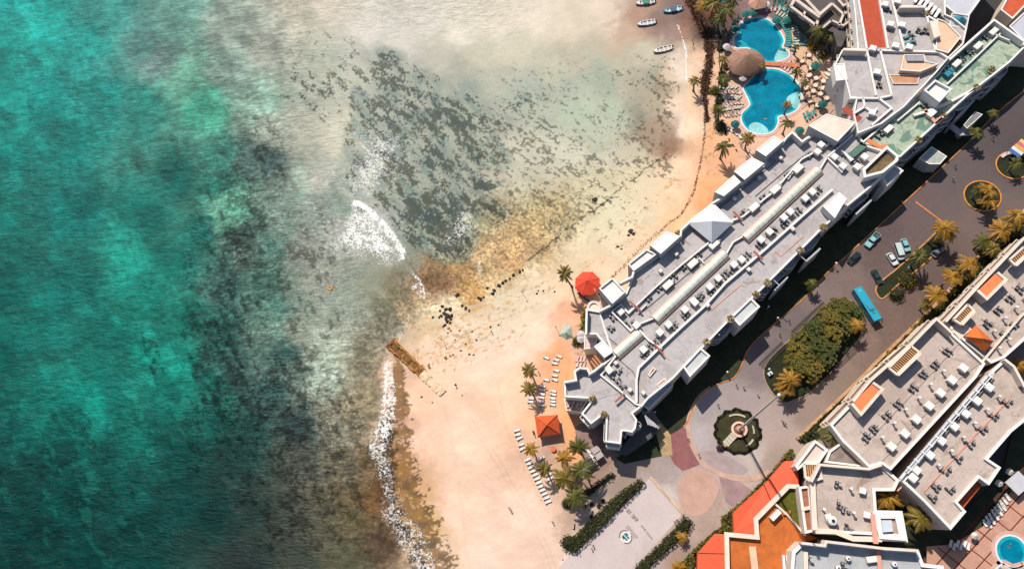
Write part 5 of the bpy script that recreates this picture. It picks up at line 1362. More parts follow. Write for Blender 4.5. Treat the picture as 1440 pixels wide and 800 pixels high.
PALMS = [
 (794,384,3.1,11,"slender leaning palm between the red octagon parasol and the sea",0,(1.2,-0.5)),(743,520,3.0,7,"palm above the second group of beach loungers",0,(0,0)),(744,546,2.9,7,"palm beside the white loungers in front of the square gazebo",0,(0,0)),
 (746,631,2.7,6,"small golden palm left of the square gazebo shadow",2,(0,0)),(792,643,3.6,8,"golden palm nearest below the square gazebo",2,(0,0)),(813,628,3.2,8,"dark green palm right of the square gazebo beside the footpath",1,(0,0)),
 (765,659,3.0,7,"palm at the lounger row below the square gazebo",0,(0,0)),(818,660,4.4,10,"large spreading palm beside the garden court roof terrace",1,(0.5,0)),(793,673,4.3,10,"large palm in the middle of the cluster below the gazebo",0,(0,0.5)),
 (809,698,4.2,8,"lowest large palm of the cluster beside the round dark bush",1,(0,0)),(977,113,2.6,6,"lone small palm standing on the upper beach",0,(0,0)),(1017,205,3.3,8,"dark palm on orange sand between the beach and the hotel corner",1,(0,0)),
 (1052,194,2.8,7,"palm tucked against the lower pool and the hotel roof",0,(0,0)),(1107,172,2.6,7,"thin palm below the lower pool edge",1,(0,0)),(1108,146,1.9,6,"small yellow palm leaning over the lower pool",2,(0,0)),
 (1012,155,2.4,6,"small palm left of the lower pool",1,(0,0)),(1017,82,2.3,6,"small palm left of the thatched pool bar",0,(0,0)),(1017,110,2.3,6,"small palm on the sand below the thatched bar",1,(0,0)),
 (1072,92,1.6,5,"tiny palm at the bridge between the two pools",0,(0,0)),(1152,43,3.8,10,"large palm in front of the arcaded building",1,(0,0)),(1167,53,2.2,7,"small palm right of the large palm at the arcades",1,(0,0)),
 (1121,102,2.2,5,"small palm on the deck right of the lower pool",1,(0,0)),(1120,66,1.4,4,"tiny palm at the shallow ledge of the upper pool",1,(0,0)),(1132,116,2.0,5,"small palm at the deck joints",1,(0,0)),
 (1003,4,4.0,9,"tall palm at the top of the seaweed bank",0,(0,0)),(1022,12,3.6,9,"palm in the dark clump beside the teal parasols",1,(0,0)),(988,8,3.2,8,"palm overhanging the seaweed bank at the top",2,(0,0)),(1030,-2,3.2,8,"palm cut by the top edge above the upper pool",1,(0,0)),(1012,24,3.2,7,"low dark palm above the deep shade",1,(0,0)),
 (1329,320,4.0,9,"large palm beside the grey hatchback on the car park island",2,(-1.5,-1)),(1337,330,2.8,7,"smaller palm behind the large car park palm",2,(0,0)),(1294,360,3.6,8,"palm on the car park island beside the white van",1,(0,0)),
 (1392,267,3.4,7,"upper palm on the round orange kerbed island",2,(0,0)),(1393,282,3.0,6,"lower palm on the round orange kerbed island",2,(0,0)),(1377,268,2.2,5,"left small palm on the round orange kerbed island",1,(0,0)),(1430,229,2.4,5,"palm on the island beside the colourful kiosk",1,(0,0)),
 (1399,158,2.2,5,"small dark palm at the orange kerb near the top right",1,(0,0)),(1374,186,3.0,6,"dark palm at the kerb beside the hotel porch",1,(0,0)),
 (1430,303,4.0,8,"golden palm highest in the roadside row",2,(0,0)),(1409,324,3.8,8,"golden palm second from the top in the roadside row",2,(0,0)),(1397,350,2.8,7,"palm third from the top in the roadside row",0,(0,0)),(1365,371,3.7,8,"golden palm in the middle of the roadside row",2,(0,0)),
 (1340,389,3.5,8,"orange tinted palm opposite the orange tiled insert",2,(0,0)),(1317,414,3.9,8,"orange tinted palm lowest in the roadside row",2,(0,0)),(1205,457,2.6,6.5,"golden palm at the bus end of the grove",2,(0,0)),(1112,534,4.2,7.5,"golden palm at the lower end of the grove near the monument",2,(0,0)),
 (1104,545,3.0,6,"small golden palm under the lower end of the grove",2,(0,0)),(1141,398,2.4,5,"small dark palm at the corner of the shaded lawn",1,(0,0)),
 (1420,313,3.2,7,"olive palm between the two highest golden roadside palms",0,(0,0)),(1384,338,3.0,6.5,"olive palm between the third and middle roadside palms",1,(0,0)),(1352,381,3.0,6.5,"dark palm between the middle roadside palms",1,(0,0)),(1303,428,2.4,5,"small olive palm at the lower end of the roadside row",0,(0,0)),
 (1173,611,4.4,10,"large dark palm between the corner house and the apartment block",1,(0,0)),(1250,698,4.0,10,"golden palm in the notch of the apartment roof",2,(0,0)),(1295,728,4.4,9,"spreading palm between two apartment blocks",0,(0,0)),
 (1434,514,2.6,8,"palm in the dark court at the right edge, upper one",2,(0,0)),(1440,544,3.0,8,"golden palm in the dark court at the right edge, lower one",2,(0,0)),(1398,352,2.0,4,"low palm under the roadside row",1,(0,0)),(1240,216,2.0,4,"",1,(0,0)),
 (960,755,2.2,3,"small golden palm in the lower right hedge",2,(0,0)),(954,797,2.2,3,"small yellow palm at the bottom edge beside the hedge",2,(0,0)),
]
for u, v, r, h, lb, mi, ln in PALMS:
    if lb: palm((u, v), r, h, lb, mi, ln, "palms of the resort")
# ---------------------------------------------------------------- swimming pools
def pool_mat(rgb):
    m, n, b = new_mat("pool_water_%02x%02x%02x" % rgb); t = NT(n); p = t.pos(); c = alb(rgb)
    nz = t.noise(p, 0.28, 3); n2 = t.noise(p, 1.4, 4, 0.6)
    f = t.math('ADD', t.math('MULTIPLY', nz, 0.6), t.math('MULTIPLY', n2, 0.4))
    t.link(t.mix(t.smooth(f, 0.3, 0.7), tuple(x * 0.72 for x in c[:3]) + (1,), tuple(x * 1.3 for x in c[:3]) + (1,)), b.inputs["Base Color"])
    b.inputs["Roughness"].default_value = 0.08; b.inputs["IOR"].default_value = 1.33
    bn = t.node("ShaderNodeBump"); bn.inputs["Strength"].default_value = 0.15; bn.inputs["Distance"].default_value = 0.1
    t.link(t.noise(p, 1.5, 3), bn.inputs["Height"]); t.link(bn.outputs[0], b.inputs["Normal"])
    return m
WATER, WATER2, WATER3 = pool_mat((0, 128, 156)), pool_mat((28, 176, 190)), pool_mat((150, 214, 212))
PINKST = M((222, 176, 164), 0.8, 0.1, 0.8)
def pool(pg, label, ledges, z=0.12):
    w = ccw([P2(u, v, z) for u, v in smooth_line(pg, 4, True)])
    o = thing("swimming_pool", label, "pool", (sum(p[0] for p in w) / len(w), sum(p[1] for p in w) / len(w), 0), site=True)
    MB().ring(offset(w, -1.25), offset(w, -0.4), 0.03, 0.14).build("stone_surround", PINKST, o)
    MB().ring(offset(w, -0.42), w, 0.03, 0.2).build("coping", M((244, 236, 228), 0.6, 0.05), o)
    MB().sheet(offset(w, -0.02), z).build("pool_water", WATER, o)
    MB().ring(w, offset(w, 0.75), z - 0.01, z + 0.006).build("bench_ledge", WATER2, o)
    for i, (pg2, mt) in enumerate(ledges):
        MB().sheet([P2(u, v, z) for u, v in smooth_line(pg2, 4, True)], z + 0.009 + 0.003 * i).build("shallow_ledge", mt, o)
    return o
pool([(1063,26),(1077,27.5),(1088,35),(1098,48),(1102,58),(1099.5,66.5),(1107.5,73),(1107,80.5),(1088,87.5),(1075,86),(1060,72),(1050,67),(1035,67),(1032.5,58),(1034,52),(1038,48.5),(1039,40),(1046,31)],
     "kidney shaped blue swimming pool above the thatched pool bar", [([(1099,67),(1107,74),(1106,80),(1090,86),(1091,76)], WATER3), ([(1034,58),(1042,57),(1052,63),(1050,68),(1036,66)], WATER2)])
pool([(1068,101),(1077,97.5),(1093,98.5),(1110,106),(1122,119),(1126.5,133),(1126,143),(1120,154),(1108,160.5),(1094,164),(1093.5,172),(1088,183),(1077,187.5),(1063,187.5),(1050,181),(1043.5,170),(1044,160),(1053,151),(1055,146),(1052,138),(1047,128),(1046,124),(1053,115.5)],
     "blue swimming pool with two pale shallow ends below the thatched pool bar", [([(1112,133),(1126,130),(1126,144),(1120,153),(1110,148),(1106,140)], WATER3), ([(1054,176),(1064,172),(1076,178),(1080,186),(1064,187.5),(1055,184)], WATER3)])
pool([(1403,764),(1410,756),(1421,753.5),(1432,757),(1440,766),(1444,780),(1440,791),(1430,797),(1418,796),(1407,787),(1402,775)], "round blue pool on the terracotta terrace in the lower right corner", [])
pool([(1398,808),(1410,794),(1425,800),(1446,798),(1450,830),(1400,830)], "pale turquoise paddling pool cut by the bottom edge", [([(1400,808),(1411,796),(1425,802),(1446,800),(1448,828),(1402,828)], WATER2)])
br = MB(); br.path([P2(1074,90.5), P2(1092,91.5), P2(1110,93), P2(1124,93)], 1.6, 0.05, 0.55)
single("footbridge", br, M((214, 124, 84), 0.8, 0.12), "terracotta footbridge between the two kidney pools", "bridge")
# thatched pool bar
TH = P(1049, 87, 3.2)
pb = thing("thatched_bar", "round thatched pool bar between the two blue pools", "pool bar", (TH.x, TH.y, 0))
thm, n_, b_ = new_mat("palm_thatch"); t_ = NT(n_); p_ = t_.node("ShaderNodeTexCoord").outputs["Object"]
gr2 = t_.node("ShaderNodeTexGradient", gradient_type='RADIAL'); t_.link(p_, gr2.inputs[0])
cx_ = n_.nodes.new("ShaderNodeCombineXYZ"); t_.link(t_.math('MULTIPLY', gr2.outputs[0], 60.0), cx_.inputs[0])
ln_ = t_.node("ShaderNodeVectorMath", operation='LENGTH'); t_.link(p_, ln_.inputs[0]); t_.link(ln_.outputs["Value"], cx_.inputs[1])
tf = t_.math('ADD', t_.math('MULTIPLY', t_.noise(cx_.outputs[0], 1.6, 5, 0.75), 0.85), t_.math('MULTIPLY', t_.noise(p_, 0.5, 4), 0.3))
c_ = alb((150, 112, 92)); t_.link(t_.mix(t_.smooth(tf, 0.3, 0.7), tuple(x * 0.4 for x in c_[:3]) + (1,), tuple(x * 1.55 for x in c_[:3]) + (1,)), b_.inputs["Base Color"]); b_.inputs["Roughness"].default_value = 0.95
mb = MB(); v = []; n = 40
for k, (r, z) in enumerate(((5.7, 2.7), (5.5, 3.0), (4.6, 3.9), (3.4, 4.9), (2.0, 5.9), (0.6, 6.7))):
    for i in range(n): v.append((r * (1 + 0.035 * math.sin(i * 2.3 + k) * (1 if k < 2 else .3)) * math.cos(2*PI*i/n) * 1.04, r * math.sin(2*PI*i/n) * 0.94, z + 0.1 * math.sin(i * 1.7 + k)))
v.append((0, 0, 7.0))
mb.add(v, [[k * n + i, k * n + (i + 1) % n, (k + 1) * n + (i + 1) % n, (k + 1) * n + i] for k in range(5) for i in range(n)] + [[5 * n + i, 5 * n + (i + 1) % n, 6 * n] for i in range(n)])
mb.build("thatch_roof", thm, pb, True)
for i in range(8): MB().tube([(4.6 * math.cos(i * PI / 4), 4.4 * math.sin(i * PI / 4), 0.05), (4.6 * math.cos(i * PI / 4), 4.4 * math.sin(i * PI / 4), 3.4)], 0.14, 6).build("post", BARK, pb)
mb = MB(); mb.ring([(3.6 * math.cos(i * PI / 12), 3.6 * math.sin(i * PI / 12)) for i in range(24)], [(3.0 * math.cos(i * PI / 12), 3.0 * math.sin(i * PI / 12)) for i in range(24)], 0.05, 1.1); mb.build("counter", M((226, 206, 190), 0.7), pb)

# ---------------------------------------------------------------- parasol roofs on the beach
RED = M((236, 78, 46), 0.75, 0.05, 0.6, stain=0.12)
c = P(826, 398, 3.2)
rp = thing("octagonal_gazebo", "red octagonal beach gazebo beside the leaning palm", "gazebo", (c.x, c.y, 0))
o8 = [(4.0 * math.cos(PI / 8 + i * PI / 4), 4.0 * math.sin(PI / 8 + i * PI / 4)) for i in range(8)]
mb = MB(); mb.cone(o8, 3.0, (0, 0, 5.0)); mb.ring(o8, offset(o8, 0.05), 2.7, 3.0); mb.build("canopy", RED, rp)
mb = MB()
for q in o8: mb.tube([(q[0], q[1], 3.02), (0, 0, 5.03)], 0.05, 4)
mb.build("canopy_seam", M((206, 58, 34), 0.7), rp)
for q in o8[::1]: MB().tube([(q[0] * .9, q[1] * .9, 0.03), (q[0] * .9, q[1] * .9, 3.0)], 0.09, 6).build("post", M((220, 190, 160), 0.8), rp)
MB().cyl((0, 0), 3.4, 0.03, 0.2, 16).build("platform", M((226, 170, 130), 0.85), rp)

gz = [(752,585),(784,583),(788,610),(756,615)]
gw2 = ccw(poly(gz, 3.0)); ap = P(769, 597, 5.4)
gb = thing("beach_gazebo", "square beach gazebo with an orange hipped roof among the loungers", "gazebo", cen(gz, 3.0), site=True)
MB().cone(gw2, 3.0, tuple(ap)).build("hipped_roof", M((222, 92, 44), 0.8, 0.1, 0.8, stain=0.2), gb)
mb = MB()
for q in gw2: mb.tube([(q[0], q[1], 3.06), (ap.x, ap.y, ap.z + .05)], 0.13, 5)
mb.build("hip_ridge", M((206, 96, 48), 0.8), gb)
MB().ring(gw2, offset(gw2, 0.12), 2.75, 3.0).build("fascia", M((150, 70, 40), 0.8), gb)
for q in offset(gw2, 0.5): MB().box((q[0], q[1], 1.4), (0.3, 0.3, 2.8)).build("post", M((120, 80, 56), 0.8), gb)
iw = offset(gw2, 1.3); MB().ring(iw, offset(iw, 0.6), 0.05, 1.1).build("bar_counter", M((70, 60, 66), 0.7, 0.2, 2.0), gb)

# ---------------------------------------------------------------- loungers
def lounger_kind(mat, frame):
    o = thing("sun_lounger", "", "sun lounger")
    mb = MB()
    for s in (-1, 1): mb.box((0, s * 0.31, 0.27), (1.9, 0.06, 0.08))
    for x in (-0.85, 0.75):
        for s in (-1, 1): mb.box((x, s * 0.31, 0.12), (0.07, 0.06, 0.24))
    mb.box((-0.92, 0, 0.27), (0.06, 0.6, 0.08)); mb.box((0.92, 0, 0.27), (0.06, 0.6, 0.08)); mb.build("frame", frame, o)
    mb = MB(); mb.box((-0.33, 0, 0.36), (1.25, 0.64, 0.11), taper=0.96); mb.build("mattress", mat, o)
    mb = MB(); mb.add([(0.3, -.32, .31), (0.3, .32, .31), (0.92, .32, .66), (0.92, -.32, .66), (0.27, -.31, .42), (0.27, .31, .42), (0.87, .31, .77), (0.87, -.31, .77)], [[3, 2, 1, 0], [4, 5, 6, 7], [0, 1, 5, 4], [1, 2, 6, 5], [2, 3, 7, 6], [3, 0, 4, 7]])
    mb.build("backrest", mat, o)
    return Kind(o)
WOODF = M((150, 118, 92), 0.8, 0.15)
L_WHITE = lounger_kind(M((246, 238, 230), 0.8, 0.05), WOODF)
L_TEAL = lounger_kind(M((64, 150, 144), 0.8, 0.12), M((230, 226, 220), 0.6))
L_PINK = lounger_kind(M((226, 190, 176), 0.8, 0.1), WOODF)
L_CREAM = lounger_kind(M((206, 206, 184), 0.8, 0.1), M((110, 150, 144), 0.6))
L_GREEN = lounger_kind(M((24, 96, 88), 0.8, 0.12), M((210, 206, 200), 0.6))
def put_row(kd, pts, d, label, group, z=0.06, jit=0.12):
    for i, (u, v) in enumerate(pts):
        c = P(u, v, z); c.z = z
        kd.put(c, ang(u, v, d[0], d[1]) + random.uniform(-jit, jit), label.format(ORD[i % 30]), group)
def lerp_row(a, b, n): return [(a[0] + (b[0] - a[0]) * i / (n - 1), a[1] + (b[1] - a[1]) * i / (n - 1)) for i in range(n)]
put_row(L_WHITE, [(768,503),(786,501),(782,506),(780,511),(782,521),(780,528),(780,534),(768,534)], (-8, -2), "white lounger in the group above the upper beach palm, {} from the top", "white loungers of the upper group")
put_row(L_WHITE, [(763,543),(762,548.5),(762,554),(761,559),(761,564.5),(761,570)], (-8, -1), "white lounger in the middle column above the square gazebo, {} from the top", "white loungers above the square gazebo")
put_row(L_WHITE, [(778,550),(778,554.5),(777,560),(777,564.5),(777,569)], (-8, -1), "white lounger in the right column above the square gazebo, {} from the top", "white loungers above the square gazebo")
put_row(L_WHITE, [(747,560),(746,565),(748,553)], (-8, -1), "white lounger in the left column above the square gazebo, {} listed under the palm", "white loungers above the square gazebo")
put_row(L_WHITE, [(727,605),(728,611),(731,616)], (-8, 3), "white lounger in the upper end of the slanting row, {} from top", "white loungers of the slanting sea side row")
put_row(L_WHITE, [(733,625),(735,631)], (-8, 3), "white lounger left of the small golden palm, {} of that pair", "white loungers of the slanting sea side row")
put_row(L_WHITE, lerp_row((742,646), (771,705), 12), (-8, 3.5), "white lounger in the slanting row below the golden palm, {} from top", "white loungers of the slanting sea side row", jit=0.06)
put_row(L_WHITE, [(762,644),(764,650),(771,667),(773,673)], (-8, 3.5), "white lounger of the short inner row, {} from the top", "white loungers of the inner row")
put_row(L_PINK, lerp_row((812,505), (822,505), 3) + lerp_row((812,512), (822,512), 3), (-2, 7), "pinkish lounger on the terrace under the small square roof, {} of its cluster", "pink loungers on the terrace")
put_row(L_WHITE, [(827,634),(831,640),(836,636),(833,646)], (-6, -5), "white lounger in the garden court below the balconies, {} from the top", "white loungers in the garden court", z=0.1)
put_row(L_PINK, [(800,569),(806,566),(812,570),(818,567),(803,574)], (-3, 6), "pale lounger on the small red terrace under the west roof corner, {} from the left", "loungers on the red terrace", z=6.06)
# around the pools
def arc_row(kd, c, r, a0, a1, n, label, group, z=0.08, turn=0.0):
    q = P(*c)
    for i in range(n):
        a = math.radians(a0 + (a1 - a0) * i / max(1, n - 1))
        kd.put((q.x + r * math.cos(a), q.y + r * math.sin(a), z), a + turn + random.uniform(-.1, .1), label.format(ORD[i]), group)
PC = P(1067, 55)
def pa(u, v): q = P(u, v); return math.degrees(math.atan2(q.y - PC.y, q.x - PC.x)), (q.xy - PC.xy).length
a0, r0 = pa(1098, 31); a1, r1 = pa(1113, 67)
if a1 > a0: a1 -= 360
for k, (kd, rr, n, da, db, lb, gr3) in enumerate(((L_TEAL, 9.4, 15, 14, 0, "teal lounger in the inner arc right of the upper pool, {} from the top", "teal loungers of the inner arc"), (L_CREAM, 11.8, 16, 16, 2, "cream lounger in the second arc right of the upper pool, {} from the top", "cream loungers of the second arc"),
        (L_TEAL, 14.1, 15, 20, 8, "teal lounger in the third arc right of the upper pool, {} from the top", "teal loungers of the third arc"), (L_GREEN, 16.4, 11, 22, 26, "dark green lounger in the outer arc below the arcades, {} from the top", "dark green loungers of the outer arc"))):
    arc_row(kd, (1067, 55), rr, a0 + da, a1 + db, n, lb, gr3)
put_row(L_TEAL, [(1100,70),(1113,60),(1114,66),(1115,72)], (8, 2), "teal lounger at the shallow ledge of the upper pool, {} from the left", "teal loungers at the ledge")
put_row(L_GREEN, [(1036,30),(1032,36),(1029,42),(1027,48),(1025,54),(1040,26)], (-6, -3), "dark green lounger left of the upper pool, {} from the top", "green loungers left of the upper pool")
put_row(L_PINK, [(1078,15),(1084,14),(1090,13.5),(1096,13),(1102,12.5)], (1, -7), "pale lounger in the straight row above the upper pool, {} from the left", "pale loungers above the upper pool")
put_row(L_GREEN, [(1088,6),(1094,6),(1100,5),(1090,-1),(1097,-2)], (1, -7), "green lounger in the top rows under the white parasol, {} from the left", "green loungers at the top edge")
put_row(L_PINK, [(1020,135),(1026,137),(1022,143),(1029,145),(1020,150),(1028,152),(1034,140),(1033,158),(1027,161),(1024,128),(1038,132)], (-7, -3), "pale lounger in the crowded bay left of the lower pool, {} from the top", "pale loungers left of the lower pool")
put_row(L_WHITE, [(1022,181),(1028,184),(1034,188),(1040,193)], (-5, -6), "white daybed in the slanting row by the round green bush, {} from the top", "white daybeds by the lower pool")
put_row(L_PINK, [(1045,209),(1050,212),(1056,215),(1042,204)], (-5, -6), "pale lounger against the hotel wall below the lower pool, {} from the left", "pale loungers at the hotel wall")
put_row(L_TEAL, [(1133,168),(1137,165),(1141,162),(1145,159),(1131,163),(1136,160)], (3, 6), "teal lounger beside the big square roof, {} from the left", "teal loungers by the square roof")
put_row(L_PINK, [(1104,96),(1108,99),(1112,102),(1100,93),(1116,90),(1110,88),(1118,96)], (3, -6), "pale lounger right of the terracotta footbridge, {} from the left", "pale loungers by the footbridge")
put_row(L_WHITE, [(1166,100),(1163,106),(1169,108),(1165,114),(1171,116),(1167,122),(1172,124),(1169,130)], (5, 4), "white lounger along the white wall of the patio hotel, {} from the top", "white loungers along the patio wall")
put_row(L_WHITE, [(1384,735),(1388,730),(1392,726),(1396,721),(1400,717),(1404,713),(1408,708),(1412,704),(1416,699),(1390,737),(1395,732),(1400,726),(1405,720),(1410,713)], (-4, -6), "pale grey lounger in the double row beside the dark court, {} of that block", "grey loungers beside the dark court", z=0.12)
put_row(L_WHITE, [(1336,764),(1341,768),(1346,764),(1351,768),(1356,765),(1361,768)], (-2, 7), "pale grey lounger in the row under the orange awning block, {} from the left", "grey loungers at the terrace edge", z=0.12)
for r_, (a_, b_, n) in enumerate((((1013,124),(1035,124),5), ((1013,131),(1040,130),6), ((1016,139),(1040,138),6), ((1017,147),(1042,145),6), ((1018,155),(1041,152),6), ((1019,163),(1038,160),5))):
    put_row(L_PINK if r_ % 2 else L_CREAM, lerp_row(a_, b_, n), (-6, -5 if r_ % 2 else 5), "pale lounger of packed row %s left of the lower pool, {} from the left" % ORD[r_], "packed loungers left of the lower pool", jit=.3)
def table_kind():
    o = thing("deck_table", "", "table"); MB().cyl((0, 0), .75, .7, .76, 14).build("table_top", M((238, 216, 196), .7, .06), o); MB().cyl((0, 0), .07, .05, .7, 6).build("leg", STEEL, o); MB().cyl((0, 0), .35, 0, .05, 10).build("foot", STEEL, o); return Kind(o)
def chair_kind():
    o = thing("deck_chair", "", "chair"); MB().box((0, 0, .45), (.5, .5, .07)).build("seat", M((126, 98, 84), .8, .1), o); MB().box((-.24, 0, .72), (.07, .5, .5)).build("backrest", M((126, 98, 84), .8, .1), o)
    for sx in (-.2, .2):
        for sy in (-.2, .2): MB().box((sx, sy, .21), (.05, .05, .42)).build("leg", DARKM, o)
    return Kind(o)
TBK, CHK = table_kind(), chair_kind()
for i, (u, v) in enumerate(((1137,108),(1147,112),(1157,116),(1132,126),(1143,130),(1153,134),(1138,144),(1149,150),(1157,126),(1127,88),(1137,80),(1150,76),(1128,140),(1146,122),(1162,140),(1140,98))):
    c = P(u, v); TBK.put((c.x, c.y, .07), 0, "cream round table on the deck right of the pools, %s in reading order" % ORD[i], "deck tables")
    for k in range(4):
        a = k * PI / 2 + i; CHK.put((c.x + 1.1 * math.cos(a), c.y + 1.1 * math.sin(a), .07), a + PI, "brown deck chair at the cream table %s in reading order, %s side" % (ORD[i], ("right", "upper", "left", "lower")[k]), "deck chairs %d" % (i + 1))
# parasols
def parasol(px, r, mat, label, z=2.4):
    c = P(px[0], px[1], z); o = thing("parasol", label, "parasol", (c.x, c.y, 0.07))
    g = [(r * math.cos(i * PI / 4), r * math.sin(i * PI / 4)) for i in range(8)]
    mb = MB(); mb.cone(g, z - 0.35, (0, 0, z + 0.35)); mb.ring(g, offset(g, 0.03), z - 0.5, z - 0.35); mb.build("canopy", mat, o)
    MB().tube([(0, 0, 0), (0, 0, z + 0.4)], 0.04, 6).build("pole", STEEL, o)
    MB().cyl((0, 0), 0.3, 0, 0.12, 10).build("foot", M((180, 176, 170), 0.8), o)
PT = M((20, 108, 100), 0.8, 0.1); PTD = M((20, 96, 92), 0.8, 0.1)
for px, lb in (((1060,16),"green parasol at the top of the upper pool"),((1049,19),"blue green parasol beside the top of the upper pool"),((1092,28),"teal parasol over the inner lounger arc"),((1108,27),"teal parasol over the second lounger arc"),((1119,25),"dark teal parasol near the arcades"),((1126,33),"dark teal parasol at the end of the outer arc"),
               ((1147,92),"teal parasol standing alone on the deck"),((1125,183),"turquoise parasol beside the hotel roof corner"),((1034,40),"teal parasol left of the upper pool"),((1034,174),"dark parasol at the left end of the lower pool"),((1157,146),"dark blue parasol by the curved wall"),((1019,-3),"teal parasol under the top palms")):
    parasol(px, 1.45, PT if "dark" not in lb else PTD, lb)
parasol((1078,5), 1.2, M((246, 240, 226), 0.8, 0.04), "white parasol above the pale lounger row")
for px, lb in (((1022,65),"round grey table parasol left of the thatched bar"),((1045,109),"pale grey parasol below the thatched bar"),((817,470),"pale parasol above the lower one beside the lime hedge"),((817,476),"pale parasol at the end of the lime hedge")):
    parasol(px, 1.3, M((206, 196, 196), 0.8, 0.06), lb)
pl = MB(); q = P(1066, 2, 3.5); pl.cone([(q.x + 3.2 * math.cos(i * PI / 3 + .2), q.y + 3.2 * math.sin(i * PI / 3 + .2)) for i in range(6)], 3.0, (q.x, q.y, 4.6)); pl.cyl((q.x, q.y), 0.15, 0.05, 3.1, 8)
single("palapa", pl, M((206, 156, 130), 0.9, 0.12), "pale brown palapa roof at the top edge above the upper pool", "palapa")
mb = MB(); q = P(795, 466, 3.0)                                             # pale green net shelter on the sand
pts = [P2(787,471), P2(793,455), P2(803,459), P2(806,474), P2(796,478)]
mb.cone(pts, 0.05, (q.x, q.y, 1.9)); single("shade_tent", mb, M((186, 200, 182), 0.7, 0.15, 1.2, stain=0.3), "pale green crumpled tent on the sand by the lime hedge", "tent")
for i, (u, v) in enumerate(((842,640),(838,633),(829,650))):
    mb = MB(); c = P(u, v, 2.4); a = ang(u, v, 7, -5)
    mb.box((c.x, c.y, 2.4), (2.4, 2.0, 0.12), a, 0.9)
    for sx in (-1, 1):
        for sy in (-1, 1): mb.box((c.x + sx * 1.05 * math.cos(a) - sy * .85 * math.sin(a), c.y + sx * 1.05 * math.sin(a) + sy * .85 * math.cos(a), 1.22), (0.09, 0.09, 2.3), a)
    single("cabana", mb, M((190, 176, 172), 0.8, 0.08), "grey cloth cabana in the garden court, %s from the balconied wing" % ORD[i], "cabana", "grey cabanas in the garden court")
mb = MB(); c = P(1432, 679, 3); a = ang(1432, 679, 7, -6); mb.box((c.x, c.y, 3), (4.6, 4.0, 0.15), a)
for sx in (-1, 1):
    for sy in (-1, 1): mb.box((c.x + sx * 2.1 * math.cos(a) - sy * 1.8 * math.sin(a), c.y + sx * 2.1 * math.sin(a) + sy * 1.8 * math.cos(a), 1.5), (0.12, 0.12, 2.9), a)
single("canopy", mb, M((206, 206, 210), 0.8, 0.05), "flat grey white canopy at the right edge of the terrace", "canopy")
for i, (u, v) in enumerate(((1406,679),(1372,753),(1421,663))):
    parasol((u, v), 0.9, M((226, 222, 206), 0.8), "small pale square parasol in the dark court, %s" % ("by the awning", "lowest one", "uppermost one")[i])

# ---------------------------------------------------------------- boats
def boat(px, d, L, hull, deck, label, canopy=None, motor=True):
    c = P(*px); o = thing("fishing_boat", label, "boat", (c.x, c.y, -0.05), rz=ang(px[0], px[1], d[0], d[1]))
    st = [(-.5, .62, .1, .75), (-.3, .68, .0, .75), (0, .72, .0, .78), (.22, .62, .02, .84), (.38, .38, .1, .95), (.47, .14, .3, 1.05), (.5, .02, .55, 1.1)]
    b = L * 0.155 / 0.72 * 1.0
    out = [(x * L, y * b / .72 * .72 / .62 * .62, z1) for x, y, z0, z1 in st]
    rim = [(p[0], p[1]) for p in out] + [(p[0], -p[1]) for p in out[::-1]]
    rz = [p[2] for p in out] + [p[2] for p in out[::-1]]
    n = len(rim); inn = offset(ccw(rim), 0.14); R = ccw(rim); RZz = rz if R[0] == rim[0] else rz[::-1]
    v = []; f = []
    keel = [(x, y * 0.55) for x, y in R]
    for (x, y), z in zip(R, RZz): v.append((x, y, z))
    for (x, y), z in zip(keel, RZz): v.append((x * 0.97, y, 0.0 if z < 0.9 else (z - .9) * 1.2))
    for (x, y), z in zip(inn, RZz): v.append((x, y, z - 0.01))
    for (x, y), z in zip(inn, RZz): v.append((x * .98, y * .92, 0.38))
    for i in range(n):
        j = (i + 1) % n
        f += [[i, j, n + j, n + i][::-1], [i, j, 2 * n + j, 2 * n + i], [2 * n + i, 2 * n + j, 3 * n + j, 3 * n + i]]
    f.append(list(range(n, 2 * n))[::-1])
    mb = MB(); mb.add(v, f); mb.build("hull", hull, o)
    mb = MB(); mb.sheet([(x * .98, y * .92) for x, y in inn], 0.39); mb.build("deck", deck, o)
    for x in (-.3, -.08, .16): MB().box((x * L, 0, 0.62), (0.34, b * (1.7 if x < .1 else 1.4), 0.08)).build("bench", M((226, 222, 216), 0.6), o)
    MB().prism([(.28 * L, b * .62), (.47 * L, 0.05), (.47 * L, -.05), (.28 * L, -b * .62)], 0.82, 0.88).build("foredeck", hull, o)
    if motor:
        mo = MB(); mo.box((-.5 * L - .22, 0, 0.85), (0.5, 0.4, 0.55), taper=.8); mo.box((-.5 * L - .2, 0, 0.4), (0.2, 0.14, 0.6)); mo.build("outboard_motor", BLACK, o)
    if canopy: MB().box((-.05 * L, 0, 1.05), (L * .3, b * 1.5, 0.06)).build("cargo_cover", canopy, o)
    return o
WB = M((240, 232, 232), 0.4, 0.05, spec=0.5)
boat((907, 5), (-27, 4), 6.6, WB, M((150, 156, 160), 0.6), "white boat with a green cover inside, uppermost in the shallows", M((24, 130, 96), 0.6))
boat((945.5, 15.5), (-27, 5.5), 6.4, M((96, 176, 190), 0.4, 0.06, spec=0.5), M((170, 200, 206), 0.6), "turquoise boat on the brown shallows next to the beach", M((44, 90, 110), 0.6))
boat((908.5, 34), (-27, 5), 6.3, WB, M((186, 196, 200), 0.6), "white boat with a pale deck moored below the green covered one")
boat((931.5, 71), (-26, 7), 6.4, M((244, 234, 220), 0.4, 0.05, spec=0.5), M((196, 180, 164), 0.6), "cream boat aground on the clear shallows beside the beach")

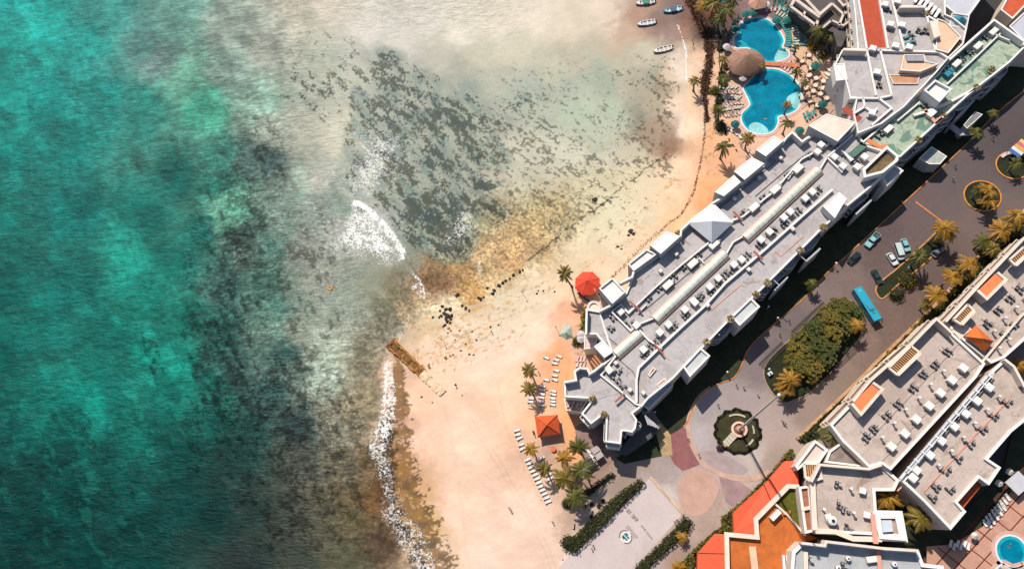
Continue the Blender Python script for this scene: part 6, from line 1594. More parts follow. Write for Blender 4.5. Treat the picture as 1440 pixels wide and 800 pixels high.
# ---------------------------------------------------------------- vehicles
TYRE = M((24, 24, 26), 0.9); RIM = M((150, 150, 154), 0.4, metal=0.5); LAMP = M((236, 236, 226), 0.3)
def rrect(l, wd, r, n=4):
    return [(sx * (l / 2 - r) + r * math.cos(a0 + PI / 2 * i / n), sy * (wd / 2 - r) + r * math.sin(a0 + PI / 2 * i / n)) for sx, sy, a0 in ((1, 1, 0), (-1, 1, PI / 2), (-1, -1, PI), (1, -1, 3 * PI / 2)) for i in range(n + 1)]
def loft(secs):
    """closed sections [(polygon, z)] of equal length joined upwards"""
    n = len(secs[0][0]); mb = MB(); v = []
    for p, z in secs: v += [(x, y, z) for x, y in p]
    f = [[k * n + i, k * n + (i + 1) % n, (k + 1) * n + (i + 1) % n, (k + 1) * n + i] for k in range(len(secs) - 1) for i in range(n)]
    f += [list(range(n))[::-1], list(range((len(secs) - 1) * n, len(secs) * n))]
    return mb.add(v, f)
def shift(p, dx): return [(x + dx, y) for x, y in p]
def wheels(o, xs, y, r):
    for x in xs:
        for s in (-1, 1):
            w = MB(); m = []
            w.tube([(x, s * y - .11, r), (x, s * y + .11, r)], r, 14); ob = w.build("wheel", TYRE, o)
            q = MB(); q.tube([(x, s * (y + .10), r), (x, s * (y + .125), r)], r * .6, 10); q.build("rim", RIM, ob)
def lamps(o, x, y, z):
    for s in (-1, 1): MB().box((x, s * y, z), (0.12, 0.34, 0.16)).build("headlight", LAMP, o)
def car(px, d, paint, label, kind="saloon"):
    c = P(*px); o = thing({"saloon": "parked_car", "hatch": "parked_car", "pickup": "pickup_truck", "van": "parked_van"}[kind], label, "van" if kind == "van" else ("pickup" if kind == "pickup" else "car"), (c.x, c.y, 0.05), rz=ang(px[0], px[1], d[0], d[1]))
    pm = M(paint, 0.25, 0.04, 0.6, spec=0.6)
    if kind == "van":
        loft([(rrect(5.0, 1.86, .25), .3), (rrect(5.06, 1.95, .3), .7), (rrect(5.0, 1.93, .3), 1.15)]).build("body", pm, o)
        loft([(shift(rrect(4.35, 1.88, .25), -.3), 1.15), (shift(rrect(3.95, 1.62, .3), -.42), 1.95)]).build("windows", GLASS, o)
        loft([(shift(rrect(3.98, 1.66, .3), -.42), 1.94), (shift(rrect(3.8, 1.5, .35), -.44), 2.05)]).build("roof", pm, o)
        wheels(o, (-1.55, 1.6), .86, .34); lamps(o, 2.46, .66, .85)
        MB().box((2.0, 0, 1.17), (.95, 1.6, .07), taper=.9).build("bonnet", pm, o)
    elif kind == "pickup":
        loft([(rrect(5.3, 1.8, .2), .4), (rrect(5.36, 1.88, .25), .75), (rrect(5.3, 1.84, .25), 1.02)]).build("body", pm, o)
        loft([(shift(rrect(1.9, 1.72, .2), .15), 1.02), (shift(rrect(1.35, 1.45, .25), .05), 1.62)]).build("windows", GLASS, o)
        loft([(shift(rrect(1.36, 1.47, .25), .05), 1.61), (shift(rrect(1.2, 1.3, .25), .05), 1.7)]).build("roof", pm, o)
        b = MB(); q = shift(rrect(1.75, 1.76, .1), -1.72); b.ring(q, offset(q, .1), 1.0, 1.3); b.build("cargo_bed", pm, o)
        b = MB(); b.sheet(offset(q, .09), 1.06); b.build("bed_floor", DARKM, o)
        MB().box((-1.6, .2, 1.2), (.7, .5, .3)).build("toolbox", M((90, 110, 120), .6), o)
        wheels(o, (-1.65, 1.7), .84, .37); lamps(o, 2.62, .62, .82)
        MB().box((1.85, 0, 1.05), (1.3, 1.6, .06), taper=.92).build("bonnet", pm, o)
    else:
        L = 4.5 if kind == "saloon" else 4.0
        loft([(rrect(L - .1, 1.66, .25), .28), (rrect(L, 1.76, .35), .55), (rrect(L - .06, 1.72, .4), .86)]).build("body", pm, o)
        gx, gl = (-.15, L * .55) if kind == "saloon" else (-.35, L * .66)
        loft([(shift(rrect(gl, 1.56, .25), gx), .86), (shift(rrect(gl * .62, 1.28, .3), gx - .05), 1.36)]).build("windows", GLASS, o)
        loft([(shift(rrect(gl * .64, 1.31, .3), gx - .05), 1.35), (shift(rrect(gl * .55, 1.12, .3), gx - .05), 1.45)]).build("roof", pm, o)
        wheels(o, (-L * .3, L * .31), .78, .31); lamps(o, L / 2 - .07, .6, .66)
        MB().box((L * .37, 0, .875), (L * .22, 1.4, .05), taper=.9).build("bonnet", pm, o)
        if kind == "saloon": MB().box((-L * .42, 0, .875), (L * .12, 1.36, .05), taper=.9).build("boot_lid", pm, o)
    for s in (-1, 1): MB().box((.85 if kind != "van" else 1.5, s * 1.0, 1.0 if kind != "van" else 1.3), (.12, .2, .14)).build("wing_mirror", pm, o)
    return o
car((1225.5, 339), (-15, 17), (150, 206, 208), "pale teal pickup truck parked along the orange kerb", "pickup")
car((1200, 364), (-14, 13), (30, 48, 46), "dark green car parked along the kerb below the pickup", "saloon")
car((1263, 355.5), (6, 17), (206, 218, 214), "large pale van parked on the car park island side between two cars", "van")
car((1253.5, 365.5), (8, 12), (222, 230, 228), "small white car left of the large pale van", "hatch")
car((1272, 346), (6, 14), (140, 196, 200), "pale turquoise car half hidden right of the large van", "hatch")
car((1232, 390.5), (8, 15), (34, 62, 56), "dark green saloon in the middle of the road by the island tip", "saloon")
car((1317, 355), (10, -9), (150, 150, 152), "grey hatchback shaded by the car park palms", "hatch")
# bus
c = P(1216, 431); bo = thing("coach_bus", "long turquoise coach parked beside the tip of the grove", "bus", (c.x, c.y, .05), rz=ang(1216, 431, 24, 38))
bp = M((40, 168, 196), 0.4, 0.05, 0.5, stain=0.15)
loft([(rrect(10.6, 2.45, .2), .35), (rrect(10.7, 2.5, .22), .9), (rrect(10.7, 2.5, .22), 1.35)]).build("body", bp, bo)
loft([(rrect(10.62, 2.44, .2), 1.35), (rrect(10.5, 2.34, .22), 2.35)]).build("windows", GLASS, bo)
loft([(rrect(10.56, 2.42, .22), 2.34), (rrect(10.5, 2.36, .25), 2.75), (rrect(10.2, 1.9, .25), 2.9)]).build("roof", bp, bo)
MB().box((1.2, 0, 3.0), (2.3, 1.5, .22), taper=.85).build("roof_air_unit", M((50, 150, 178), .5), bo)
mk = MB()
for k in range(4): mk.box((1.9 + .42 * k, -.1 + .1 * (k % 2), 3.12 if k == 0 else 2.92), (.16, .9 - .18 * (k % 3), .03))
mk.build("roof_lettering", M((20, 60, 76), .6), bo)
MB().box((-4.2, 0, 2.93), (.9, .8, .07)).build("roof_hatch", M((70, 186, 206), .5), bo)
wheels(bo, (-3.3, 3.4), 1.14, .48); lamps(bo, 5.33, .9, .8)
for s in (-1, 1): MB().box((5.4, s * 1.25, 2.2), (.3, .16, .4)).build("wing_mirror", BLACK, bo)

# ---------------------------------------------------------------- flagpole monument
mc = P(1039, 604); MO = thing("flagpole_monument", "tall white flagpole on a round stone base in the roundabout", "monument", (mc.x, mc.y, 0.08))
top = P(1095.5, 555.5, 0)
# its height follows from how far the top leans out from the point straight below the camera
hh = ALT * (1 - (Vector((mc.x, mc.y)).length / Vector((top.x, top.y)).length))
po = MB(); po.tube([(0, 0, 1.4), (0, 0, hh * .5), (0, 0, hh)], [0.36, 0.26, 0.16], 14); po.build("pole", M((250, 240, 228), 0.5, 0.04), MO)
gr = MB(); gr.tube([(-.45, -.45, 1.5), (-.2, -.2, hh)], 0.05, 5); gr.build("halyard", M((110, 90, 76), .7), MO)
MB().dome((0, 0), .42, hh, .5, 10, 3).build("finial", M((230, 224, 214), .5), MO)
bs = MB(); bs.ring([(2.15 * math.cos(i * PI / 14), 2.15 * math.sin(i * PI / 14)) for i in range(28)], [(1.55 * math.cos(i * PI / 14), 1.55 * math.sin(i * PI / 14)) for i in range(28)], 0, 1.1); bs.build("stone_ring", M((240, 200, 176), .7, .08), MO)
MB().cyl((0, 0), 1.56, 0, .7, 24).build("inner_floor", M((150, 96, 70), .8, .15), MO)
MB().cyl((0, 0), .95, .7, 1.45, 16, .75).build("pedestal", M((214, 166, 140), .7), MO)
a = ang(1039, 604, -14, 15); 
for k in range(4):
    x = 2.3 + k * .95
    MB().box((x * math.cos(a), x * math.sin(a), .42 - k * .09), (.9, 1.9, .84 - k * .18), a).build("step", M((206, 196, 172), .75, .08), MO)
MB().box((6.2 * math.cos(a), 6.2 * math.sin(a), .1), (1.5, 1.0, .2), a).build("threshold", M((216, 170, 140), .75), MO)
sheetm = MB(); rim = [(x + .35 * math.sin(i * 2.1) , y + .3 * math.cos(i * 1.7)) for i, (x, y) in enumerate(ell((1037, 606.5), 6.35, 44))]
gm = thing("round_garden", "round dark green lawn with an uneven hedge rim around the flagpole", "garden", (mc.x, mc.y, 0.085), site=True)
gm["_site"] = tuple(gm.location)
MB().prism(rim, .085, .2, False).build("turf", M((62, 58, 30), .95, .22, .5, stain=.4), gm)
mbb = MB(); R_ = offset(ccw(rim), .5)
for (x, y) in smooth_line(R_, 6, True): clump(mbb, (x, y, .2), .42, 8, .22, .8)
mbb.build("hedge_rim", leaf_mat((40, 38, 24)), gm)
for (c0, r, a0_, a1_, nm, wd) in ((( 1037, 606), 4.5, 60, 118, "curved_bench", .5), ((1037, 606), 4.3, -8, 22, "curved_bench", .4), ((1037, 606), 4.5, -62, -28, "curved_bench", .55)):
    q = P(*c0); MB().path([(q.x + r * math.cos(math.radians(a0_ + (a1_ - a0_) * i / 10)), q.y + r * math.sin(math.radians(a0_ + (a1_ - a0_) * i / 10))) for i in range(11)], wd, .19, .55).build(nm, M((196, 186, 160), .75, .1), gm)

# colourful kiosk at the right edge
kc = P(1434, 209, 2.5); ks = thing("play_kiosk", "small kiosk with a striped multicoloured roof at the right edge", "kiosk", (kc.x, kc.y, .05), rz=ang(1434, 209, 8, -7))
for i, cl in enumerate(((60, 110, 170), (230, 226, 220), (226, 170, 90), (214, 110, 130), (230, 200, 120))):
    MB().box((-2.2 + i * 1.1, 0, 2.6), (1.08, 3.4, .12)).build("roof_panel", M(cl, .7), ks)
for sx in (-1, 1):
    for sy in (-1, 1): MB().box((sx * 2.4, sy * 1.5, 1.25), (.12, .12, 2.5)).build("post", STEEL, ks)
MB().box((0, .6, .5), (3.6, .7, .9)).build("counter", M((214, 190, 170), .7), ks)
wa = MB(); q = P(1425, 233); wa.path([(q.x + 3.9 * math.cos(t), q.y + 3.9 * math.sin(t)) for t in [math.radians(50 + 9 * i) for i in range(11)]], .9, .2, .75)
single("curved_bench", wa, M((216, 200, 204), .7), "curved pale bench on the island by the colourful kiosk", "bench")

# ---------------------------------------------------------------- painted marks on the forecourt
lg = thing("painted_logo", "round painted emblem with teal blocks and dark arcs on the pale forecourt", "floor logo", P(880, 754.5, .09), site=True)
lc = P(880, 754.5, .085); a = ang(880, 754.5, 10, 11); ex = Vector((math.cos(a), math.sin(a), 0)); ey = Vector((-ex.y, ex.x, 0))
def lpt(x, y): q = lc + ex * x + ey * y; return (q.x, q.y)
MB().sheet([lpt(1.75 * math.cos(i * PI / 16), 1.55 * math.sin(i * PI / 16)) for i in range(32)], .0905).build("white_disc", M((238, 226, 218), .8), lg)
for s in (0, PI):
    o_, i_ = [], []
    for k in range(15):
        t = s + math.radians(-62 + 124 * k / 14); o_.append(lpt(1.85 * math.cos(t), 1.65 * math.sin(t))); i_.append(lpt(1.6 * math.cos(t), 1.4 * math.sin(t)))
    m_ = MB(); m_.sheet(o_ + i_[::-1], .095); m_.build("dark_arc", M((60, 52, 56), .8), lg)
for s in (-1, 1):
    m_ = MB(); m_.sheet([lpt(-.85, s * .12), lpt(-.75, s * .85), lpt(.1, s * .95), lpt(.15, s * .5), lpt(.8, s * .62), lpt(.95, s * .12)], .096); m_.build("teal_block", M((0, 112, 116), .8, .1), lg)
def lettering(label, a_, b_, hgt, n, mat, gaps=(), outline=False):
    A, B = P(*a_, .085), P(*b_, .085); e = (B - A); L = e.length; e.normalize(); nn = Vector((-e.y, e.x, 0)); sgn = 1
    mb = MB(); rd = random.Random(len(label)); cw = L / n
    def bar(x0, y0, x1, y1, wd):
        mb.path([tuple((A + e * x0 + nn * y0).xy), tuple((A + e * x1 + nn * y1).xy)], wd, .0902, .0925)
    for k in range(n):
        if k in gaps: continue
        x = k * cw + cw * .12; w_ = cw * .72; th = min(w_ * .34, hgt * .24) * (0.75 if outline else 1)
        pick = rd.randrange(5)
        if pick in (0, 1, 3): bar(x, -hgt / 2, x, hgt / 2, th)
        if pick in (0, 2, 3): bar(x, hgt / 2, x + w_, hgt / 2, th)
        if pick in (0, 1, 4): bar(x, 0, x + w_, 0, th)
        if pick in (2, 3, 4): bar(x, -hgt / 2, x + w_, -hgt / 2, th)
        if pick in (1, 3): bar(x + w_, -hgt / 2, x + w_, hgt / 2, th)
        if pick in (2, 4): bar(x + w_ / 2, -hgt / 2, x + w_ / 2, hgt / 2, th)
    single("painted_lettering", mb, mat, label, "painted words")
lettering("bold dark painted word on the forecourt nearest its upper hedge", (882, 716.5), (897, 733), .85, 9, M((72, 62, 62), .8), (3,))
lettering("thin dark painted line of words running to the lower hedge", (901.5, 738), (917.5, 758), .42, 20, M((100, 84, 82), .8), (8,))
lettering("pale brown outlined word beside the painted emblem, upper line", (882, 738), (897, 755.5), .55, 10, M((150, 122, 108), .8), (), True)
lettering("pale brown outlined word beside the painted emblem, lower line", (880, 740), (894, 757), .55, 8, M((156, 130, 116), .8), (3,), True)

# ---------------------------------------------------------------- roof equipment
def ac_kind():
    o = thing("air_conditioner", "", "air conditioner")
    MB().box((0, 0, .62), (1.0, .42, .85)).build("casing", M((96, 96, 98), .6, .1), o)
    m_ = MB(); m_.tube([(0, -.215, .62), (0, -.235, .62)], .34, 14); m_.build("fan", BLACK, o)
    m_ = MB(); m_.box((-.4, 0, .1), (.1, .5, .2)); m_.box((.4, 0, .1), (.1, .5, .2)); m_.build("feet", DARKM, o)
    return Kind(o)
def cond_kind():
    o = thing("condenser", "", "condenser")
    MB().box((0, 0, .55), (.85, .85, .9)).build("casing", M((58, 58, 62), .6, .12), o)
    m_ = MB(); m_.cyl((0, 0), .33, 1.0, 1.05, 14); m_.build("fan", M((150, 150, 150), .5), o)
    m_ = MB(); m_.tube([(.42, .2, .3), (.9, .3, .15), (1.5, .2, .12)], .06, 5); m_.build("pipe", BLACK, o)
    m_ = MB()
    for sx in (-.33, .33):
        for sy in (-.33, .33): m_.box((sx, sy, .05), (.1, .1, .1))
    m_.build("feet", DARKM, o)
    return Kind(o)
def cowl_kind(col=(240, 228, 220), s=1.5, h=1.7):
    o = thing("vent_cowl", "", "roof vent")
    MB().box((0, 0, h * .4), (s * .8, s * .8, h * .8)).build("shaft", M((214, 200, 192), .8, .08), o)
    MB().box((0, 0, h * .86), (s, s, h * .22), taper=.82).build("cap", M(col, .7, .05), o)
    m_ = MB()
    for q in (0, PI / 2): m_.box((0, 0, h * .66), (s * .82, s * .4, h * .12), q)
    m_.build("louvre", DARKM, o)
    return Kind(o)
def post_kind():
    o = thing("vent_pipe", "", "vent pipe")
    MB().tube([(0, 0, 0), (0, 0, 1.9)], .22, 10).build("pipe", M((226, 210, 200), .7), o)
    MB().cyl((0, 0), .42, 1.9, 2.15, 12, .3).build("cap", M((244, 234, 226), .6), o)
    MB().box((0, 0, .06), (.7, .7, .12)).build("base", M((200, 186, 178), .8), o)
    return Kind(o)
def bigbox_kind():
    o = thing("air_handler", "", "air handler")
    MB().box((0, 0, .85), (3.0, 1.7, 1.3)).build("casing", M((244, 238, 226), .6, .04, stain=.15), o)
    m_ = MB(); m_.box((0, 0, 1.52), (2.7, 1.4, .06)); m_.build("lid", M((250, 244, 232), .6, .04), o)
    m_ = MB(); m_.box((-1.0, 0, .1), (.2, 1.6, .2)); m_.box((1.0, 0, .1), (.2, 1.6, .2)); m_.build("feet", DARKM, o)
    m_ = MB(); m_.box((1.9, 0, .8), (.9, .8, .7), taper=.9); m_.build("duct", STEEL, o)
    return Kind(o)
def tank_kind():
    o = thing("water_tank", "", "water tank")
    MB().cyl((0, 0), .8, .1, 1.45, 16, .74).build("barrel", M((216, 206, 198), .6), o)
    MB().dome((0, 0), .74, 1.45, .25, 16, 3).build("lid", M((250, 244, 238), .6), o)
    MB().cyl((0, 0), .26, 1.66, 1.8, 10).build("hatch", BLACK, o)
    MB().cyl((0, 0), .9, 0, .1, 16).build("plinth", M((186, 176, 170), .8), o)
    return Kind(o)
AC, CD, CW_, CWW, PO, BB, TK = ac_kind(), cond_kind(), cowl_kind(), cowl_kind((252, 244, 234), 2.0, 1.9), post_kind(), bigbox_kind(), tank_kind()
def roofrow(kd, pts, z, d, label, group, scale=None, jit=0.0):
    pts = sorted(pts, key=lambda q: q[1])
    for i, (u, v) in enumerate(pts):
        c = P(u, v, z + 1.0); kd.put((c.x, c.y, z + .03), ang(u, v, d[0], d[1]) + random.uniform(-jit, jit), label.format(ORD[i]), group, scale)
def cluster(pts, z, d, label, group, n=3):
    """two kinds of small dark units standing together"""
    k = 0
    for i, (u, v) in enumerate(sorted(pts, key=lambda q: q[1])):
        c = P(u, v, z); a = ang(u, v, d[0], d[1]); rd = random.Random(i * 7 + int(u))
        for j in range(n):
            x, y = (j % 2) * 1.35 - .65 + rd.uniform(-.2, .2), (j // 2) * 1.3 - .4 + rd.uniform(-.25, .25)
            kd = (CD, AC, CD, CD)[(i + j) % 4]
            x *= .8; y *= .8; kd.put((c.x + x * math.cos(a) - y * math.sin(a), c.y + x * math.sin(a) + y * math.cos(a), z + .03), a + rd.choice((0, 0, PI / 2)), label.format(ORD[i % 30], ("left one", "middle one", "back one", "right one")[j]), group, .78)
            k += 1
DH = (10, -9)
roofrow(BB, [(974,371),(939,401),(1004,344),(1060,292),(1090,267),(1122,238)], HZ, DH, "cream air handler along the sea side hotel roof wall, {} from the top", "air handlers on the hotel roof")
roofrow(CWW, [(1010,392),(998,404),(975,424),(1043,366),(1032,373),(1142,271),(1132,280),(1111,299),(1102,307),(1082,327),(1070,338),(977,426),(963,436),(940,457),(928,468),(905,492),(857,521),(873,439),(895,458)], HZ, DH, "cream vent cowl in the middle plant strip of the hotel, {} from top", "vent cowls on the hotel roof")
cluster([(1151,269),(1136,286),(1122,298),(1102,317),(1089,326),(1069,347),(1051,361),(1031,383),(1020,388),(1012,402),(1000,412),(986,418),(1002,408),(983,420),(964,445),(948,460),(925,479),(912,490),(907,501)], HZ, DH, "dark condenser, {} cluster from top in the hotel plant strip, {}", "dark condensers of the hotel plant strip", 4)
cluster([(961,377),(947,391),(982,360),(926,407),(1046,302),(1075,280),(1108,248),(1138,220),(911,420)], HZ, DH, "dark unit, {} cluster from top along the sea side roof wall, {}", "dark units along the sea side roof wall", 4)
cluster([(885,454),(862,447),(860,462),(870,522),(876,543),(867,533)], HZ, DH, "dark unit, {} cluster from top near the short lower skylight, {}", "dark units near the lower skylight", 3)
roofrow(CW_, [(951,357),(929,381),(1033,279),(1068,250),(1098,222),(866,510)], HZ, DH, "small white vent on the sea side hotel roof band, {} from the top", "small vents on the sea side band", 0.75)
roofrow(CW_, [(1053,379),(995,429),(1115,322),(905,552),(886,548)], HZ, DH, "small white vent on the road side hotel roof band, {} from the top", "small vents on the road side band", 0.8)
for i, pg in enumerate(([(911,527),(918,516),(923,519),(914,530)], [(923,541),(935,531),(938,535),(926,545)])):
    mb = MB(); wq = ccw(poly(pg, HZ + .5)); mb.ring(wq, offset(wq, .35), HZ + .03, HZ + .6); single("roof_hatch_frame", mb, M((246, 222, 200), .7), "open rectangular frame on the lower road side roof, %s one" % ("upper", "lower")[i], "roof frame")
D1 = (10, -11)
roofrow(CWW, [(1338,535),(1322,553),(1306,571),(1288,590),(1272,610),(1253,628),(1354,518)], RZ, D1, "pale vent cowl in the row nearest the dark slot, {} from the top", "vent cowls next to the slot")
roofrow(PO, [(1308,541),(1292,560),(1273,576),(1257,595),(1240,615),(1326,522)], RZ, D1, "pale vent pipe on the roof left of the slot, {} from the top", "vent pipes left of the slot")
cluster([(1283,547),(1263,570),(1247,586),(1228,604),(1217,616),(1333,496),(1315,514),(1299,528)], RZ, D1, "dark condenser, {} cluster from top on the roof left of the slot, {}", "condensers left of the slot", 4)
roofrow(CWW, [(1390,545),(1373,564),(1357,582),(1341,600),(1323,620),(1307,640),(1288,661),(1283,672)], RZ, D1, "white cube vent along the white rails by the slot, {} from the top", "cube vents along the rails")
roofrow(PO, [(1404,558),(1387,576),(1370,595),(1354,615),(1337,634),(1319,654)], RZ, D1, "pale vent pipe on the roof right of the slot, {} from the top", "vent pipes right of the slot")
cluster([(1416,566),(1398,585),(1382,604),(1364,624),(1347,644),(1330,662),(1311,699),(1316,684),(1335,688)], RZ, D1, "dark condenser, {} cluster from top on the roof right of the slot, {}", "condensers right of the slot", 3)
cluster([(1403,438),(1388,457),(1421,422),(1434,408)], RZ - .4, D1, "dark condenser, {} cluster from top above the orange pyramid roof, {}", "condensers above the pyramid roof", 4)
roofrow(PO, [(1412,448),(1428,433),(1397,466),(1440,420),(1418,478),(1404,490)], RZ - .4, D1, "pale vent pipe on the roof around the orange pyramid, {} from the top", "vent pipes around the pyramid")
cluster([(1413,470),(1426,458)], RZ - .4, D1, "grey unit, {} cluster behind the white wall near the pyramid, {}", "units behind the wall near the pyramid", 3)
cluster([(1178,682),(1181,713),(1188,718),(1192,742)], 11.5, (8, 2), "dark unit, {} cluster from top on the round tank roof, {}", "dark units on the tank roof", 3)
roofrow(PO, [(1196,687),(1158,716),(1200,721)], 11.5, (8, 2), "pale vent pipe on the round tank roof, {} from the top", "vent pipes on the tank roof")
roofrow(CWW, [(1213,690),(1219,724)], 11.5, (8, 2), "pale vent cowl on the right half of the tank roof, {} from the top", "vent cowls on the tank roof", .8)
c = P(1170, 732, 12.9); TK.put((c.x, c.y, 11.53), 0, "white round water tank with a dark hatch", None, 1.5)
c = P(1165, 727, 12.6); CWW.put((c.x, c.y, 11.53), .3, "pale boxy cowl touching the round water tank", None, .8)
roofrow(TK, [(1193,785),(1258,793),(1179,798)], 11.5, (8, 2), "white round tank on the dark grey roof at the bottom edge, {} from the top", "tanks on the bottom roof", .8)
c = P(1226, 786, 12.6); BB.put((c.x, c.y, 11.53), .2, "cream air handler on the dark grey roof at the bottom edge", None, .8)
cluster([(1138,788),(1187,796)], 11.5, (8, 2), "dark unit, {} cluster on the dark grey bottom roof, {}", "dark units on the bottom roof", 3)
# north end
DG = (10, -9)
roofrow(BB, [(1397,45),(1375,65),(1345,90),(1310,160),(1249,182)], 11.0, DG, "cream box unit in the green terrace plant row, {} from the top", "box units of the green terrace", .9)
cluster([(1386,54),(1364,76),(1353,84),(1336,96),(1330,100),(1299,150),(1236,192),(1243,186)], 11.0, DG, "dark unit, {} cluster from top on the green terrace, {}", "dark units of the green terrace", 3)
roofrow(CWW, [(1252,36),(1268,37),(1259,66),(1278,68),(1227,70),(1233,103),(1226,160),(1244,8),(1262,4)], 12.6, (8, 2), "cream cowl among the walls of the patio roofs, {} from the top", "cowls on the patio roofs")
cluster([(1280,50),(1292,46),(1302,46),(1284,60),(1236,122),(1249,16)], 12.6, (8, 2), "small dark unit, {} cluster from top on the patio roofs, {}", "dark units on the patio roofs", 3)
cluster([(1160,193),(1170,203),(1176,207),(1188,219),(1202,228),(1195,222)], HZ, DG, "dark unit, {} cluster from top below the big square roof, {}", "dark units below the square roof", 3)
roofrow(CWW, [(1149,215),(1173,222),(1185,235),(1215,222),(1205,236),(1154,205)], HZ, DG, "cream cowl at the upper end of the beach hotel roof, {} from the top", "cowls at the upper end of the hotel")
gb2 = MB(); gb2.prism(poly([(1192,217),(1212,199),(1220,206),(1200,222)], HZ + 1.2), HZ + .03, HZ + 1.2); single("green_roof_deck", gb2, M((92, 124, 108), .8, .1), "small raised green deck at the upper end of the hotel roof", "roof deck")
wt = MB(); wt.prism(poly([(1183,211),(1191,216),(1201,224),(1196,227)], HZ + 1.3), HZ + .03, HZ + 1.3); single("white_roof_hood", wt, M((236, 234, 230), .6), "white sloping hood beside the small green roof deck", "roof hood")
for i, (u, v) in enumerate(((1337, 100), (1331, 106), (1335, 103))):
    mb = MB(); c = P(u, v, 12); mb.box((c.x, c.y, 11.8), (1.7, 1.1, 1.5), ang(u, v, 8, 7), .9); single("turquoise_tarpaulin", mb, M((40, 140, 160), .6, .1), "turquoise tarpaulin bundle beside the raised white roof box, %s from the left" % ORD[(i * 2) % 3], "tarpaulin", "turquoise bundles")
for i, (u, v) in enumerate(((1275, 52), (1284, 58), (1278, 60))):
    mb = MB(); c = P(u, v, 13.3); mb.box((c.x, c.y, 13.0), (1.6, .8, .7), .4, .9); single("roof_table", mb, M((90, 160, 158), .6, .1), "pale teal table on the grey roof patio, %s from the top" % ORD[(0, 1, 2)[i]], "table", "teal tables on the patio")

# ---------------------------------------------------------------- groyne and rocks on the shore
gy = thing("stone_groyne", "ruined groyne of rusty ochre cells and sandy slabs reaching into the surf", "groyne", P(588, 518), site=True)
Ax = [Vector(P2(553, 486)), Vector(P2(624, 553))]; e = (Ax[1] - Ax[0]); L = e.length; e.normalize(); nn = Vector((-e.y, e.x))
def gp_(x, y): q = Ax[0] + e * x + nn * y; return (q.x, q.y)
OC = M((188, 130, 66), .95, .3, .9, stain=.75, bump=.8); SL = M((238, 204, 168), .95, .14, .6, stain=.5, bump=.6)
def rough_block(x0, x1, y0, y1, h, rd, n=5):
    """a weathered block: a ragged outline and an uneven, broken top"""
    mb = MB(); out = []
    for (xa, ya), (xb, yb) in (((x0, y0), (x1, y0)), ((x1, y0), (x1, y1)), ((x1, y1), (x0, y1)), ((x0, y1), (x0, y0))):
        for k in range(n):
            t = k / n; out.append((xa + (xb - xa) * t + rd.uniform(-.14, .14), ya + (yb - ya) * t + rd.uniform(-.14, .14)))
    W_ = [gp_(*q) for q in out]; m = len(W_); cx, cy = sum(q[0] for q in W_) / m, sum(q[1] for q in W_) / m
    v = [(q[0], q[1], -.15) for q in W_] + [(q[0], q[1], h * rd.uniform(.6, 1.0)) for q in W_] + [(cx + (q[0] - cx) * .6, cy + (q[1] - cy) * .6, h * rd.uniform(.75, 1.15)) for q in W_] + [(cx, cy, h)]
    f = [[k * m + i, k * m + (i + 1) % m, (k + 1) * m + (i + 1) % m, (k + 1) * m + i] for k in (0, 1) for i in range(m)] + [[2 * m + i, 2 * m + (i + 1) % m, 3 * m] for i in range(m)]
    return mb.add(v, f)
rdg = random.Random(5); x = -0.6; k = 0
while x < L * .55:                                                        # outer half: rusty stone rims round sunken cells
    d = rdg.uniform(1.9, 3.4); h = 1.15 - .5 * x / L; hw = 1.5 - .3 * x / L
    for (ya, yb) in ((hw - .55, hw + rdg.uniform(0, .35)), (-hw - rdg.uniform(0, .35), -hw + .55)):
        rough_block(x, x + d + .1, ya, yb, h * rdg.uniform(.75, 1.15), rdg, 4).build("rusty_rim", OC, gy)
    if k % 2 == 0: rough_block(x - .25, x + .35, -hw + .3, hw - .3, h * rdg.uniform(.6, 1.0), rdg, 3).build("cross_wall", OC, gy)
    rough_block(x, x + d, -hw + .4, hw - .4, h * rdg.uniform(.15, .85), rdg, 4).build("cell_fill", M((132, 94, 54), .95, .35, 1.2), gy)
    x += d; k += 1
rough_block(-1.3, -.3, -1.7, 1.8, 1.2, rdg, 5).build("outer_head", M((176, 108, 66), .95, .3, 1.0, stain=.6, bump=.8), gy)
while x < L:                                                              # inner half: sandy slabs side by side
    d = rdg.uniform(2.4, 4.2); hw = 1.65 - .35 * x / L
    rough_block(x - .05, min(L, x + d), -hw + rdg.uniform(-.15, .15), hw + rdg.uniform(-.3, .1), .75 * rdg.uniform(.7, 1.0), rdg, 4).build("slab", SL, gy)
    x += d
def rock_mesh(seed):
    bm = bmesh.new(); bmesh.ops.create_icosphere(bm, subdivisions=2, radius=1.0); rd = random.Random(seed)
    ph = [rd.uniform(0, 6) for _ in range(6)]
    for vtx in bm.verts:
        c = vtx.co; s = 1 + .22 * math.sin(3 * c.x + ph[0]) + .18 * math.sin(4 * c.y + ph[1]) + .16 * math.sin(5 * c.z + ph[2]) + rd.uniform(-.06, .06)
        vtx.co = Vector((c.x * s, c.y * s * .85, c.z * s * .6))
    me = bpy.data.meshes.new("rock"); bm.to_mesh(me); bm.free(); return me
RKM = [M((58, 54, 46), .9, .25, 2.0), M((150, 116, 56), .9, .25, 2.0)]
RK = []
for i in range(5):
    m_ = rock_mesh(i); m_.materials.append(RKM[0]); RK.append(m_)
RKO = []
for i in range(3):
    m_ = rock_mesh(20 + i); m_.materials.append(RKM[1]); RKO.append(m_)
def rock(u, v, r, label, group=None, mats=RK, z=0.0, k=[0]):
    k[0] += 1; o = bpy.data.objects.new("rock", mats[k[0] % len(mats)]); COL.objects.link(o)
    c = P(u, v); o.location = (c.x, c.y, z + r * .2); o.rotation_euler = (0, 0, k[0] * 1.7); o.scale = (r, r, r * .8); return tag(o, label, "rock", group)
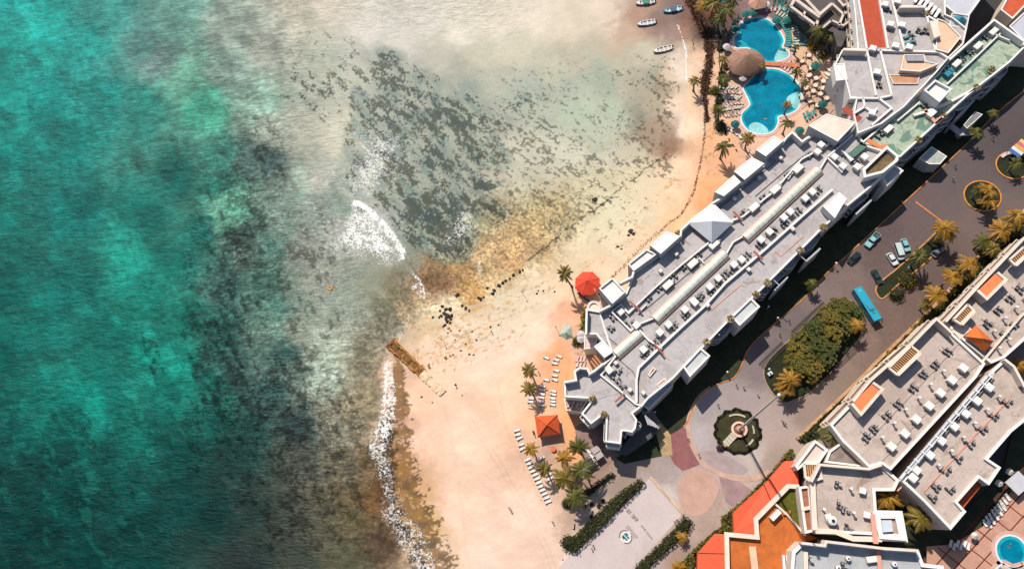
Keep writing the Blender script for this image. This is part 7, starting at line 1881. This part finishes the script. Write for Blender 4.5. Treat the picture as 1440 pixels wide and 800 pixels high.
for i, (u, v, r) in enumerate([(622,431,.55),(619,437,.4),(627,435,.6),(633,435,.75),(625,441,.6),(621,444,.5),(628,443,.75),(631,446,.5),(635,444,.65),(618,446,.4),(627,448,.6),(634,449,.5),(629,452,.6),(626,457,.5),(633,454,.4),(624,459,.4),(609,446,.4)]):
    rock(u, v, r, "black rock in the tight heap on pale sand, %s from the top" % ORD[i], "black rocks of the heap")
for i, (u, v, r) in enumerate([(711,395,.5),(707,398,.6),(702,402,.6),(695,408,.55),(685,405,.45),(693,413,.6),(722,387,.6),(731,382,.5),(735,380,.4),(676,421,.6),(673,419,.5),(680,418,.4),(643,415,.65),(717,392,.4)]):
    rock(u, v, r, "dark rock in the line below the brown reef flat, %s from the left" % ORD[sorted([q[0] for q in [(711,395),(707,398),(702,402),(695,408),(685,405),(693,413),(722,387),(731,382),(735,380),(676,421),(673,419),(680,418),(643,415),(717,392)]]).index(u)], "dark rocks below the reef flat")
for i, (u, v, r) in enumerate([(887,325,1.3),(891,329,1.0),(884,331,.9),(869,347,.8),(874,350,.6),(836,281,1.4),(845,288,.7),(866,349,.5),(880,347,.4)]):
    rock(u, v, r * .6, "mossy dark rock scattered on the shallow flat near the hotel, %s in size" % ORD[i], "mossy rocks on the flat", z=-.1)
for i, (u, v, r) in enumerate([(631,462,.5),(634,465,.5),(627,503,.7),(633,500,.5),(637,499,.45),(664,466,.5),(603,513,.6),(604,517,.5),(594,514,.4),(630,468,.4)]):
    rock(u, v, r * .8, "small yellow weedy rock on the beach above the groyne, %s listed from the heap" % ORD[i], "yellow rocks near the groyne", RKO)
for i, (u, v, r) in enumerate([(660,498,.35),(666,499,.3),(690,460,.35),(701,457,.35),(670,478,.3),(646,465,.3),(655,484,.3),(640,478,.25),(650,430,.5),(655,434,.5),(660,437,.4),(780,410,.3),(641,541,.35),(650,556,.25),(593,558,.3),(608,566,.25),(755,413,.35),(764,409,.3),(757,409,.3),(648,493,.3)]):
    rock(u, v, r, "small stone lying apart on the pale beach, %s from the reading order" % ORD[i], "scattered small stones")
# seaweed cast up by the sea
WEEDM = leaf_mat((98, 66, 44))
def wrack(name, line, wpx, n, size, mat, z=0.05, hgt=0.35):
    pts = smooth_line(line, 6); mb = MB(); seg = []
    for a_, b_ in zip(pts[:-1], pts[1:]): seg.append(math.hypot(b_[0] - a_[0], b_[1] - a_[1]))
    cum = np.cumsum(seg); tot = cum[-1]
    for i in range(n):
        s = random.random() * tot; j = min(int(np.searchsorted(cum, s)), len(seg) - 1); t = random.random()
        g = (fbm(np.array([s / 9.0]), np.array([j * 0.01 + 2.0]), 4)[0] - .1) * 1.3
        off = max(-1, min(1, random.gauss(0, .42))) * wpx * (0.5 + g)
        a_, b_ = pts[j], pts[j + 1]; dx, dy = (b_[0] - a_[0]) / max(seg[j], 1e-6), (b_[1] - a_[1]) / max(seg[j], 1e-6)
        u, v = a_[0] + (b_[0] - a_[0]) * t - dy * off, a_[1] + (b_[1] - a_[1]) * t + dx * off
        c = P(u, v); leaves(mb, [np.array((c.x, c.y, z + random.random() * hgt * (1 - abs(off) / (wpx * 1.3 + .01))))], [(0, 0, 1)], size, .7)
    return struct(name, mb, mat, kind="stuff")
wrack("seaweed_bank", [(968,-6),(976,14),(988,36),(996,55),(998,75),(996,95),(992,115),(991,134)], 8, 5200, .34, WEEDM)
wrack("seaweed_bank", [(991,134),(993,155),(995,172)], 4, 700, .28, WEEDM)
wrack("seaweed_line", [(990,160),(991,185),(988,210),(985,228),(980,250),(976,268),(968,285),(956,303),(944,311),(934,320),(926,327)], 2.0, 520, .2, leaf_mat((120, 78, 46)))
wrack("seaweed_line", [(926,327),(912,338),(898,352),(885,365),(872,380),(858,392)], 3.5, 260, .18, leaf_mat((150, 100, 62)))
wrack("seaweed_line", [(1012,120),(1010,140),(1006,155),(1008,175)], 4, 500, .25, leaf_mat((92, 80, 40)))

# ---------------------------------------------------------------- posts and people
for i, ((u, v), h, lb) in enumerate((((783,463), 3.0, "thin dark post on the sand above the upper loungers"), ((624,480), 3.2, "thin dark post on pale sand below the rock heap"), ((737,415), 3.0, "thin dark post on the tidal flat left of the leaning palm"))):
    mb = MB(); c = P(u, v); mb.tube([(c.x, c.y, 0), (c.x, c.y, h)], .07, 6); mb.cyl((c.x, c.y), .2, h - .2, h + .1, 8); single("marker_post", mb, DARKM, lb, "post")
mb = MB(); a_, b_ = P(812, 411, .5), P(829, 424, .5); mb.path([tuple(a_.xy), tuple(b_.xy)], .5, .03, .35); single("brown_bar", mb, M((120, 92, 70), .9, .2), "low grey brown bar on the sand below the red gazebo", "beam")
for i, ((u, v), lb) in enumerate((((1081, 431), "small white lamp on the dark lawn by the white road side block"), ((1094, 447), "small white lamp near the kerb of the dark lawn"), ((1023, 523), "small white lamp on the dark lawn at the bend"), ((1176, 370), "small white lamp at the kerb below the dark car"), ((1278, 376), "small white lamp on the car park island"), ((1082, 519), "small white lamp at the lower left of the grove"), ((921, 579), "small white lamp by the corner of the hotel entrance"))):
    mb = MB(); c = P(u, v, 2.5); mb.tube([(c.x, c.y, .1), (c.x, c.y, 2.6)], .06, 6); mb.dome((c.x, c.y), .32, 2.55, .35, 8, 3); single("garden_lamp", mb, M((244, 240, 230), .5), lb, "lamp")
mb = MB(); c = P(1082, 526); mb.box((c.x, c.y, .6), (1.4, 1.0, 1.0), .6, .95); single("utility_box", mb, M((226, 228, 228), .6), "white utility box at the lower left of the grove", "box")

def person_mesh(pose, shirt, pants, hair):
    """one continuous skinned figure, 1.72 m, coloured by height: skin, shorts, shirt"""
    J = {"hip": (0, 0, .92), "chest": (0, .01, 1.28), "neck": (0, 0, 1.46), "head0": (0, .02, 1.55), "head1": (0, .02, 1.68)}
    R = {"hip": .135, "chest": .155, "neck": .06, "head0": .085, "head1": .085}
    E = [("hip", "chest"), ("chest", "neck"), ("neck", "head0"), ("head0", "head1")]
    sw = {"stand": .05, "walk": .26}.get(pose, .05)
    for s, nm in ((-1, "l"), (1, "r")):
        f = sw * s
        J.update({"h" + nm: (.1 * s, 0, .86), "k" + nm: (.11 * s, f * .6 + .03, .48), "a" + nm: (.11 * s, f * 1.0 - .02, .09), "t" + nm: (.12 * s, f * 1.0 + .15, .04), "s" + nm: (.19 * s, 0, 1.38), "e" + nm: (.25 * s, -f * .5 - .02, 1.10), "w" + nm: (.25 * s, -f * .9 + .06, .86), "d" + nm: (.24 * s, -f * .95 + .08, .76)})
        R.update({"h" + nm: .1, "k" + nm: .06, "a" + nm: .045, "t" + nm: .04, "s" + nm: .065, "e" + nm: .045, "w" + nm: .033, "d" + nm: .035})
        E += [("hip", "h" + nm), ("h" + nm, "k" + nm), ("k" + nm, "a" + nm), ("a" + nm, "t" + nm), ("chest", "s" + nm), ("s" + nm, "e" + nm), ("e" + nm, "w" + nm), ("w" + nm, "d" + nm)]
    ks = list(J); me = bpy.data.meshes.new("body"); me.from_pydata([J[k] for k in ks], [(ks.index(a), ks.index(b)) for a, b in E], [])
    o = bpy.data.objects.new("body", me); COL.objects.link(o)
    sk = o.modifiers.new("skin", 'SKIN'); sb = o.modifiers.new("sub", 'SUBSURF'); sb.levels = 1; sb.render_levels = 1
    for i, k in enumerate(ks):
        q = me.skin_vertices[0].data[i]; q.radius = (R[k], R[k] * (.75 if k in ("hip", "chest") else 1)); q.use_root = (k == "hip")
    dg = bpy.context.evaluated_depsgraph_get(); nm_ = bpy.data.meshes.new_from_object(o.evaluated_get(dg)); bpy.data.objects.remove(o)
    nm_.materials.clear()
    for cl in ((178, 122, 92), shirt, pants, hair): nm_.materials.append(M(cl, .8, .08))
    for p in nm_.polygons:
        z = p.center.z; x = abs(p.center.x)
        p.material_index = 3 if (z > 1.66 or (z > 1.56 and p.center.y < .0)) else (1 if (1.0 < z < 1.45 and x < .27 and not (z < 1.16 and x > .2)) else (2 if .52 < z <= 1.0 and x < .2 else 0))
    return nm_
PM = [person_mesh("walk", (60, 62, 70), (50, 60, 90), (40, 30, 26)), person_mesh("stand", (230, 226, 220), (70, 74, 80), (30, 24, 22)), person_mesh("walk", (196, 70, 84), (220, 214, 206), (60, 40, 30)), person_mesh("stand", (70, 130, 140), (60, 50, 50), (30, 24, 22))]
def person(u, v, k, label, z=.06, rz=None, s=1.0):
    c = P(u, v, .9 + z); o = bpy.data.objects.new("person", PM[k]); COL.objects.link(o); o.location = (c.x, c.y, z); o.rotation_euler = (0, 0, random.random() * 6.28 if rz is None else rz); o.scale = (s,) * 3
    return tag(o, label, "person")
for u, v, k, lb, z in [
 (716,714,0,"person in dark clothes walking on the empty open sand",.06),(718,717,2,"person in a red top beside the dark clothed walker on the open sand",.06),(757,523,2,"person in a red top in the shade of the upper beach palm",.06),(777,734,0,"person in dark clothes on the path below the lounger row",.06),
 (834,767,0,"person in dark clothes at the round bush end of the forecourt",.09),(832,771,3,"person in teal at the round bush end of the forecourt",.09),(814,777,3,"person in teal at the beach edge of the forecourt",.09),(949,733,2,"person in a red top beside the lower right hedge",.09),(952,731,0,"person in dark clothes beside the lower right hedge",.09),
 (1017,627,0,"person in dark clothes at the monument steps",.12),(1066,554,1,"person in a white top above the flagpole on the plaza",.1),(1036,541,0,"person in dark clothes at the upper rim of the plaza",.1),(1046,544,3,"person in teal at the upper rim of the plaza",.1),(1100,590,1,"person in a white top right of the flagpole",.1),(1102,594,0,"person in dark clothes right of the flagpole",.1),(1105,596,3,"person in teal right of the flagpole",.1),
 (1010,569,0,"person in dark clothes left of the flagpole garden",.1),(980,558,0,"person in dark clothes at the plaza edge by the dark lawn",.1),(968,617,0,"person in dark clothes on the border of the plaza",.12),(983,639,0,"person in dark clothes at the lower border of the plaza",.12),
 (974,57,0,"person in dark clothes on the beach below the turquoise boat",.06),(975,64,2,"person in a red top on the beach below the turquoise boat",.06),(1175,520,1,"person in a white top on the road below the grove",.1),(1192,497,0,"person in dark clothes near the lower rack",.1),(1110,451,0,"person in dark clothes on the path left of the racks",.1),(1097,470,0,"person in dark clothes walking left of the grove",.1),
 (840,540,0,"",.1),(1344,233,0,"person in dark clothes walking on the open road",.1),(1397,194,0,"person in dark clothes on the road near the top palms",.1),(1341,251,1,"person in a white top on the open road",.1),(1300,388,0,"person in dark clothes on the road right of the olive bush",.1),(1293,392,3,"person in teal on the road right of the olive bush",.1),
 (640,541,0,"person in dark clothes beside the inner end of the groyne",.06),(691,466,0,"person in dark clothes wading on the pale flat",.0),(1240,448,0,"person in dark clothes on the road below the coach",.1),(1086,602,1,"",.1)]:
    if lb: person(u, v, k, lb, z)
for i, (u, v) in enumerate(((1070,150),(1081,166),(1424,763),(1436,789))):
    q_ = person(u, v, (0, 2, 3, 0)[i], ("bather in the middle of the lower kidney pool", "bather in a red top in the lower neck of the kidney pool", "bather in teal at the top of the round corner pool", "bather in dark clothes at the bottom of the round corner pool")[i], .13)
    q_.rotation_euler = (-PI / 2, 0, i * 1.3); q_.location.z = .12
# swimmer with an orange float
sw = thing("inflatable_float", "small orange float beside the swimmer on the grey green sea", "float", P(464.5, 405))
mb = MB(); n = 16
for i in range(n):
    a0_, a1_ = 2 * PI * i / n, 2 * PI * (i + 1) / n
    mb.tube([(.75 * math.cos(a0_), .5 * math.sin(a0_), .12), (.75 * math.cos(a1_), .5 * math.sin(a1_), .12)], .2, 8)
mb.build("ring", M((250, 176, 90), .5), sw)
p_ = person(462, 401.5, 2, "swimmer with dark hair floating beside the orange float", -.05); p_.rotation_euler = (-PI / 2, 0, 1.0); p_.location.z = .0
# things at the right of the garden court and along the walls
for i, ((u, v), d_, lb) in enumerate((((785, 596), (2, 6), "cream beach sign board right of the square gazebo"), ((750, 608), (2, 6), "small dark board at the left corner of the square gazebo"))):
    mb = MB(); c = P(u, v, 1); mb.box((c.x, c.y, .9), (1.2, .2, 1.4), ang(u, v, *d_)); mb.box((c.x, c.y, .1), (1.0, .6, .12), ang(u, v, *d_)); single("beach_board", mb, M((236, 214, 170) if i == 0 else (90, 70, 60), .8), lb, "board")
mb = MB(); c = P(778, 631, .6); mb.cyl((c.x, c.y), .8, .55, .75, 14); mb.cyl((c.x, c.y), .1, .05, .56, 8); mb.cyl((c.x, c.y), .4, .05, .1, 10); single("beach_table", mb, M((224, 116, 60), .7), "orange round table in the shade below the square gazebo", "table")
for o in list(bpy.data.objects):
    if "_site" in o.keys(): del o["_site"]
